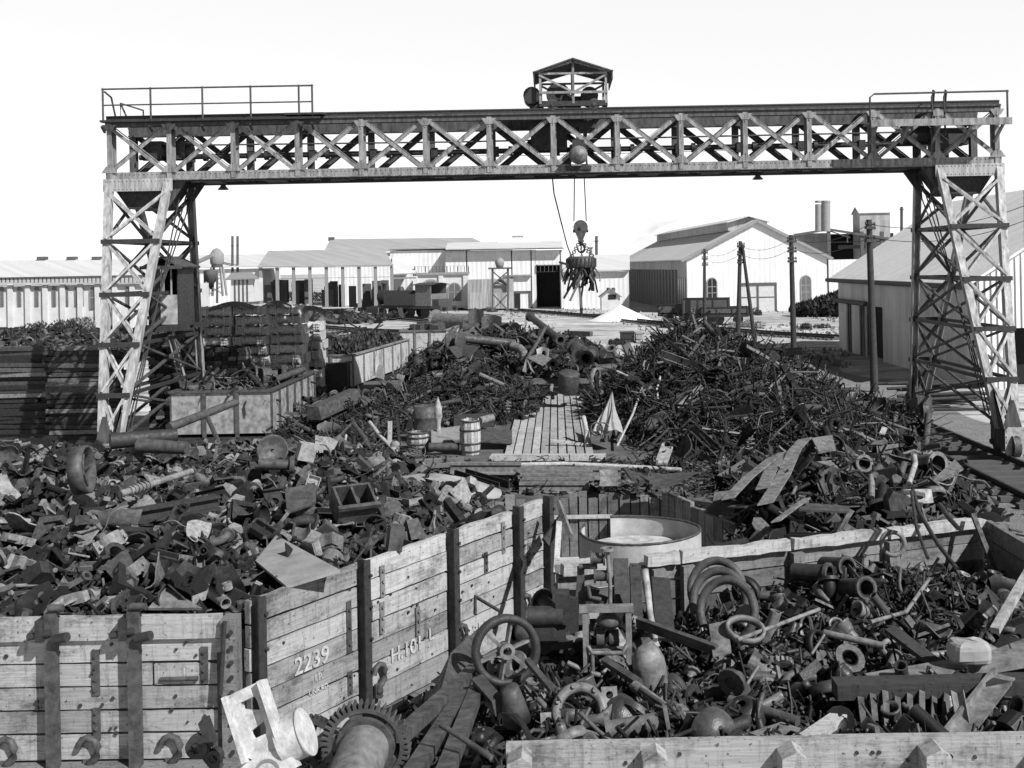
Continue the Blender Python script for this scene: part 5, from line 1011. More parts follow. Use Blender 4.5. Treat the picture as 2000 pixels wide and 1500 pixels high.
for i, (x, y) in enumerate(((1222, 915), (1232, 922), (1245, 926), (1280, 928))):
    ith('slanting_bar', MB().beam(P(x, y, 21.6), P(x + 16 + 6 * i, y + 22 - 3 * i, 20.8), .1, .06), IRONM, 'short flat bar leaning over the shaded edge right of the rails', 'bar', 'bars leaning over the shaded wall edge')
ith('folded_sheet', MB().grid(lambda u, v: P(1275 + 98 * u, 928 + v * (26 - 20 * u) - 6 * u + 6 * math.sin(5 * u) * v, 20.6 - .9 * v), 12, 3, .012), IRONM, 'crumpled grey sheet jutting to a point right of the rails', 'metal sheet')
# tank ring in the alley
c = P(1250, 1045, 17.2); c.z = 1.14
tk = thing('tank_ring', 'shallow round grey tank ring with torn side in the alley', 'tank', c)
m = MB()
def ringf(u, v):
    a = R(-205 + 318 * u); r_ = .94 + (.1 * max(0, (u - .75) * 4) ** 2) * 1.2; return (r_ * math.cos(a) * 1.0, r_ * math.sin(a), .3 - .4 * v - .02 * math.sin(9 * u))
m.grid(ringf, 48, 3, .012); m.build('shell', steel('tank_plate', .42, mott=.3, nscale=3), tk)
m = MB().rod([V(ringf(i / 40, 0)) + V((0, 0, .01)) for i in range(41)], .022, 6); m.build('rim', IRONM, tk)
m = MB().tube((-.05, -.98, -.02), (-.05, -1.02, -.02), .09, .045, 16); m.build('flange', IRONM, tk)
MB().lathe([(0, -.02), (.5, -.03), (.93, -.01)], 30).build('bottom', steel('tank_floor', .4, mott=.5, nscale=4), tk)
# ------------------------------------------------------------------ barrels, drums and standing pieces on the platform
def barrel(x, y, h, r, label, mat):
    p = G(x, y, 1.14); t = thing('barrel', label, 'barrel', p); m = MB(); n_ = 18; zs = [0, .12, .3, .5, .7, .88, 1]
    for k in range(n_):
        a0, a1 = 2 * math.pi * (k + .04) / n_, 2 * math.pi * (k + .96) / n_; hh = h * rnd.uniform(.97, 1.03); q = []
        for z in zs: rr_ = r * (.82 + .18 * math.sin(math.pi * z)); q.append((V((rr_ * math.cos(a0), rr_ * math.sin(a0), z * hh)), V((rr_ * math.cos(a1), rr_ * math.sin(a1), z * hh))))
        m.add([v for ab in q for v in ab], [(2 * i, 2 * i + 1, 2 * i + 3, 2 * i + 2) for i in range(len(zs) - 1)])
    m.build('staves', mat, t)
    for z in (.08, .3, .68, .93): rr_ = r * (.83 + .18 * math.sin(math.pi * z)); MB().lathe([(rr_, z * h), (rr_ + .01, z * h), (rr_ + .01, z * h + .045), (rr_, z * h + .045)], 24, closed=True).build('hoop', IRONM, t)
    MB().lathe([(0, h * .9), (r * .84, h * .9)], 18).build('head', WOODD, t); return t
barrel(919, 887, .84, .255, 'wooden barrel with pale sunlit staves left of the plank deck', wood('barrel_staves', .25, .6, 2, .4))
p = G(832, 862, 1.14); m = MB().lathe([(.0, 0), (.3, 0), (.3, .3), (.305, .31), (.3, .32), (.3, .62), (.305, .63), (.3, .64), (.3, .92), (.29, .92), (.29, .1), (0, .1)], 26, M.Translation(p)); ith('oil_drum', m, IRONM, 'plain dark drum standing behind the pale column', 'drum')
t = barrel(817, 877, .42, .28, 'low broken tub of ragged staves beside the dark drum', wood('tub_staves', .2, .5, 2, .4))
p = G(857, 868, 1.2); m = MB().lathe([(.14, 0), (.14, .08), (.06, .12), (.055, .5), (.075, .62), (.1, .7), (.09, .95), (.05, 1.05), (.02, 1.15), (0, 1.2)], 14, M.Translation(p)); ith('cast_column', m, PALE, 'pale ornate cast column standing upright beside the drum', 'column')
ith('short_pipe', MB().tube(P(838, 873, 26.3), P(897, 873, 26.3), .1, .075, 14), IRONM, 'short thick pipe lying at the foot of the pale column', 'pipe')
for k, (x0_, y0_, D0, x1_, y1_, D1, lb, mt) in enumerate(((842, 842, 27.5, 905, 832, 28.5, 'tilted rough board panel behind the barrel', WOODD), (938, 838, 28, 1000, 842, 28, 'dark sheet panel lying right of the barrel', IRONM), (886, 812, 29.5, 965, 808, 30.5, 'dark sloping sheet with bright edge above the barrel', IRONB))):
    ith('scrap_sheet', MB().grid(lambda u, v: P(x0_ + (x1_ - x0_) * u, y0_ + (y1_ - y0_) * u + 26 * v, D0 + (D1 - D0) * u - 1.2 * v), 6, 4, .03), mt, lb, 'metal sheet')
ith('pale_cylinder', MB().cyl(P(937, 822, 27.6), P(962, 816, 27.9), .1, n=16), IRONL, 'pale cylinder lying behind the barrel', 'cylinder')
ith('white_cask', MB().cyl(P(770, 888, 25.4), P(772, 866, 25.6), .11, n=14), IRONL, 'small broken keg left of the tub', 'keg')
ith('white_post', MB().beam(P(761, 870, 26), P(762, 823, 26), .09, .09, (0, 1, 0)), WOODP, 'short white post standing in the dark central heap', 'post')
for xa, ya, xb, yb, D0, D1, lb, r_ in ((690, 828, 728, 900, 27, 25, 'thick dark bar leaning right in the leaning bar group', .06), (686, 828, 620, 905, 27, 24.8, 'thin bent bar leaning left in the leaning bar group', .035), (722, 825, 775, 885, 27.2, 25.2, 'flat twin bar leaning right beside the white post', .05), (676, 850, 682, 892, 26.4, 25.6, 'pale upright slat between the leaning bars', .03), (1065, 640, 1030, 700, 46, 44, 'bent pole leaning at the far heap right side', .08), (1255, 755, 1205, 872, 30, 26.3, 'pale crooked pole leaning on the wiry heap', .03), (1205, 725, 1255, 750, 31, 30.5, 'short pale pole across the wiry heap top left', .032), (1290, 735, 1287, 790, 29.6, 28.6, 'curved pale strip standing in the wiry heap', .03), (1140, 815, 1146, 870, 27.5, 26.5, 'white stake standing at the deck right edge', .06)):
    a, b = P(xa, ya, D0), P(xb, yb, D1); mid = (a + b) / 2 + V((rnd.uniform(-.08, .08), 0, rnd.uniform(-.05, .08)))
    ith('leaning_bar', MB().rod([a, (a + mid) / 2, mid, (mid + b) / 2, b], r_, 7), WOODT if 'pale' in lb or 'white' in lb else IRONM, lb, 'bar')
ith('box_girder_piece', MB().sect(P(612, 806, 29.2), P(692, 770, 31.2), [(-.22, -.2), (.22, -.2), (.22, -.1), (.16, .16), (-.16, .16), (-.22, -.1)]), IRONM, 'light topped riveted box piece right of the steel wagon', 'girder')
# canvas cone and round items at the wiry heap
def tent(u, v):
    a, b = P(1196, 764, 27.9), None; base = P(1152 + 62 * u, 856 - 16 * u, 26.4 - .3 * math.sin(3.1 * u)); p = V(a) * (1 - v) + base * v; return p + V((0, -1, .25)) * (.16 * (abs(math.sin(u * 15 + 1.2 * math.sin(u * 7))) - .5 + .5 * math.sin(u * 31 + v)) * v * (1 - .45 * v)) + V((.05 * math.sin(v * 6 + u * 9) * v, 0, .06 * math.sin(u * 11) * v))
ith('canvas_sheet', MB().grid(tent, 54, 8), CANVAS, 'pleated pale canvas sheet hanging from the wiry heap', 'canvas')
for x, y in ((1165, 838), (1178, 838)): ith('iron_hoop', MB().lathe([(.14, -.03), (.165, -.03), (.165, .03), (.14, .03)], 22, align(P(x, y, 26.2), (.4, -1, .3)), True), IRONM, 'dark hoop lying below the pleated canvas', 'hoop', 'hoops below the canvas')
ith('drum_tank', MB().lathe([(0, 0), (.3, 0), (.32, .04), (.32, .6), (.3, .64), (0, .64)], 22, align(P(1109, 765, 34), (.1, -.3, 1))), IRONM, 'rounded dark tank standing at the back of the deck', 'tank')
ith('bent_tube', MB().rod([P(1078, 752, 35), P(1076, 762, 34.8), P(1080, 778, 34.5)], .06, 8), IRONL, 'pale curved tube left of the dark rounded tank', 'tube')
wh = thing('spoked_pulley', 'pale rimmed wheel standing edge on right of the rounded tank', 'wheel', P(1163, 745, 34)); MB().lathe([(.36, -.07), (.42, -.07), (.42, .07), (.36, .07)], 26, align((0, 0, 0), (1, -.35, 0)), True).build('rim', IRONL, wh)
m = MB()
for k in range(6): a = k * math.pi / 3; q = align((0, 0, 0), (1, -.35, 0)); m.beam(q @ V((0, 0, 0)), q @ V((.38 * math.cos(a), .38 * math.sin(a), 0)), .05, .04)
m.build('spokes', IRONM, wh)
ith('large_canister', MB().lathe([(0, 0), (.2, 0), (.22, .04), (.22, .6), (.2, .62), (0, .6)], 20, align(P(1372, 676, 33.4), (-.45, -.35, .9))), IRONL, 'grey canister perched at the peak of the wiry heap', 'canister')
ith('pale_ball', MB().lathe([(0, -.17), (.1, -.14), (.17, 0), (.1, .14), (0, .17)], 16, M.Translation(P(1394, 669, 34))), PALE, 'pale round bulb right of the perched canister', 'ball')
ith('white_marker', MB().bb(*[q for q in (P(1411, 660, 60).x, P(1416, 660, 60).x)], 60, 60.1, 0, 1.6), PALE, 'white marker post behind the wiry heap top', 'post')
ith('angle_casting', MB().sect(P(1292, 905, 23.6), P(1304, 872, 24.6), [(-.12, -.04), (.12, -.04), (.12, .08), (.07, .08), (.07, .0), (-.12, .0)]), PALE, 'bright holed casting at the foot of the wiry heap', 'casting')
# big pipes, tubes and sheets in the central and far heaps
for xa, ya, Da, xb, yb, Db, r_, lb, mt in ((886, 659, 47, 1010, 672, 48, .19, 'long flanged pipe lying across the far heap', IRONM), (850, 625, 62, 935, 630, 60, .42, 'bright topped large tube lying behind the far heap', IRONL), (905, 642, 52, 1005, 641, 52, .28, 'dark thick pipe above the long flanged pipe', IRONM), (1165, 708, 38, 1230, 704, 39, .14, 'horizontal pipe left of the wiry heap crest', IRONM), (1160, 722, 36.5, 1235, 716, 37, .16, 'lower horizontal pipe left of the wiry heap', IRONM), (1135, 695, 41, 1125, 678, 43, .25, 'short open pipe facing camera right of far heap', IRONM), (1145, 700, 40, 1155, 690, 42, .2, 'dark mouthed pipe tilted right of far heap', IRONM), (1095, 664, 47, 1035, 618, 52, .16, 'pipe sloping up behind the far heap right side', IRONM), (820, 775, 37, 960, 740, 40, .12, 'long thin pipe slanting over central heap', IRONM), (760, 770, 38, 870, 738, 41, .16, 'pipe angled above the shaded hollow in the central heap', IRONM), (1052, 762, 36, 985, 764, 36, .1, 'horizontal bar pipe behind the deck end', IRONB), (660, 735, 44, 625, 765, 40, .12, 'slanting pipe beside the back wooden wagon', IRONM)):
    t = thing('large_pipe', lb, 'pipe'); a, b = P(xa, ya, Da), P(xb, yb, Db); MB().tube(a, b, r_, r_ * .8, 16).build('barrel_tube', mt, t); d = (b - a).normalized() * .09
    MB().tube(a, a + d, r_ * 1.45, r_ * .8, 16).build('flange', mt, t); MB().tube(b - d, b, r_ * 1.45, r_ * .8, 16).build('flange', mt, t)
ith('curved_pipe', MB().rod([P(1000, 676, 46), P(1015, 680, 45.8), P(1024, 690, 45.5), P(1026, 702, 45)], .18, 10), IRONL, 'curved pipe end drooping from the long flanged pipe', 'pipe')
ith('fan_blades', MB().add([P(1028, 698, 44), P(1020, 725, 43), P(1028, 727, 43), P(1036, 722, 43), P(1045, 730, 43), P(1055, 690, 44), P(1078, 700, 43.5), P(1060, 715, 43)], [(0, 1, 2), (0, 3, 4), (0, 5, 6), (0, 6, 7)]), IRONL, 'splayed sheet blades under the drooping pipe', 'sheet metal')
for x, y, w_, h_, D, lb in ((960, 640, 40, 40, 52, 'grey tilted sheet at the far heap top'), (930, 625, 30, 34, 55, 'dark pointed sheet at the top of the far heap'), (905, 690, 60, 22, 44, 'dark curved sheet under the long flanged pipe'), (1060, 695, 26, 24, 46, 'pale square box plate in the far heap'), (860, 742, 60, 26, 41, 'large dark dished sheet in the central heap'), (735, 730, 30, 26, 45, 'pale curved machine plate before the back wagon')):
    ith('scrap_sheet', MB().grid(lambda u, v: P(x + (u - .5) * w_ * (1 - .3 * v * (x % 3)), y + (v - .5) * h_ - 5 * math.sin(3 * u), D - 1.2 * v + .5 * math.sin(4 * u)), 8, 5, .02), PALE if 'pale' in lb else IRONM, lb, 'metal sheet')
t = thing('railway_wheelset', 'pair of dark flanged wheels on end beside the long pipe', 'wheel', P(883, 668, 45)); MB().lathe([(.0, -.12), (.42, -.12), (.5, -.05), (.42, 0), (.1, .02), (.1, .3), (.42, .32), (.5, .38), (.4, .42), (0, .42)], 24, align((0, 0, 0), (1, -.4, 0))).build('wheel_disc', IRONM, t)
# dished plate and bright sheets on the left heap
def dish(u, v):
    a = 2 * math.pi * u; r_ = v * .95; return V((r_ * math.cos(a) * 1.35, r_ * math.sin(a) * .9, .34 * (1 - v * v) + .03 * math.sin(7 * a) * v))
q = G(832, 968, 1.75); ith('dished_plate', MB().grid(lambda u, v: q + dish(u, v), 32, 7, .015), steel('dished_plate', .3, mott=.35, nscale=3), 'large pale dished plate at the back of the left heap', 'dished plate')
for x0_, y0_, D0, pts, lb, mt in ((0, 0, 0, ((540, 1050, 12.6), (665, 1118, 11.2), (560, 1150, 11.0), (500, 1100, 11.8)), 'large smooth grey plate leaning behind wagon side 2239', steel('smooth_plate', .26, mott=.3, nscale=4)), (0, 0, 0, ((556, 960, 14.6), (615, 946, 15), (617, 985, 14.4), (560, 1005, 14)), 'flat plate with faint white lettering in the left heap', IRONM), (0, 0, 0, ((325, 1152, 10.9), (395, 1192, 10.6), (290, 1192, 10.6)), 'triangular pale plate with hole above the wagon end', IRONL)):
    m = MB(); ps = [P(*a) for a in pts]; slab(m, ps, .03); ith('leaning_plate', m, mt, lb, 'metal plate')
o = bpy.data.objects['leaning_plate.001']
for xa, ya, Da, xb, yb, Db, r_, lb, mt in ((235, 965, 14.6, 375, 920, 15.6, .05, 'long stepped shaft with bright bands in the left heap', IRONL), (255, 1010, 13.4, 425, 980, 14.2, .07, 'long dark beam shadowing the middle of the left heap', IRONB), (215, 862, 20, 345, 850, 20.6, .15, 'thick dark pipe along the back left of the left heap', IRONB), (270, 870, 19.5, 365, 875, 19.4, .13, 'barrelled tube lying at the back of left heap', IRONM), (505, 906, 17.4, 575, 908, 17.5, .09, 'flanged dark pipe near the back right of left heap', IRONM), (330, 835, 23.3, 462, 785, 25.2, .1, 'dark exhaust like pipe leaning before the steel wagon', IRONM), (405, 815, 23.5, 430, 870, 21.5, .05, 'thin bent bar before the steel wagon front', IRONM)):
    a, b = P(xa, ya, Da), P(xb, yb, Db); m = MB()
    if 'beam' in lb: m.sect(a, b, [(-.09, -.09), (.09, -.09), (.09, -.06), (.02, -.06), (.02, .06), (.09, .06), (.09, .09), (-.09, .09), (-.09, .06), (-.02, .06), (-.02, -.06), (-.09, -.06)])
    else:
        m.cyl(a, b, r_, r_ * .85, 14)
        if 'stepped' in lb:
            for k in range(6): c = a + (b - a) * (.12 + .05 * k); m.cyl(c, c + (b - a) * .02, r_ * 1.35, n=14)
        if 'flanged' in lb: m.cyl(b - (b - a) * .12, b, r_ * 1.6, n=16)
    ith('long_shaft' if 'shaft' in lb or 'bar' in lb else 'heavy_pipe', m, mt, lb, 'shaft' if 'shaft' in lb else 'pipe' if 'beam' not in lb else 'beam')
wl = thing('flat_pulley', 'bright rimmed pulley wheel standing on edge at left heap border', 'wheel', P(160, 918, 15.5)); MB().lathe([(.3, -.1), (.34, -.1), (.34, .1), (.3, .1)], 28, align((0, 0, 0), (1, .12, .1)), True).build('rim', IRONM, wl)
m = MB(); q_ = align((0, 0, 0), (1, .12, .1))
for k in range(6): m.beam(q_ @ V((0, 0, 0)), q_ @ V((.31 * math.cos(k * 1.047), .31 * math.sin(k * 1.047), 0)), .05, .03)
m.build('spokes', IRONM, wl)
ith('ribbed_pulley', MB().lathe([(.03, -.06), (.1, -.06), (.1, -.02), (.2, -.02), (.24, -.07), (.26, -.07), (.26, .07), (.24, .07), (.2, .02), (.03, .02)], 26, align(P(532, 880, 18.5), (.3, -.9, .3))), IRONM, 'round hub wheel facing camera at the back of left heap', 'wheel')
m = MB(); q = M.Translation(P(690, 985, 14.2)) @ M.Rotation(.5, 4, 'Z') @ M.Rotation(.55, 4, 'X')
for c_, d_ in (((0, 0, -.14), (.5, .4, .03)), ((-.235, 0, .02), (.03, .4, .29)), ((.235, 0, .02), (.03, .4, .29)), ((0, -.185, .02), (.44, .03, .29)), ((0, .185, .02), (.44, .03, .29)), ((0, -.21, .15), (.56, .06, .05)), ((0, .0, .02), (.03, .34, .26))): m.box(q @ V(c_), d_, q.to_3x3())
ith('open_box_casting', m, IRONM, 'large dark box casting in the left heap near wagon side', 'casting')
ith('sheet_casting', MB().box(P(772, 1050, 12.5), (.16, .2, .28), M.Rotation(.3, 3, 'Z') @ M.Rotation(.15, 3, 'Y')), IRONM, 'upright dark block casting behind the second stanchion', 'casting')
ith('white_casting', MB().box(P(598, 882, 19.5), (.3, .2, .3), M.Rotation(.3, 3, 'Y') @ M.Rotation(.5, 3, 'Z')), PALE, 'bright broken casting at the back right of left heap', 'casting')
# ------------------------------------------------------------------ foreground machinery
FY = M.Rotation(R(90), 4, 'X')
fw = thing('flywheel', 'dark spoked flywheel standing on edge beside the wooden wagon side', 'flywheel', P(988, 1270, 9.9)); q = align((0, 0, 0), (.28, -1, .12), .3); r_ = .31
MB().lathe([(r_ * .8, -.05), (r_, -.05), (r_, .05), (r_ * .8, .05), (r_ * .83, 0)], 44, q, True).build('rim', IRONB, fw)
m = MB().tube(q @ V((0, 0, -.07)), q @ V((0, 0, .07)), .07, .04, 18)
for k in range(6): a = k * math.pi / 3; m.sect(q @ V((.05 * math.cos(a), .05 * math.sin(a), 0)), q @ V((r_ * .82 * math.cos(a), r_ * .82 * math.sin(a), 0)), [(-.022, -.012), (.022, -.012), (.022, .012), (-.022, .012)])
m.build('spokes', IRONL, fw)
gd = thing('winch_drum', 'large toothed gear with grooved rope drum at the bottom edge', 'winch drum', P(716, 1452, 7.5)); q = align((0, 0, 0), (-.04, -1, -.1), .1)
m = MB(); nt, ro = 44, .305; o = []
for i in range(nt):
    a = 2 * math.pi * i / nt; d = math.pi / nt; o += [(rr * math.cos(a + d * f), rr * math.sin(a + d * f)) for rr, f in ((.262, -.6), (.305, -.28), (.305, .28), (.262, .6))]
n_ = len(o); m.holed(o, circ(.235, n_, -.6 * math.pi / nt), .07, q)
for k in range(5):
    a = k * 1.2566 + .3; m.prism(arc_poly(.15, .24, a, a + .42, 4), .05, q)
m.tube(q @ V((0, 0, -.03)), q @ V((0, 0, .05)), .2, .09, 32); m.build('gear_rim', IRONM, gd)
pr = [(.0, .02)] + [(.16 + (.006 if i % 2 else 0), .03 + i * .012) for i in range(60)] + [(.0, .75)]
MB().lathe(pr, 36, q).build('rope_drum', steel('drum_iron', .15, mott=.5, nscale=10), gd); MB().cyl(q @ V((0, 0, -.2)), q @ V((0, 0, .85)), .05, n=14).build('shaft', IRONM, gd)
gear_shadow = thing('gear_wheel', 'black gear shape standing in for the winch gear shadow on the boards', 'gear wheel', P(603, 1462, 7.9)); L_gear(36, .23, .05, .08).build('shadow_disc', IRONB, gear_shadow); gear_shadow.rotation_euler = (R(55), R(-12), 0)  # black gear added in place of the winch gear's cast shadow
wc = thing('frame_casting', 'pale painted machine frame casting with slots at the bottom left', 'casting', P(508, 1430, 7.3)); q = M.Rotation(R(-24), 4, 'Y') @ M.Rotation(R(72), 4, 'X')
m = MB(); T = q
m.holed(rect_loop(.25, .44, 32), [(x, y + .02) for x, y in rect_loop(.12, .25, 32)], .07, T @ M.Translation((0, .08, 0))); m.prism([(-.2, -.14), (.15, -.14), (.18, -.3), (-.24, -.34)], .09, T); m.prism([(-.06, .1), (.06, .04), (.06, -.02), (-.06, -.05)], .03, T @ M.Translation((0, .08, -.02)))
for x in (-.13, .13): m.prism([(-.015, -.14), (.015, -.14), (.015, .3), (-.015, .3)], .12, T @ M.Translation((x, 0, .03)))
m.build('frame_plate', WHT, wc); m = MB().cyl(T @ V((.1, -.12, -.06)), T @ V((.27, -.12, -.06)), .15, n=32); m.cyl(T @ V((.265, -.12, -.06)), T @ V((.275, -.12, -.06)), .16, n=32); m.build('drum_end', WHT, wc)
MB().tube(T @ V((-.02, -.26, .05)), T @ V((-.02, -.26, -.05)), .09, .07, 20).build('bearing_eye', IRONL, wc)
bm = thing('brake_shoe_block', 'dark oval linkage casting leaning against the wagon corner', 'linkage', P(400, 1465, 7.9)); m = MB(); m.tube((-.05, -.04, .03), (-.05, .04, .03), .08, .04, 18); m.tube((.07, -.04, -.05), (.07, .04, -.05), .06, .03, 16); m.beam((-.08, 0, .1), (.1, 0, -.14), .06, .07); m.beam((-.02, .05, .2), (.04, .05, .02), .12, .05); m.build('linkage_body', IRONB, bm)
ith('leaning_plate', MB().add([P(835, 1368, 9.7), P(880, 1275, 10.2), P(936, 1225, 11.2), P(925, 1330, 10.0), P(850, 1395, 9.0)], [(0, 1, 2, 3, 4)]), IRONM, 'dark steel plate leaning against the lettered wagon side', 'metal plate')
CH = [(-.06, -.04), (.06, -.04), (.06, .04), (-.06, .04)]
for xa, ya, Da, xb, yb, Db, lb in ((780, 1440, 7.9, 930, 1305, 10.2, 'left one of three long channel bars pointing at the flywheel'), (800, 1520, 7.1, 925, 1325, 10.0, 'middle one of three long channel bars pointing at the flywheel'), (862, 1530, 7.0, 940, 1325, 9.9, 'right one of three long channel bars pointing at the flywheel')):
    ith('channel_bar', MB().sect(P(xa, ya, Da), P(xb, yb, Db), CH), IRONM, lb, 'channel bar', 'three long channel bars')
ith('tee_bar', MB().rod([P(860, 1415, 7.6), P(900, 1440, 7.5), P(960, 1480, 7.3)], .02, 7), IRONM, 'thin rod lying across the channel bars', 'rod')
ith('bent_bracket', MB().rod([P(928, 1200, 10.6), P(928, 1165, 10.7), P(975, 1193, 10.9)], .018, 6), IRONB, 'bent dark rod sticking out before wagon lettering', 'rod')
# tall press frame and column machine
pf = thing('press_frame', 'upright rectangular machine frame with cross bar in the right bin', 'machine frame', P(1187, 1300, 10.4)); s = 10.4 / FP; m = MB()
for x in (-42, 42): m.beam((x * s, 0, -10 * s), (x * s, 0, 110 * s), .055, .06, (0, 1, 0))
m.beam((-54 * s, 0, 112 * s), (52 * s, 0, 112 * s), .08, .06); m.build('frame_posts', IRONL, pf)
m = MB(); m.rod([(-38 * s, -.02, 40 * s), (-30 * s, -.05, 28 * s), (30 * s, -.05, 28 * s), (38 * s, -.02, 42 * s)], .022, 7); m.rod([(-30 * s, -.05, 30 * s), (-30 * s, -.05, -5 * s)], .02, 7); m.rod([(-38 * s, .3, 100 * s), (-38 * s, .3, 0)], .03, 7); m.beam((-40 * s, .15, 20 * s), (42 * s, .15, 18 * s), .1, .05); m.build('tray_bars', IRONL, pf)
m = MB(); m.lathe([(0, 0), (.1, 0), (.13, .05), (.09, .1), (.05, .14), (0, .14)], 18, M.Translation((5 * s, .12, 70 * s))); m.cyl((-20 * s, .15, 45 * s), (-5 * s, .15, 45 * s), .09, n=14); m.cyl((5 * s, .15, 44 * s), (24 * s, .15, 44 * s), .08, n=14); m.build('valve_body', IRONM, pf)
cm = thing('column_machine', 'dark machine with curved column and pulleys before the top rail gap', 'machine', P(1150, 1200, 11.4)); s = 11.4 / FP
m = MB(); m.grid(lambda u, v: (-14 * s + (u - .5) * (14 + 16 * (1 - v) ** 2) * s - 10 * s * (1 - v) ** 2, 0, -20 * s + 110 * s * v), 4, 12, .1); m.rod([(-2 * s, -.06, 60 * s), (2 * s, -.08, 38 * s), (14 * s, -.08, 35 * s), (24 * s, -.08, 33 * s)], .025, 7); m.build('column', IRONM, cm)
m = MB()
for x, z in ((18, 112), (24, 78)): m.cyl((x * s - .05, -.05, z * s), (x * s + .06, -.05, z * s), .055, n=20); m.tube((x * s - .07, -.05, z * s), (x * s - .05, -.05, z * s), .075, .03, 20); m.tube((x * s + .06, -.05, z * s), (x * s + .08, -.05, z * s), .075, .03, 20)
m.cyl((-18 * s, -.02, 95 * s), (18 * s, -.02, 95 * s), .03, n=12); m.build('pulley', IRONM, cm)
m = MB(); m.holed(rect_loop(36 * s, 28 * s, 20), circ(3 * s, 20, 0, 5 * s, 0), .04, M.Translation((12 * s, .05, 8 * s)) @ FY); m.box((-40 * s, .1, -10 * s), (40 * s, .3, 90 * s)); m.box((-60 * s, .1, -50 * s), (30 * s, .2, 30 * s)); m.build('gearbox', IRONL if 0 else IRONB, cm); m = MB(); m.box((12 * s, .0, 6 * s), (34 * s, .05, 26 * s)); m.build('cover_plate', PALE, cm)
m = MB(); m.rod([(40 * s, -.1, -40 * s), (42 * s, -.1, 60 * s), (38 * s, -.1, 128 * s)], .022, 8); m.tube((38 * s, -.1, 130 * s), (38 * s, -.1, 134 * s), .075, .05, 16); m.build('spindle', IRONL, cm)
dm = thing('dark_engine', 'dark engine casting in shadow at the wagon side foot', 'engine', P(1080, 1240, 10.9)); m = MB(); m.box((-.05, .1, .02), (.36, .3, .3)); m.cyl((-.25, -.05, .2), (.1, -.05, .2), .1, n=16); m.cyl((-.1, -.1, 0), (-.1, .1, 0), .16, n=18); m.box((.1, 0, .28), (.14, .2, .3)); m.beam((-.2, -.1, -.1), (.2, -.1, -.06), .06, .06); m.build('crankcase', IRONB, dm); m = MB().lathe([(0, -.04), (.09, -.04), (.1, 0), (.09, .04), (0, .04)], 18, align((-.28, -.15, .08), (.3, -1, .1))); m.build('end_cap', IRONM, dm)
ith('white_stump', MB().rod([P(1258, 1112, 11.4), P(1265, 1160, 11.3), P(1270, 1200, 11.1), P(1280, 1250, 10.8)], .045, 8, .03), PALE, 'pale broken prop standing right of the machine frame', 'prop')
ith('dome_vessel', MB().lathe([(.0, .32), (.06, .315), (.11, .28), (.142, .2), (.15, .1), (.145, 0), (.135, -.12), (.14, -.16), (0, -.16)], 36, align(P(1272, 1330, 9.7), (-.12, -.05, 1))), IRONL, 'smooth grey domed vessel standing in the right bin', 'vessel')
rc = thing('ring_casting', 'thick bolted ring casting tilted towards camera in the right bin', 'ring casting', P(1133, 1392, 8.9)); q = align((0, 0, 0), (.1, -1, .55)); m = MB().lathe([(.155, -.05), (.23, -.05), (.235, 0), (.22, .05), (.165, .05), (.15, 0)], 40, q, True); m.build('ring_body', IRONL, rc); m = MB()
for k in range(7): a = k * .9; m.cyl(q @ V((.2 * math.cos(a), .2 * math.sin(a), .05)), q @ V((.2 * math.cos(a), .2 * math.sin(a), .075)), .018, n=6)
m.holed(rect_loop(.13, .13, 16), circ(.03, 16), .04, q @ M.Translation((.25, .12, 0))); m.holed(rect_loop(.13, .13, 16), circ(.03, 16), .04, q @ M.Translation((-.26, -.05, 0))); m.build('bolt_lug', IRONL, rc)
for k, (x, y, D, lb) in enumerate(((1400, 1150, 11.9, 'rearmost of three leather like hoops by the rear wall'), (1405, 1172, 11.5, 'middle one of three overlapping hoops by the rear wall'), (1420, 1192, 11.1, 'front hoop ending in a flat tongue by the rear wall'))):
    q = align(P(x, y, D), (-.45 - .1 * k, -1, .5), R(100)); m = MB(); A0, A1 = (R(-100), R(130)) if k < 2 else (R(-150), R(120))
    prof = [(-.035, -.02), (.035, -.02), (.035, .02), (-.035, .02)]; pts = [q @ V((.3 * math.cos(a), .28 * math.sin(a), .02 * a)) for a in np.linspace(A0, A1, 30)]
    m.rod(pts, .046, 8); ith('hose_hoop', m, IRONM, lb, 'hoop', 'three overlapping hoops')
ith('flat_tongue', MB().grid(lambda u, v: P(1385 + 36 * u + 8 * v, 1222 + 62 * v - 8 * u, 10.6 - .5 * v), 4, 5, .015), IRONL, 'flat grey metal tongue below the overlapping hoops', 'metal sheet')
ith('iron_ring', MB().lathe([(.15, -.03), (.185, -.035), (.19, .03), (.16, .03)], 32, align(P(1456, 1230, 10.4), (.1, -.35, 1)), True), IRONL, 'pale round ring lying open beside the hoops', 'ring')
ith('flange_ring', MB().lathe([(.11, -.02), (.16, -.02), (.16, .02), (.11, .02)], 28, align(P(1744, 1062, 13.1), (-.1, -1, .1)), True), IRONL, 'bright bolt flange ring leaning on the rear wall', 'flange')
for x, y, D, ax, lb in ((1605, 1120, 12.5, (.75, -.6, .1), 'dark open mouthed pipe by the rear wall, leftmost'), (1645, 1106, 12.8, (.4, -.9, .2), 'open pipe mouth lying below the rear wall post'), (1683, 1148, 11.8, (.3, -.9, .25), 'short pipe with pale rim facing camera in the bin')):
    a = P(x, y, D); d = V(ax).normalized(); t = thing('open_pipe', lb, 'pipe', a); MB().tube(-d * .35, d * .1, .1, .08, 18).build('pipe_wall', IRONB, t); MB().tube(d * .06, d * .1, .125, .08, 18).build('collar', IRONM, t)
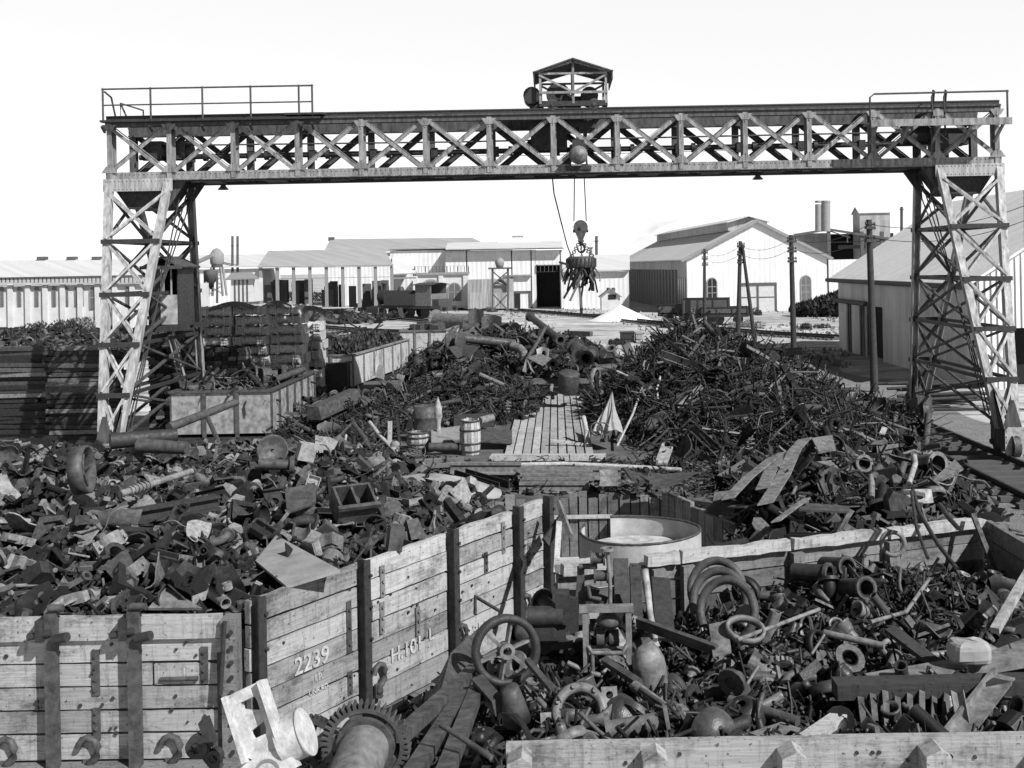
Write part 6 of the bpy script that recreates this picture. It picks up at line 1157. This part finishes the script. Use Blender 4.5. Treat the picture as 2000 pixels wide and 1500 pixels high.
for pts, r_, lb, nm, mt in ((((1783, 957, 13.4), (1795, 1000, 12.9), (1830, 1060, 12.3), (1868, 1110, 11.9)), .025, 'dark curved cable looping over the rear wall, right one', 'cable', IRONB), (((1780, 960, 13.3), (1790, 1030, 12.6), (1812, 1090, 12)), .02, 'dark curved cable looping over the rear wall, left one', 'cable', IRONB), (((1835, 985, 13.5), (1852, 1010, 13.2), (1872, 1032, 13)), .03, 'short crooked rod resting over the pale wall rail', 'rod', IRONB), (((1700, 1215, 10.6), (1770, 1195, 11), (1815, 1130, 11.8)), .02, 'thin pale rod kinked among the bell fittings', 'rod', IRONL), (((1610, 1236, 10.2), (1727, 1262, 9.9)), .032, 'straight pale pipe pointing right in the bin centre', 'pipe', IRONL), (((1425, 1368, 9.0), (1558, 1410, 8.6)), .045, 'dark thick pipe slanting down near the front board', 'pipe', IRONM), (((1585, 1278, 9.8), (1610, 1240, 10.1)), .012, 'thin bent wire hanging from the pale pipe', 'wire', IRONL), (((1250, 1345, 9.2), (1330, 1400, 8.8), (1380, 1420, 8.6)), .02, 'thin rod crossing before the domed vessel', 'rod', IRONM), (((1240, 1340, 9.4), (1300, 1385, 9), (1312, 1420, 8.8)), .05, 'curved pale bar below the domed vessel', 'bar', IRONL), (((1440, 1250, 10.2), (1600, 1190, 10.9)), .02, 'long thin rod slanting up behind the pale ring', 'rod', IRONL)):
    ith('loose_' + nm, MB().rod([P(*p) for p in pts], r_, 9), mt, lb, nm)
for xa, ya, Da, xb, yb, Db, pr, lb, nm, mt in ((1630, 1345, 8.9, 2010, 1336, 8.9, [(-.1, -.06), (.1, -.06), (.1, .06), (-.1, .06)], 'long dark timber across the bin above the front board', 'timber_beam', WOODDK), (1700, 1335, 9.3, 2020, 1280, 9.6, [(-.1, -.05), (.1, -.05), (.1, .05), (-.1, .05)], 'grey plank sloping up to the right edge', 'plank', IRONL), (1855, 1325, 9.5, 2020, 1262, 9.9, [(-.09, -.05), (.09, -.05), (.09, .05), (-.09, .05)], 'upper grey plank at the right edge of the bin', 'plank', IRONL), (1943, 1232, 10.1, 2012, 1112, 11.0, [(-.04, -.03), (.04, -.03), (.04, .03), (-.04, .03)], 'bright white batten leaning on the right end wall', 'batten', PALE), (1852, 1450, 8.2, 1960, 1312, 8.9, [(-.09, -.05), (.09, -.05), (.09, .02), (.06, .02), (.06, -.03), (-.09, -.03)], 'pale angle iron leaning over the front board', 'angle_iron', IRONL), (1740, 1230, 10.2, 1855, 1318, 9.4, [(-.07, -.02), (.07, -.02), (.07, .02), (-.07, .02)], 'dark flat plank slanting down right across the fittings', 'plank', WOODDK), (1575, 1445, 8.1, 1640, 1400, 8.6, [(-.06, -.03), (.06, -.03), (.06, .03), (-.06, .03)], 'pale plank end poking up behind the front board', 'plank', WOODP), (1482, 1442, 8.1, 1545, 1420, 8.4, [(-.09, -.015), (.09, -.015), (.09, .015), (-.09, .015)], 'holed flat bar lying behind the front board', 'flat_bar', IRONL)):
    ith(nm, MB().sect(P(xa, ya, Da), P(xb, yb, Db), pr), mt, lb, nm.replace('_', ' '))
def sack(u, v):
    a, b = (u - .5) * math.pi, v * 2 * math.pi; k = 1 + .13 * mnoise.noise(V((u * 5, math.cos(b) * 2.6, math.sin(b) * 2.6))) + .09 * abs(mnoise.noise(V((u * 9, math.cos(b) * 5, math.sin(b) * 5)))); f = lambda c: math.copysign(abs(c) ** .55, c); return P(1892, 1272, 9.4) + V((.17 * f(math.cos(a)) * f(math.cos(b)), .13 * f(math.cos(a)) * f(math.sin(b)), .1 * f(math.sin(a)))) * k
m = MB().grid(sack, 9, 12); m.s = [False] * len(m.f); ith('white_block', m, CANVAS, 'crumpled white parcel lying above the grey planks', 'parcel')
for x, y, D, w_, h_, lb in ((1800, 1360, 8.9, .16, .4, 'upright dark slat group beneath the long timber'), ):
    for k in range(8): ith('upright_slat', MB().beam(P(1690 + k * 22, 1440, 8.5), P(1680 + k * 24, 1362 - (k % 3) * 6, 8.8), .05, .02, (0, 1, 0)), IRONM, 'upright dark slat below the long timber, in a row', 'slat', 'slats below the long timber')
for xa, ya, Da, xb, yb, Db, w_, h_, mt, lb in ((1086, 1120, 13.2, 1092, 1020, 13.8, .07, .05, WOODT, 'pale upright stake standing inside the alley end'), (1090, 980, 14.6, 1114, 1046, 13.9, .06, .05, WOODD, 'dark board leaning in the alley corner by last stanchion'), (1065, 1060, 14.2, 1100, 1010, 14.6, .12, .05, WOODDK, 'short dark beam crossing the alley corner'), (1085, 1108, 12.6, 1160, 1100, 12.5, .1, .1, WOODT, 'short squared rail stub beside the column machine'), (1212, 1095, 12.0, 1216, 1200, 11.6, .16, .12, IRONB, 'dark upright casting right of the column machine'), (1240, 1105, 12.0, 1244, 1215, 11.5, .12, .1, WOODDK, 'dark post below the gap in the top rail'), (1290, 1130, 12.0, 1300, 1250, 11.2, .2, .04, IRONB, 'dark plate standing behind the pale prop'), (1180, 1290, 9.9, 1250, 1335, 9.4, .06, .06, IRONM, 'bar slanting below the press frame'), (935, 1335, 9.4, 975, 1380, 9.0, .14, .1, IRONM, 'tapered dark block below the flywheel'), (1245, 1215, 10.8, 1400, 1270, 10.2, .1, .05, IRONM, 'dark flat bar running behind the domed vessel'), (1030, 1290, 9.8, 1080, 1350, 9.3, .05, .05, IRONM, 'bar leaning right of the flywheel rim')):
    ith('iron_beam' if mt in (IRONB, IRONM) else 'timber_stake', MB().beam(P(xa, ya, Da), P(xb, yb, Db), w_, h_, (0, 1, .2)), mt, lb, 'beam' if mt in (IRONB, IRONM) else 'timber')
ith('conical_pot', MB().lathe([(.0, .16), (.07, .16), (.1, 0), (.12, -.16), (.105, -.16), (.09, 0)], 22, align(P(1003, 1375, 9.0), (-.15, -.3, 1))), IRONM, 'dark conical pot lying under the flywheel', 'pot')
HM = Heap([(-.35, 10.7), (.75, 10.7), (.95, 11.9), (.1, 12.0), (-.3, 12.9)], lambda x, y: 1.5 + .12 * nz(x, y, 2, 41))
scatter('dark machine cluster by the press frame', I_BIN, dict(gear_wheel=5, bearing_cap=10, axle_box=8, flanged_pipe=8, pulley_wheel=8, iron_bracket=10, forked_casting=8, tray_casting=5, iron_lever=8), HM.sample, (.6, 1.05), 1.6, (0, .3))
# front right plates and sheets
def strip(pts, w_, mat, lb, nm='bent_strip', cat='metal strip'):
    ps = [P(*p) for p in pts]; k = len(ps) - 1
    def f(u, v):
        t = u * k; i = min(int(t), k - 1); q = ps[i].lerp(ps[i + 1], t - i); return q + V((1, .1, .15)) * (v - .5) * w_
    return ith(nm, MB().grid(f, k * 3, 2, .02), mat, lb, cat)
strip(((1422, 975, 17.4), (1460, 935, 18.2), (1512, 893, 19.6)), .22, IRONL, 'leftmost long bent sheet strip leaning in the low heap')
strip(((1490, 955, 18), (1505, 920, 18.8), (1530, 885, 20)), .24, IRONL, 'middle bent sheet strip leaning in the low heap')
strip(((1495, 985, 17.2), (1530, 930, 18.6), (1552, 880, 19.8), (1572, 858, 20.4)), .26, IRONL, 'longest kinked sheet strip with curled top in the low heap')
strip(((1515, 1020, 16.2), (1575, 975, 17.2)), .14, IRONL, 'short bar lying across flat plates in the low heap')
for pts, mt, lb in ((((1590, 905, 21), (1640, 900, 21.4), (1672, 925, 20.4), (1620, 940, 20)), IRONL, 'tilted grey flat plate in the low heap centre'), (((1585, 858, 22.6), (1625, 852, 23), (1632, 880, 22), (1600, 886, 21.8)), IRONL, 'grey plate standing at the low heap back'), (((1570, 985, 17.4), (1660, 992, 17.3), (1658, 1003, 17), (1560, 998, 17)), IRONM, 'long dark flat plate in the low heap front'), (((1722, 835, 25.5), (1733, 838, 25.5), (1728, 850, 25), (1717, 848, 25)), PALE, 'small white card like plate at the low heap back'), (((1865, 900, 21), (1882, 918, 20.5), (1840, 940, 20), (1815, 945, 20)), IRONL, 'folded pale plate at the low heap right')):
    m = MB(); slab(m, [P(*p) for p in pts], .03); ith('flat_plate', m, mt, lb, 'metal plate')
for x, y, D, r_, ax, lb in ((1688, 905, 20.8, .14, (.1, -.95, .2), 'open round pipe mouth in the low heap centre'), (1832, 906, 21.5, .2, (.35, -.9, .2), 'large dark tube mouth at the low heap right')):
    d = V(ax).normalized(); a = P(x, y, D); t = thing('large_pipe', lb, 'pipe', a); MB().tube(-d * .6, V((0, 0, 0)), r_, r_ * .82, 20).build('barrel_tube', IRONM, t); MB().tube(-d * .04, d * .02, r_ * 1.2, r_ * .82, 20).build('collar', IRONL, t)
hc = thing('seat_casting', 'pale saddle shaped casting with oval hole in low heap', 'casting', P(1793, 970, 18)); MB().holed([(x * 1.0, y) for x, y in rect_loop(.46, .24, 28)], [(x * 1.3, y * .8) for x, y in circ(.07, 28)], .05, M.Rotation(R(62), 4, 'X')).build('top_plate', PALE, hc)
m = MB(); m.grid(lambda u, v: (-.23 - .1 * v, -.05 + .25 * u - .1, .05 - .3 * v), 3, 3, .03); m.grid(lambda u, v: (-.23 + .46 * u, -.12, -.1 - .12 * v - .08 * math.sin(3.14 * u)), 8, 2, .03); m.build('skirt', IRONL, hc)
ith('tripod_rod', MB().rod([P(1702, 972, 17.6), P(1703, 945, 17.9), P(1700, 928, 18)], .05, 8), IRONL, 'short upright pipe stub in the low heap', 'pipe')
ith('bent_angle', MB().rod([P(1775, 945, 19), P(1788, 905, 19.8), P(1785, 890, 20)], .05, 7), PALE, 'bright bent bar upright at right of low heap', 'bar')
ith('sloping_post', MB().beam(P(1868, 945, 20.2), P(1902, 1000, 18.2), .1, .14), WOODDK, 'dark timber sloping down beside the gravel bed', 'timber')
tb = thing('small_trestle', 'small pale trestle rack standing behind the wiry heap', 'trestle', G(1655, 790)); D = tb.location.y; s = D / FP; m = MB(); m.cyl((-24 * s, 0, 34 * s), (24 * s, 0, 34 * s), .06, n=10); m.build('roller', IRONL, tb)
for x in (-22, 22): MB().prism([(x * s - .1, -.1), (x * s + .1, -.1), (x * s + .07, 40 * s), (x * s - .07, 40 * s)], .14, FY).build('side_frame', IRONL, tb)
MB().bb(-20 * s, 20 * s, -.1, .1, 6 * s, 24 * s).build('panel', WOODP, tb)
# brush and timber behind right tower
for i in range(16):
    a = G(1800 + rnd.uniform(0, 70), 800 + rnd.uniform(-8, 12)); ith('stacked_pole', MB().rod([a + V((-1.6, rnd.uniform(-.6, .6), .1 + i * .06)), a + V((1.6, rnd.uniform(-.6, .6), .1 + i * .065))], .06, 7), POLE, 'dark pole piled behind the right crane tower', 'pole', 'poles piled behind the right tower')
# ------------------------------------------------------------------ wagons in the yard
def wagon(name, label, loc, rz, L, W, zf, h, mat, ribs, rib_m, cont=None, wheels=True):
    t = thing(name, label, 'wagon', loc, rz)                      # local x = width centred, y = length from the near end
    for nm, x0, x1, y0, y1 in (('side_panel', -W / 2, -W / 2 + .06, 0, L), ('side_panel', W / 2 - .06, W / 2, 0, L), ('end_panel', -W / 2 + .06, W / 2 - .06, 0, .06), ('end_panel', -W / 2 + .06, W / 2 - .06, L - .06, L)): MB().bb(x0, x1, y0, y1, zf, zf + h).build(nm, mat, t)
    MB().bb(-W / 2 + .06, W / 2 - .06, .06, L - .06, zf - .02, zf + .06).build('floor', rib_m, t)
    for i in range(ribs + 1):
        y = .06 + (L - .12) * i / ribs
        for sx in (-1, 1): m = MB(); m.bb(sx * W / 2 - .05 if sx < 0 else W / 2, -W / 2 if sx < 0 else W / 2 + .05, y - .05, y + .05, zf - .1, zf + h); m.build('stanchion', rib_m, t)
    for x in (-W / 6, W / 6): MB().bb(x - .05, x + .05, -.06, -.002, zf - .1, zf + h).build('end_stanchion', rib_m, t)
    m = MB(); m.bb(-W / 2 - .07, W / 2 + .07, -.07, .08, zf + h + .002, zf + h + .06); m.bb(-W / 2 - .07, -W / 2 + .08, .08, L, zf + h + .002, zf + h + .06); m.bb(W / 2 - .08, W / 2 + .07, .08, L, zf + h + .002, zf + h + .06); m.bb(-W / 2 - .07, W / 2 + .07, L + .001, L + .07, zf + h + .002, zf + h + .06); m.build('top_rim', rib_m, t)
    MB().bb(-W / 2, W / 2, -.02, L + .02, zf - .35, zf - .1).build('underframe', IRONB, t)
    if wheels:
        for y in (L * .22, L * .78): m = MB(); [m.cyl((sx * .78 - .06, y, .48), (sx * .78 + .06, y, .48), .46, n=18) for sx in (-1, 1)]; m.cyl((-.8, y, .48), (.8, y, .48), .08, n=10); m.build('wheelset', IRONM, t)
    for sx in (-.7, .7): MB().cyl((sx, -.02, zf - .22), (sx, -.4, zf - .22), .07, n=10).build('buffer', IRONB, t)
    return t
STW = steel('wagon_grey_paint', .24, nscale=5, mott=.6)
sw = wagon('steel_wagon', 'grey steel sided wagon heaped with pipes beside the left tower', (-9.4, 30.6, 0), 0, 5.6, 2.75, 1.1, 1.15, STW, 6, IRONM)
m = MB().rod([(.72, -.05, 2.0), (.66, -.05, 1.85), (.7, -.05, 1.6)], .025, 7); m.build('chain_hook', IRONB, sw)
for i, (xa, ya, xb, yb, D0, D1, r_, lb) in enumerate(((492, 735, 525, 738, 33, 33.3, .3, 'large open tube lying on top of the steel wagon load'), (405, 775, 480, 748, 31, 32, .09, 'long bent pipe across the steel wagon load'), (440, 745, 520, 752, 31.5, 33, .08, 'dark thin pipe on the steel wagon load'), (395, 762, 430, 745, 31, 32, .12, 'short pipe sticking up from the steel wagon load'), (535, 742, 592, 722, 32.5, 34, .1, 'ribbed bar lying lengthwise on the steel wagon load'))):
    a, b = P(xa, ya, D0), P(xb, yb, D1); t = thing('loaded_pipe', lb, 'pipe'); MB().tube(a, b, r_, r_ * .8, 18).build('barrel_tube', IRONM, t); d = (b - a).normalized() * .06; MB().tube(a, a + d, r_ * 1.12, r_ * .8, 18).build('collar', IRONM, t)
def hS(x, y): return 2.15 + .25 * nz(x, y, 1.1, 21) + gauss(x, y, -9.6, 32, 1.0, 1.6, .2)
HS = Heap([(-10.6, 30.8), (-8.2, 30.8), (-8.2, 36), (-10.6, 36)], hS); stuff('wagon_load', 'mixed scrap load heaped in the grey steel wagon', 'scrap load', HS.base(.25, .3), S_MID, 420, HS.sample, (.6, 1.4), SM_T + RODS, 1.0)
scatter('grey steel wagon load', I_MID, dict(bent_plate=12, pipe_length=10, bent_rod=10, dome_cover=4, steel_strap=6), HS.sample, (1, 1.7), .9, (0, .15))
WWD = wood('yard_wagon_boards', .35, .6, 2, .6)
ww = wagon('wooden_wagon', 'pale plank sided wagon piled with brush in the middle yard', (-8.95, 41.6, 0), R(-6), 9.0, 2.4, 1.2, 1.15, WWD, 6, WOODD)
bush('brush_load', 'dark twiggy brush heaped on the pale plank wagon', 'brush', 2600, blobs([((-8.8 + i * .16, 42.6 + i * 1.1, 2.45), (.95, .8, .35 + .05 * (i % 3))) for i in range(7)]), .16, LEAF)
w2 = wagon('wooden_wagon', 'end on wooden wagon with two dark stanchions behind the brush wagon', (P(826, 690, 56).x, 56, 0), R(-4), 6, 2.3, 1.2, 1.2, WWD, 4, WOODD)
m = MB()
for i in range(10): m.box((rnd.uniform(-.9, .9), rnd.uniform(.3, 3), 2.45 + rnd.uniform(0, .15)), (rnd.uniform(.3, .7), .5, rnd.uniform(.3, .5)), M.Rotation(rnd.uniform(0, 3), 3, 'Z'))
o = m.build('wagon_load', IRONM, None, w2.location); tag(o, 'dark blocks loaded on the end on wooden wagon', 'scrap load', kind='stuff')
dw = wagon('dark_wagon', 'dark low wagon in shadow left of the pale plank wagon', (P(610, 760, 41).x, 41, 0), R(-4), 7, 2.6, .9, 1.2, steel('black_wagon', .03), 5, IRONB)
for x, y, W_, lb, hh in ((1375, 632, 2.3, 'dark low wagon on the far right track, left one', .7), (1425, 634, 2.4, 'tall dark wagon on the far right track beside double pole', 1.3), (1462, 634, 2.2, 'dark bogie frame wagon on the far right track, rightmost', .5)):
    p = G(x, y); wagon('far_wagon', lb, p, R(80), 4.2, 2.2, 1.1, hh, steel('far_wagon_paint', .09), 3, IRONB)
for x, y, ww_, hh, lb, mt in ((1342, 634, 24, 26, 'dark crate stack left of the far wagons', IRONB), (1310, 640, 18, 16, 'low dark crate beside far track weeds', IRONB), (1247, 668, 12, 17, 'white end block beside the low dark box', PALE), (1225, 668, 26, 18, 'low dark box left of the white end block', IRONB), (662, 590, 30, 22, 'bright white box in the yard left of locomotive', PALE)):
    a = G(x, y); s = a.y / FP; m = MB().box((0, 0, hh * s / 2), (ww_ * s, 1.2, hh * s)); m.box((0, 0, hh * s + .04), (ww_ * s * 1.08, 1.3, .08)); m.box((0, -.63, hh * s * .5), (ww_ * s * .9, .05, .1)); o = ith('yard_crate', m, mt, lb, 'crate'); o.location = a
# white pickets and stones
for i in range(26):
    a = G(690 + rnd.uniform(0, 70), 604 + rnd.uniform(-8, 6)); h = rnd.uniform(.5, 1.5); ith('white_slab', MB().box(a + V((0, 0, h / 2)), (rnd.uniform(.3, .8), .2, h), M.Rotation(rnd.uniform(-.2, .2), 3, 'Y')), PALE, 'upright white slab in the cluster left of the locomotive', 'slab', 'white slabs left of the locomotive')
# locomotive
lc = thing('tank_locomotive', 'small dark tank locomotive standing before the white workshop', 'locomotive', G(812, 620), R(62)); u = 1.25
m = MB().cyl((0, -1.0 * u, 1.9 * u), (0, 3.2 * u, 1.9 * u), .62 * u, n=24); m.cyl((0, 3.2 * u, 1.9 * u), (0, 3.9 * u, 1.9 * u), .68 * u, n=24); m.build('boiler', IRONB, lc)
m = MB(); m.lathe([(.2 * u, 0), (.2 * u, .55 * u), (.28 * u, .62 * u), (.28 * u, .7 * u), (.16 * u, .7 * u)], 16, M.Translation((0, 3.5 * u, 2.5 * u))); m.build('chimney', IRONB, lc); m = MB(); m.lathe([(.3 * u, 0), (.3 * u, .25 * u), (.18 * u, .42 * u), (0, .46 * u)], 16, M.Translation((0, 1.6 * u, 2.42 * u))); m.build('steam_dome', IRONM, lc)
m = MB(); [m.bb(sx * 1.0 * u - .35 * u, sx * 1.0 * u + .35 * u, -.8 * u, 2.6 * u, 1.15 * u, 2.2 * u) for sx in (-1, 1)]; m.build('side_tank', IRONM, lc)
m = MB(); m.bb(-1.3 * u, 1.3 * u, -2.6 * u, -2.5 * u, 1.1 * u, 2.2 * u); m.bb(-1.3 * u, -1.2 * u, -2.5 * u, -.9 * u, 1.1 * u, 3.0 * u); m.bb(1.2 * u, 1.3 * u, -2.5 * u, -.9 * u, 1.1 * u, 3.0 * u); m.bb(-1.2 * u, 1.2 * u, -1.0 * u, -.9 * u, 1.1 * u, 3.0 * u); [m.bb(x - .06, x + .06, -2.6 * u, -2.5 * u, 2.2 * u, 3.0 * u) for x in (-1.25 * u, 1.25 * u)]; m.build('cab', IRONL, lc)
m = MB().grid(lambda a, b: ((a - .5) * 3.0 * u, -2.8 * u + b * 2.1 * u, 3.02 * u + .22 * math.sin(math.pi * a)), 10, 2, .06); m.build('cab_roof', IRONM, lc)
m = MB(); m.bb(-1.25 * u, 1.25 * u, -3.4 * u, 4.2 * u, .85 * u, 1.1 * u); m.bb(-1.25 * u, 1.25 * u, -3.6 * u, -3.4 * u, .6 * u, 1.1 * u); m.bb(-1.1 * u, 1.1 * u, -3.3 * u, -2.6 * u, 1.1 * u, 1.7 * u); m.build('frame', IRONM, lc)
for y in (-1.6, 0, 1.5, 3.2):
    m = MB(); [m.cyl((sx * .8 * u - .08, y * u, .5 * u), (sx * .8 * u + .08, y * u, .5 * u), .48 * u, n=18) for sx in (-1, 1)]; m.build('wheelset', IRONB, lc)
for sx in (-.85, .85): MB().cyl((sx * u, -3.6 * u, .85 * u), (sx * u, -4.0 * u, .85 * u), .17 * u, n=12).build('buffer', IRONB, lc)
for a, b, lb in (((860, 578), (912, 606), 'dark covered van left of the tank stand'),):
    p = G(888, 605); vn = thing('covered_van', 'dark covered van standing right of the locomotive', 'van', p); s = p.y / FP; m = MB().bb(-24 * s, 24 * s, 0, 3, .8, 29 * s); m.build('body', TRIM, vn); m = MB().grid(lambda a, b: ((a - .5) * 50 * s, -.1 + b * 3.2, 29 * s + .35 * math.sin(math.pi * a)), 10, 1, .06); m.build('roof', TRIMG, vn); m = MB(); [m.cyl((x * s, .2, .45), (x * s, .35, .45), .45, n=16) for x in (-15, 15)]; m.build('wheels', IRONB, vn)
# ------------------------------------------------------------------ stacks of spools behind the left tower
def unit():
    m = MB().cyl((-.4, 0, 0), (.4, 0, 0), .13, n=14); m.cyl((-.06, 0, 0), (.06, 0, 0), .15, n=14)
    for sx in (-1, 1):
        m.box((sx * .52, 0, 0), (.3, .5, .27)); m.box((sx * .37, 0, 0), (.04, .56, .32)); m.box((sx * .66, 0, 0), (.04, .56, .32))
        for a in (-.09, .02, .1):
            for q in (-.09, 0, .09): m.cyl((sx * .52 + a - .01, -.25, q), (sx * .52 + a - .01, -.31, q + .01), .036, n=7)
    return m
UI = iron('unit_iron', .36, .6, .7); ums = []
um = unit().mesh('iron_unit', UI)
for px, D, rows in ((425, 38, 11), (495, 38.2, 11), (563, 38.6, 11), (600, 40.4, 9), (372, 39.6, 10), (470, 39.7, 11), (540, 40.2, 11)):
    p = P(px, 740, D)
    for k in range(rows):
        for j in range(2): o = link('iron_unit', um, None, (p.x + rnd.uniform(-.06, .06), D + j * .62 + rnd.uniform(-.06, .06), .8 + k * .345), (rnd.uniform(-.05, .05), rnd.uniform(-.03, .03), rnd.uniform(-.07, .07))); o.scale = (.82, 1, rnd.uniform(.98, 1.1)); tag(o, 'barrel shaped iron unit with studded end blocks in tall stacks', 'machine part', 'studded units in tall stacks')
for i, (x0_, x1_, y0_, D, lb) in enumerate(((415, 500, 606, 38, 'long curved topped trough lying on top of the spool stacks, left'), (512, 570, 604, 38.5, 'short trough lying on top of the spool stacks, right'), (570, 640, 614, 39, 'long bar jutting right from the spool stacks'))):
    a, b = P(x0_, y0_, D), P(x1_, y0_ - 2, D); m = MB().grid(lambda u, v: (a.x + (b.x - a.x) * u, a.y - .4 + .8 * v, a.z + .18 * math.sin(math.pi * u) + .12 * math.sin(math.pi * v)), 12, 6, .05); ith('iron_trough', m, IRONL, lb, 'trough')
# dark sleeper stacks at the left
slm = iron('sleeper_wood', .018, .17, .85); sl_mesh = MB().box((0, 0, 0), (2.3, .24, .13)).mesh('sleeper', slm); sl2_ = MB().box((0, 0, 0), (.24, 2.3, .13)).mesh('sleeper', slm)
for cx_, D, rows, end in ((-15.3, 35.5, 22, False), (-17.75, 36, 22, False), (-13.2, 38.8, 23, True), (-11.4, 38.5, 20, True), (-20.2, 36.4, 22, False)):
    for k in range(rows):
        for j in range(2 if not end else 6):
            if end: o = link('sleeper', sl2_, None, (cx_ - .7 + j * .27 + rnd.uniform(-.02, .02), D + rnd.uniform(-.12, .12), .25 + k * .142), (0, 0, rnd.uniform(-.03, .03)))
            else: o = link('sleeper', sl_mesh, None, (cx_ + rnd.gauss(0, .13), D + j * .27 + rnd.gauss(0, .05), .25 + k * .142 + .03 * math.sin(cx_ * 3 + k)), (rnd.gauss(0, .03), rnd.gauss(0, .008), rnd.gauss(0, .03)))
            tag(o, 'dark timber sleeper in the end on stacks behind left tower' if end else 'dark timber sleeper in the broadside stacks at left edge', 'sleeper', 'end on sleepers' if end else 'broadside sleepers')
# loose items between the wagons and tracks
for xa, ya, xb, yb, lb in ((640, 655, 700, 680, 'long dark beam lying on pale ground beyond the spools'), (605, 655, 650, 672, 'short beam leaning on the ground beside the spools'), (1105, 650, 1155, 652, 'dark pipe lying alone on pale ground')):
    a, b = G(xa, ya, .2), G(xb, yb, .2); ith('ground_beam', MB().beam(a, b, .35, .35), IRONM, lb, 'beam')
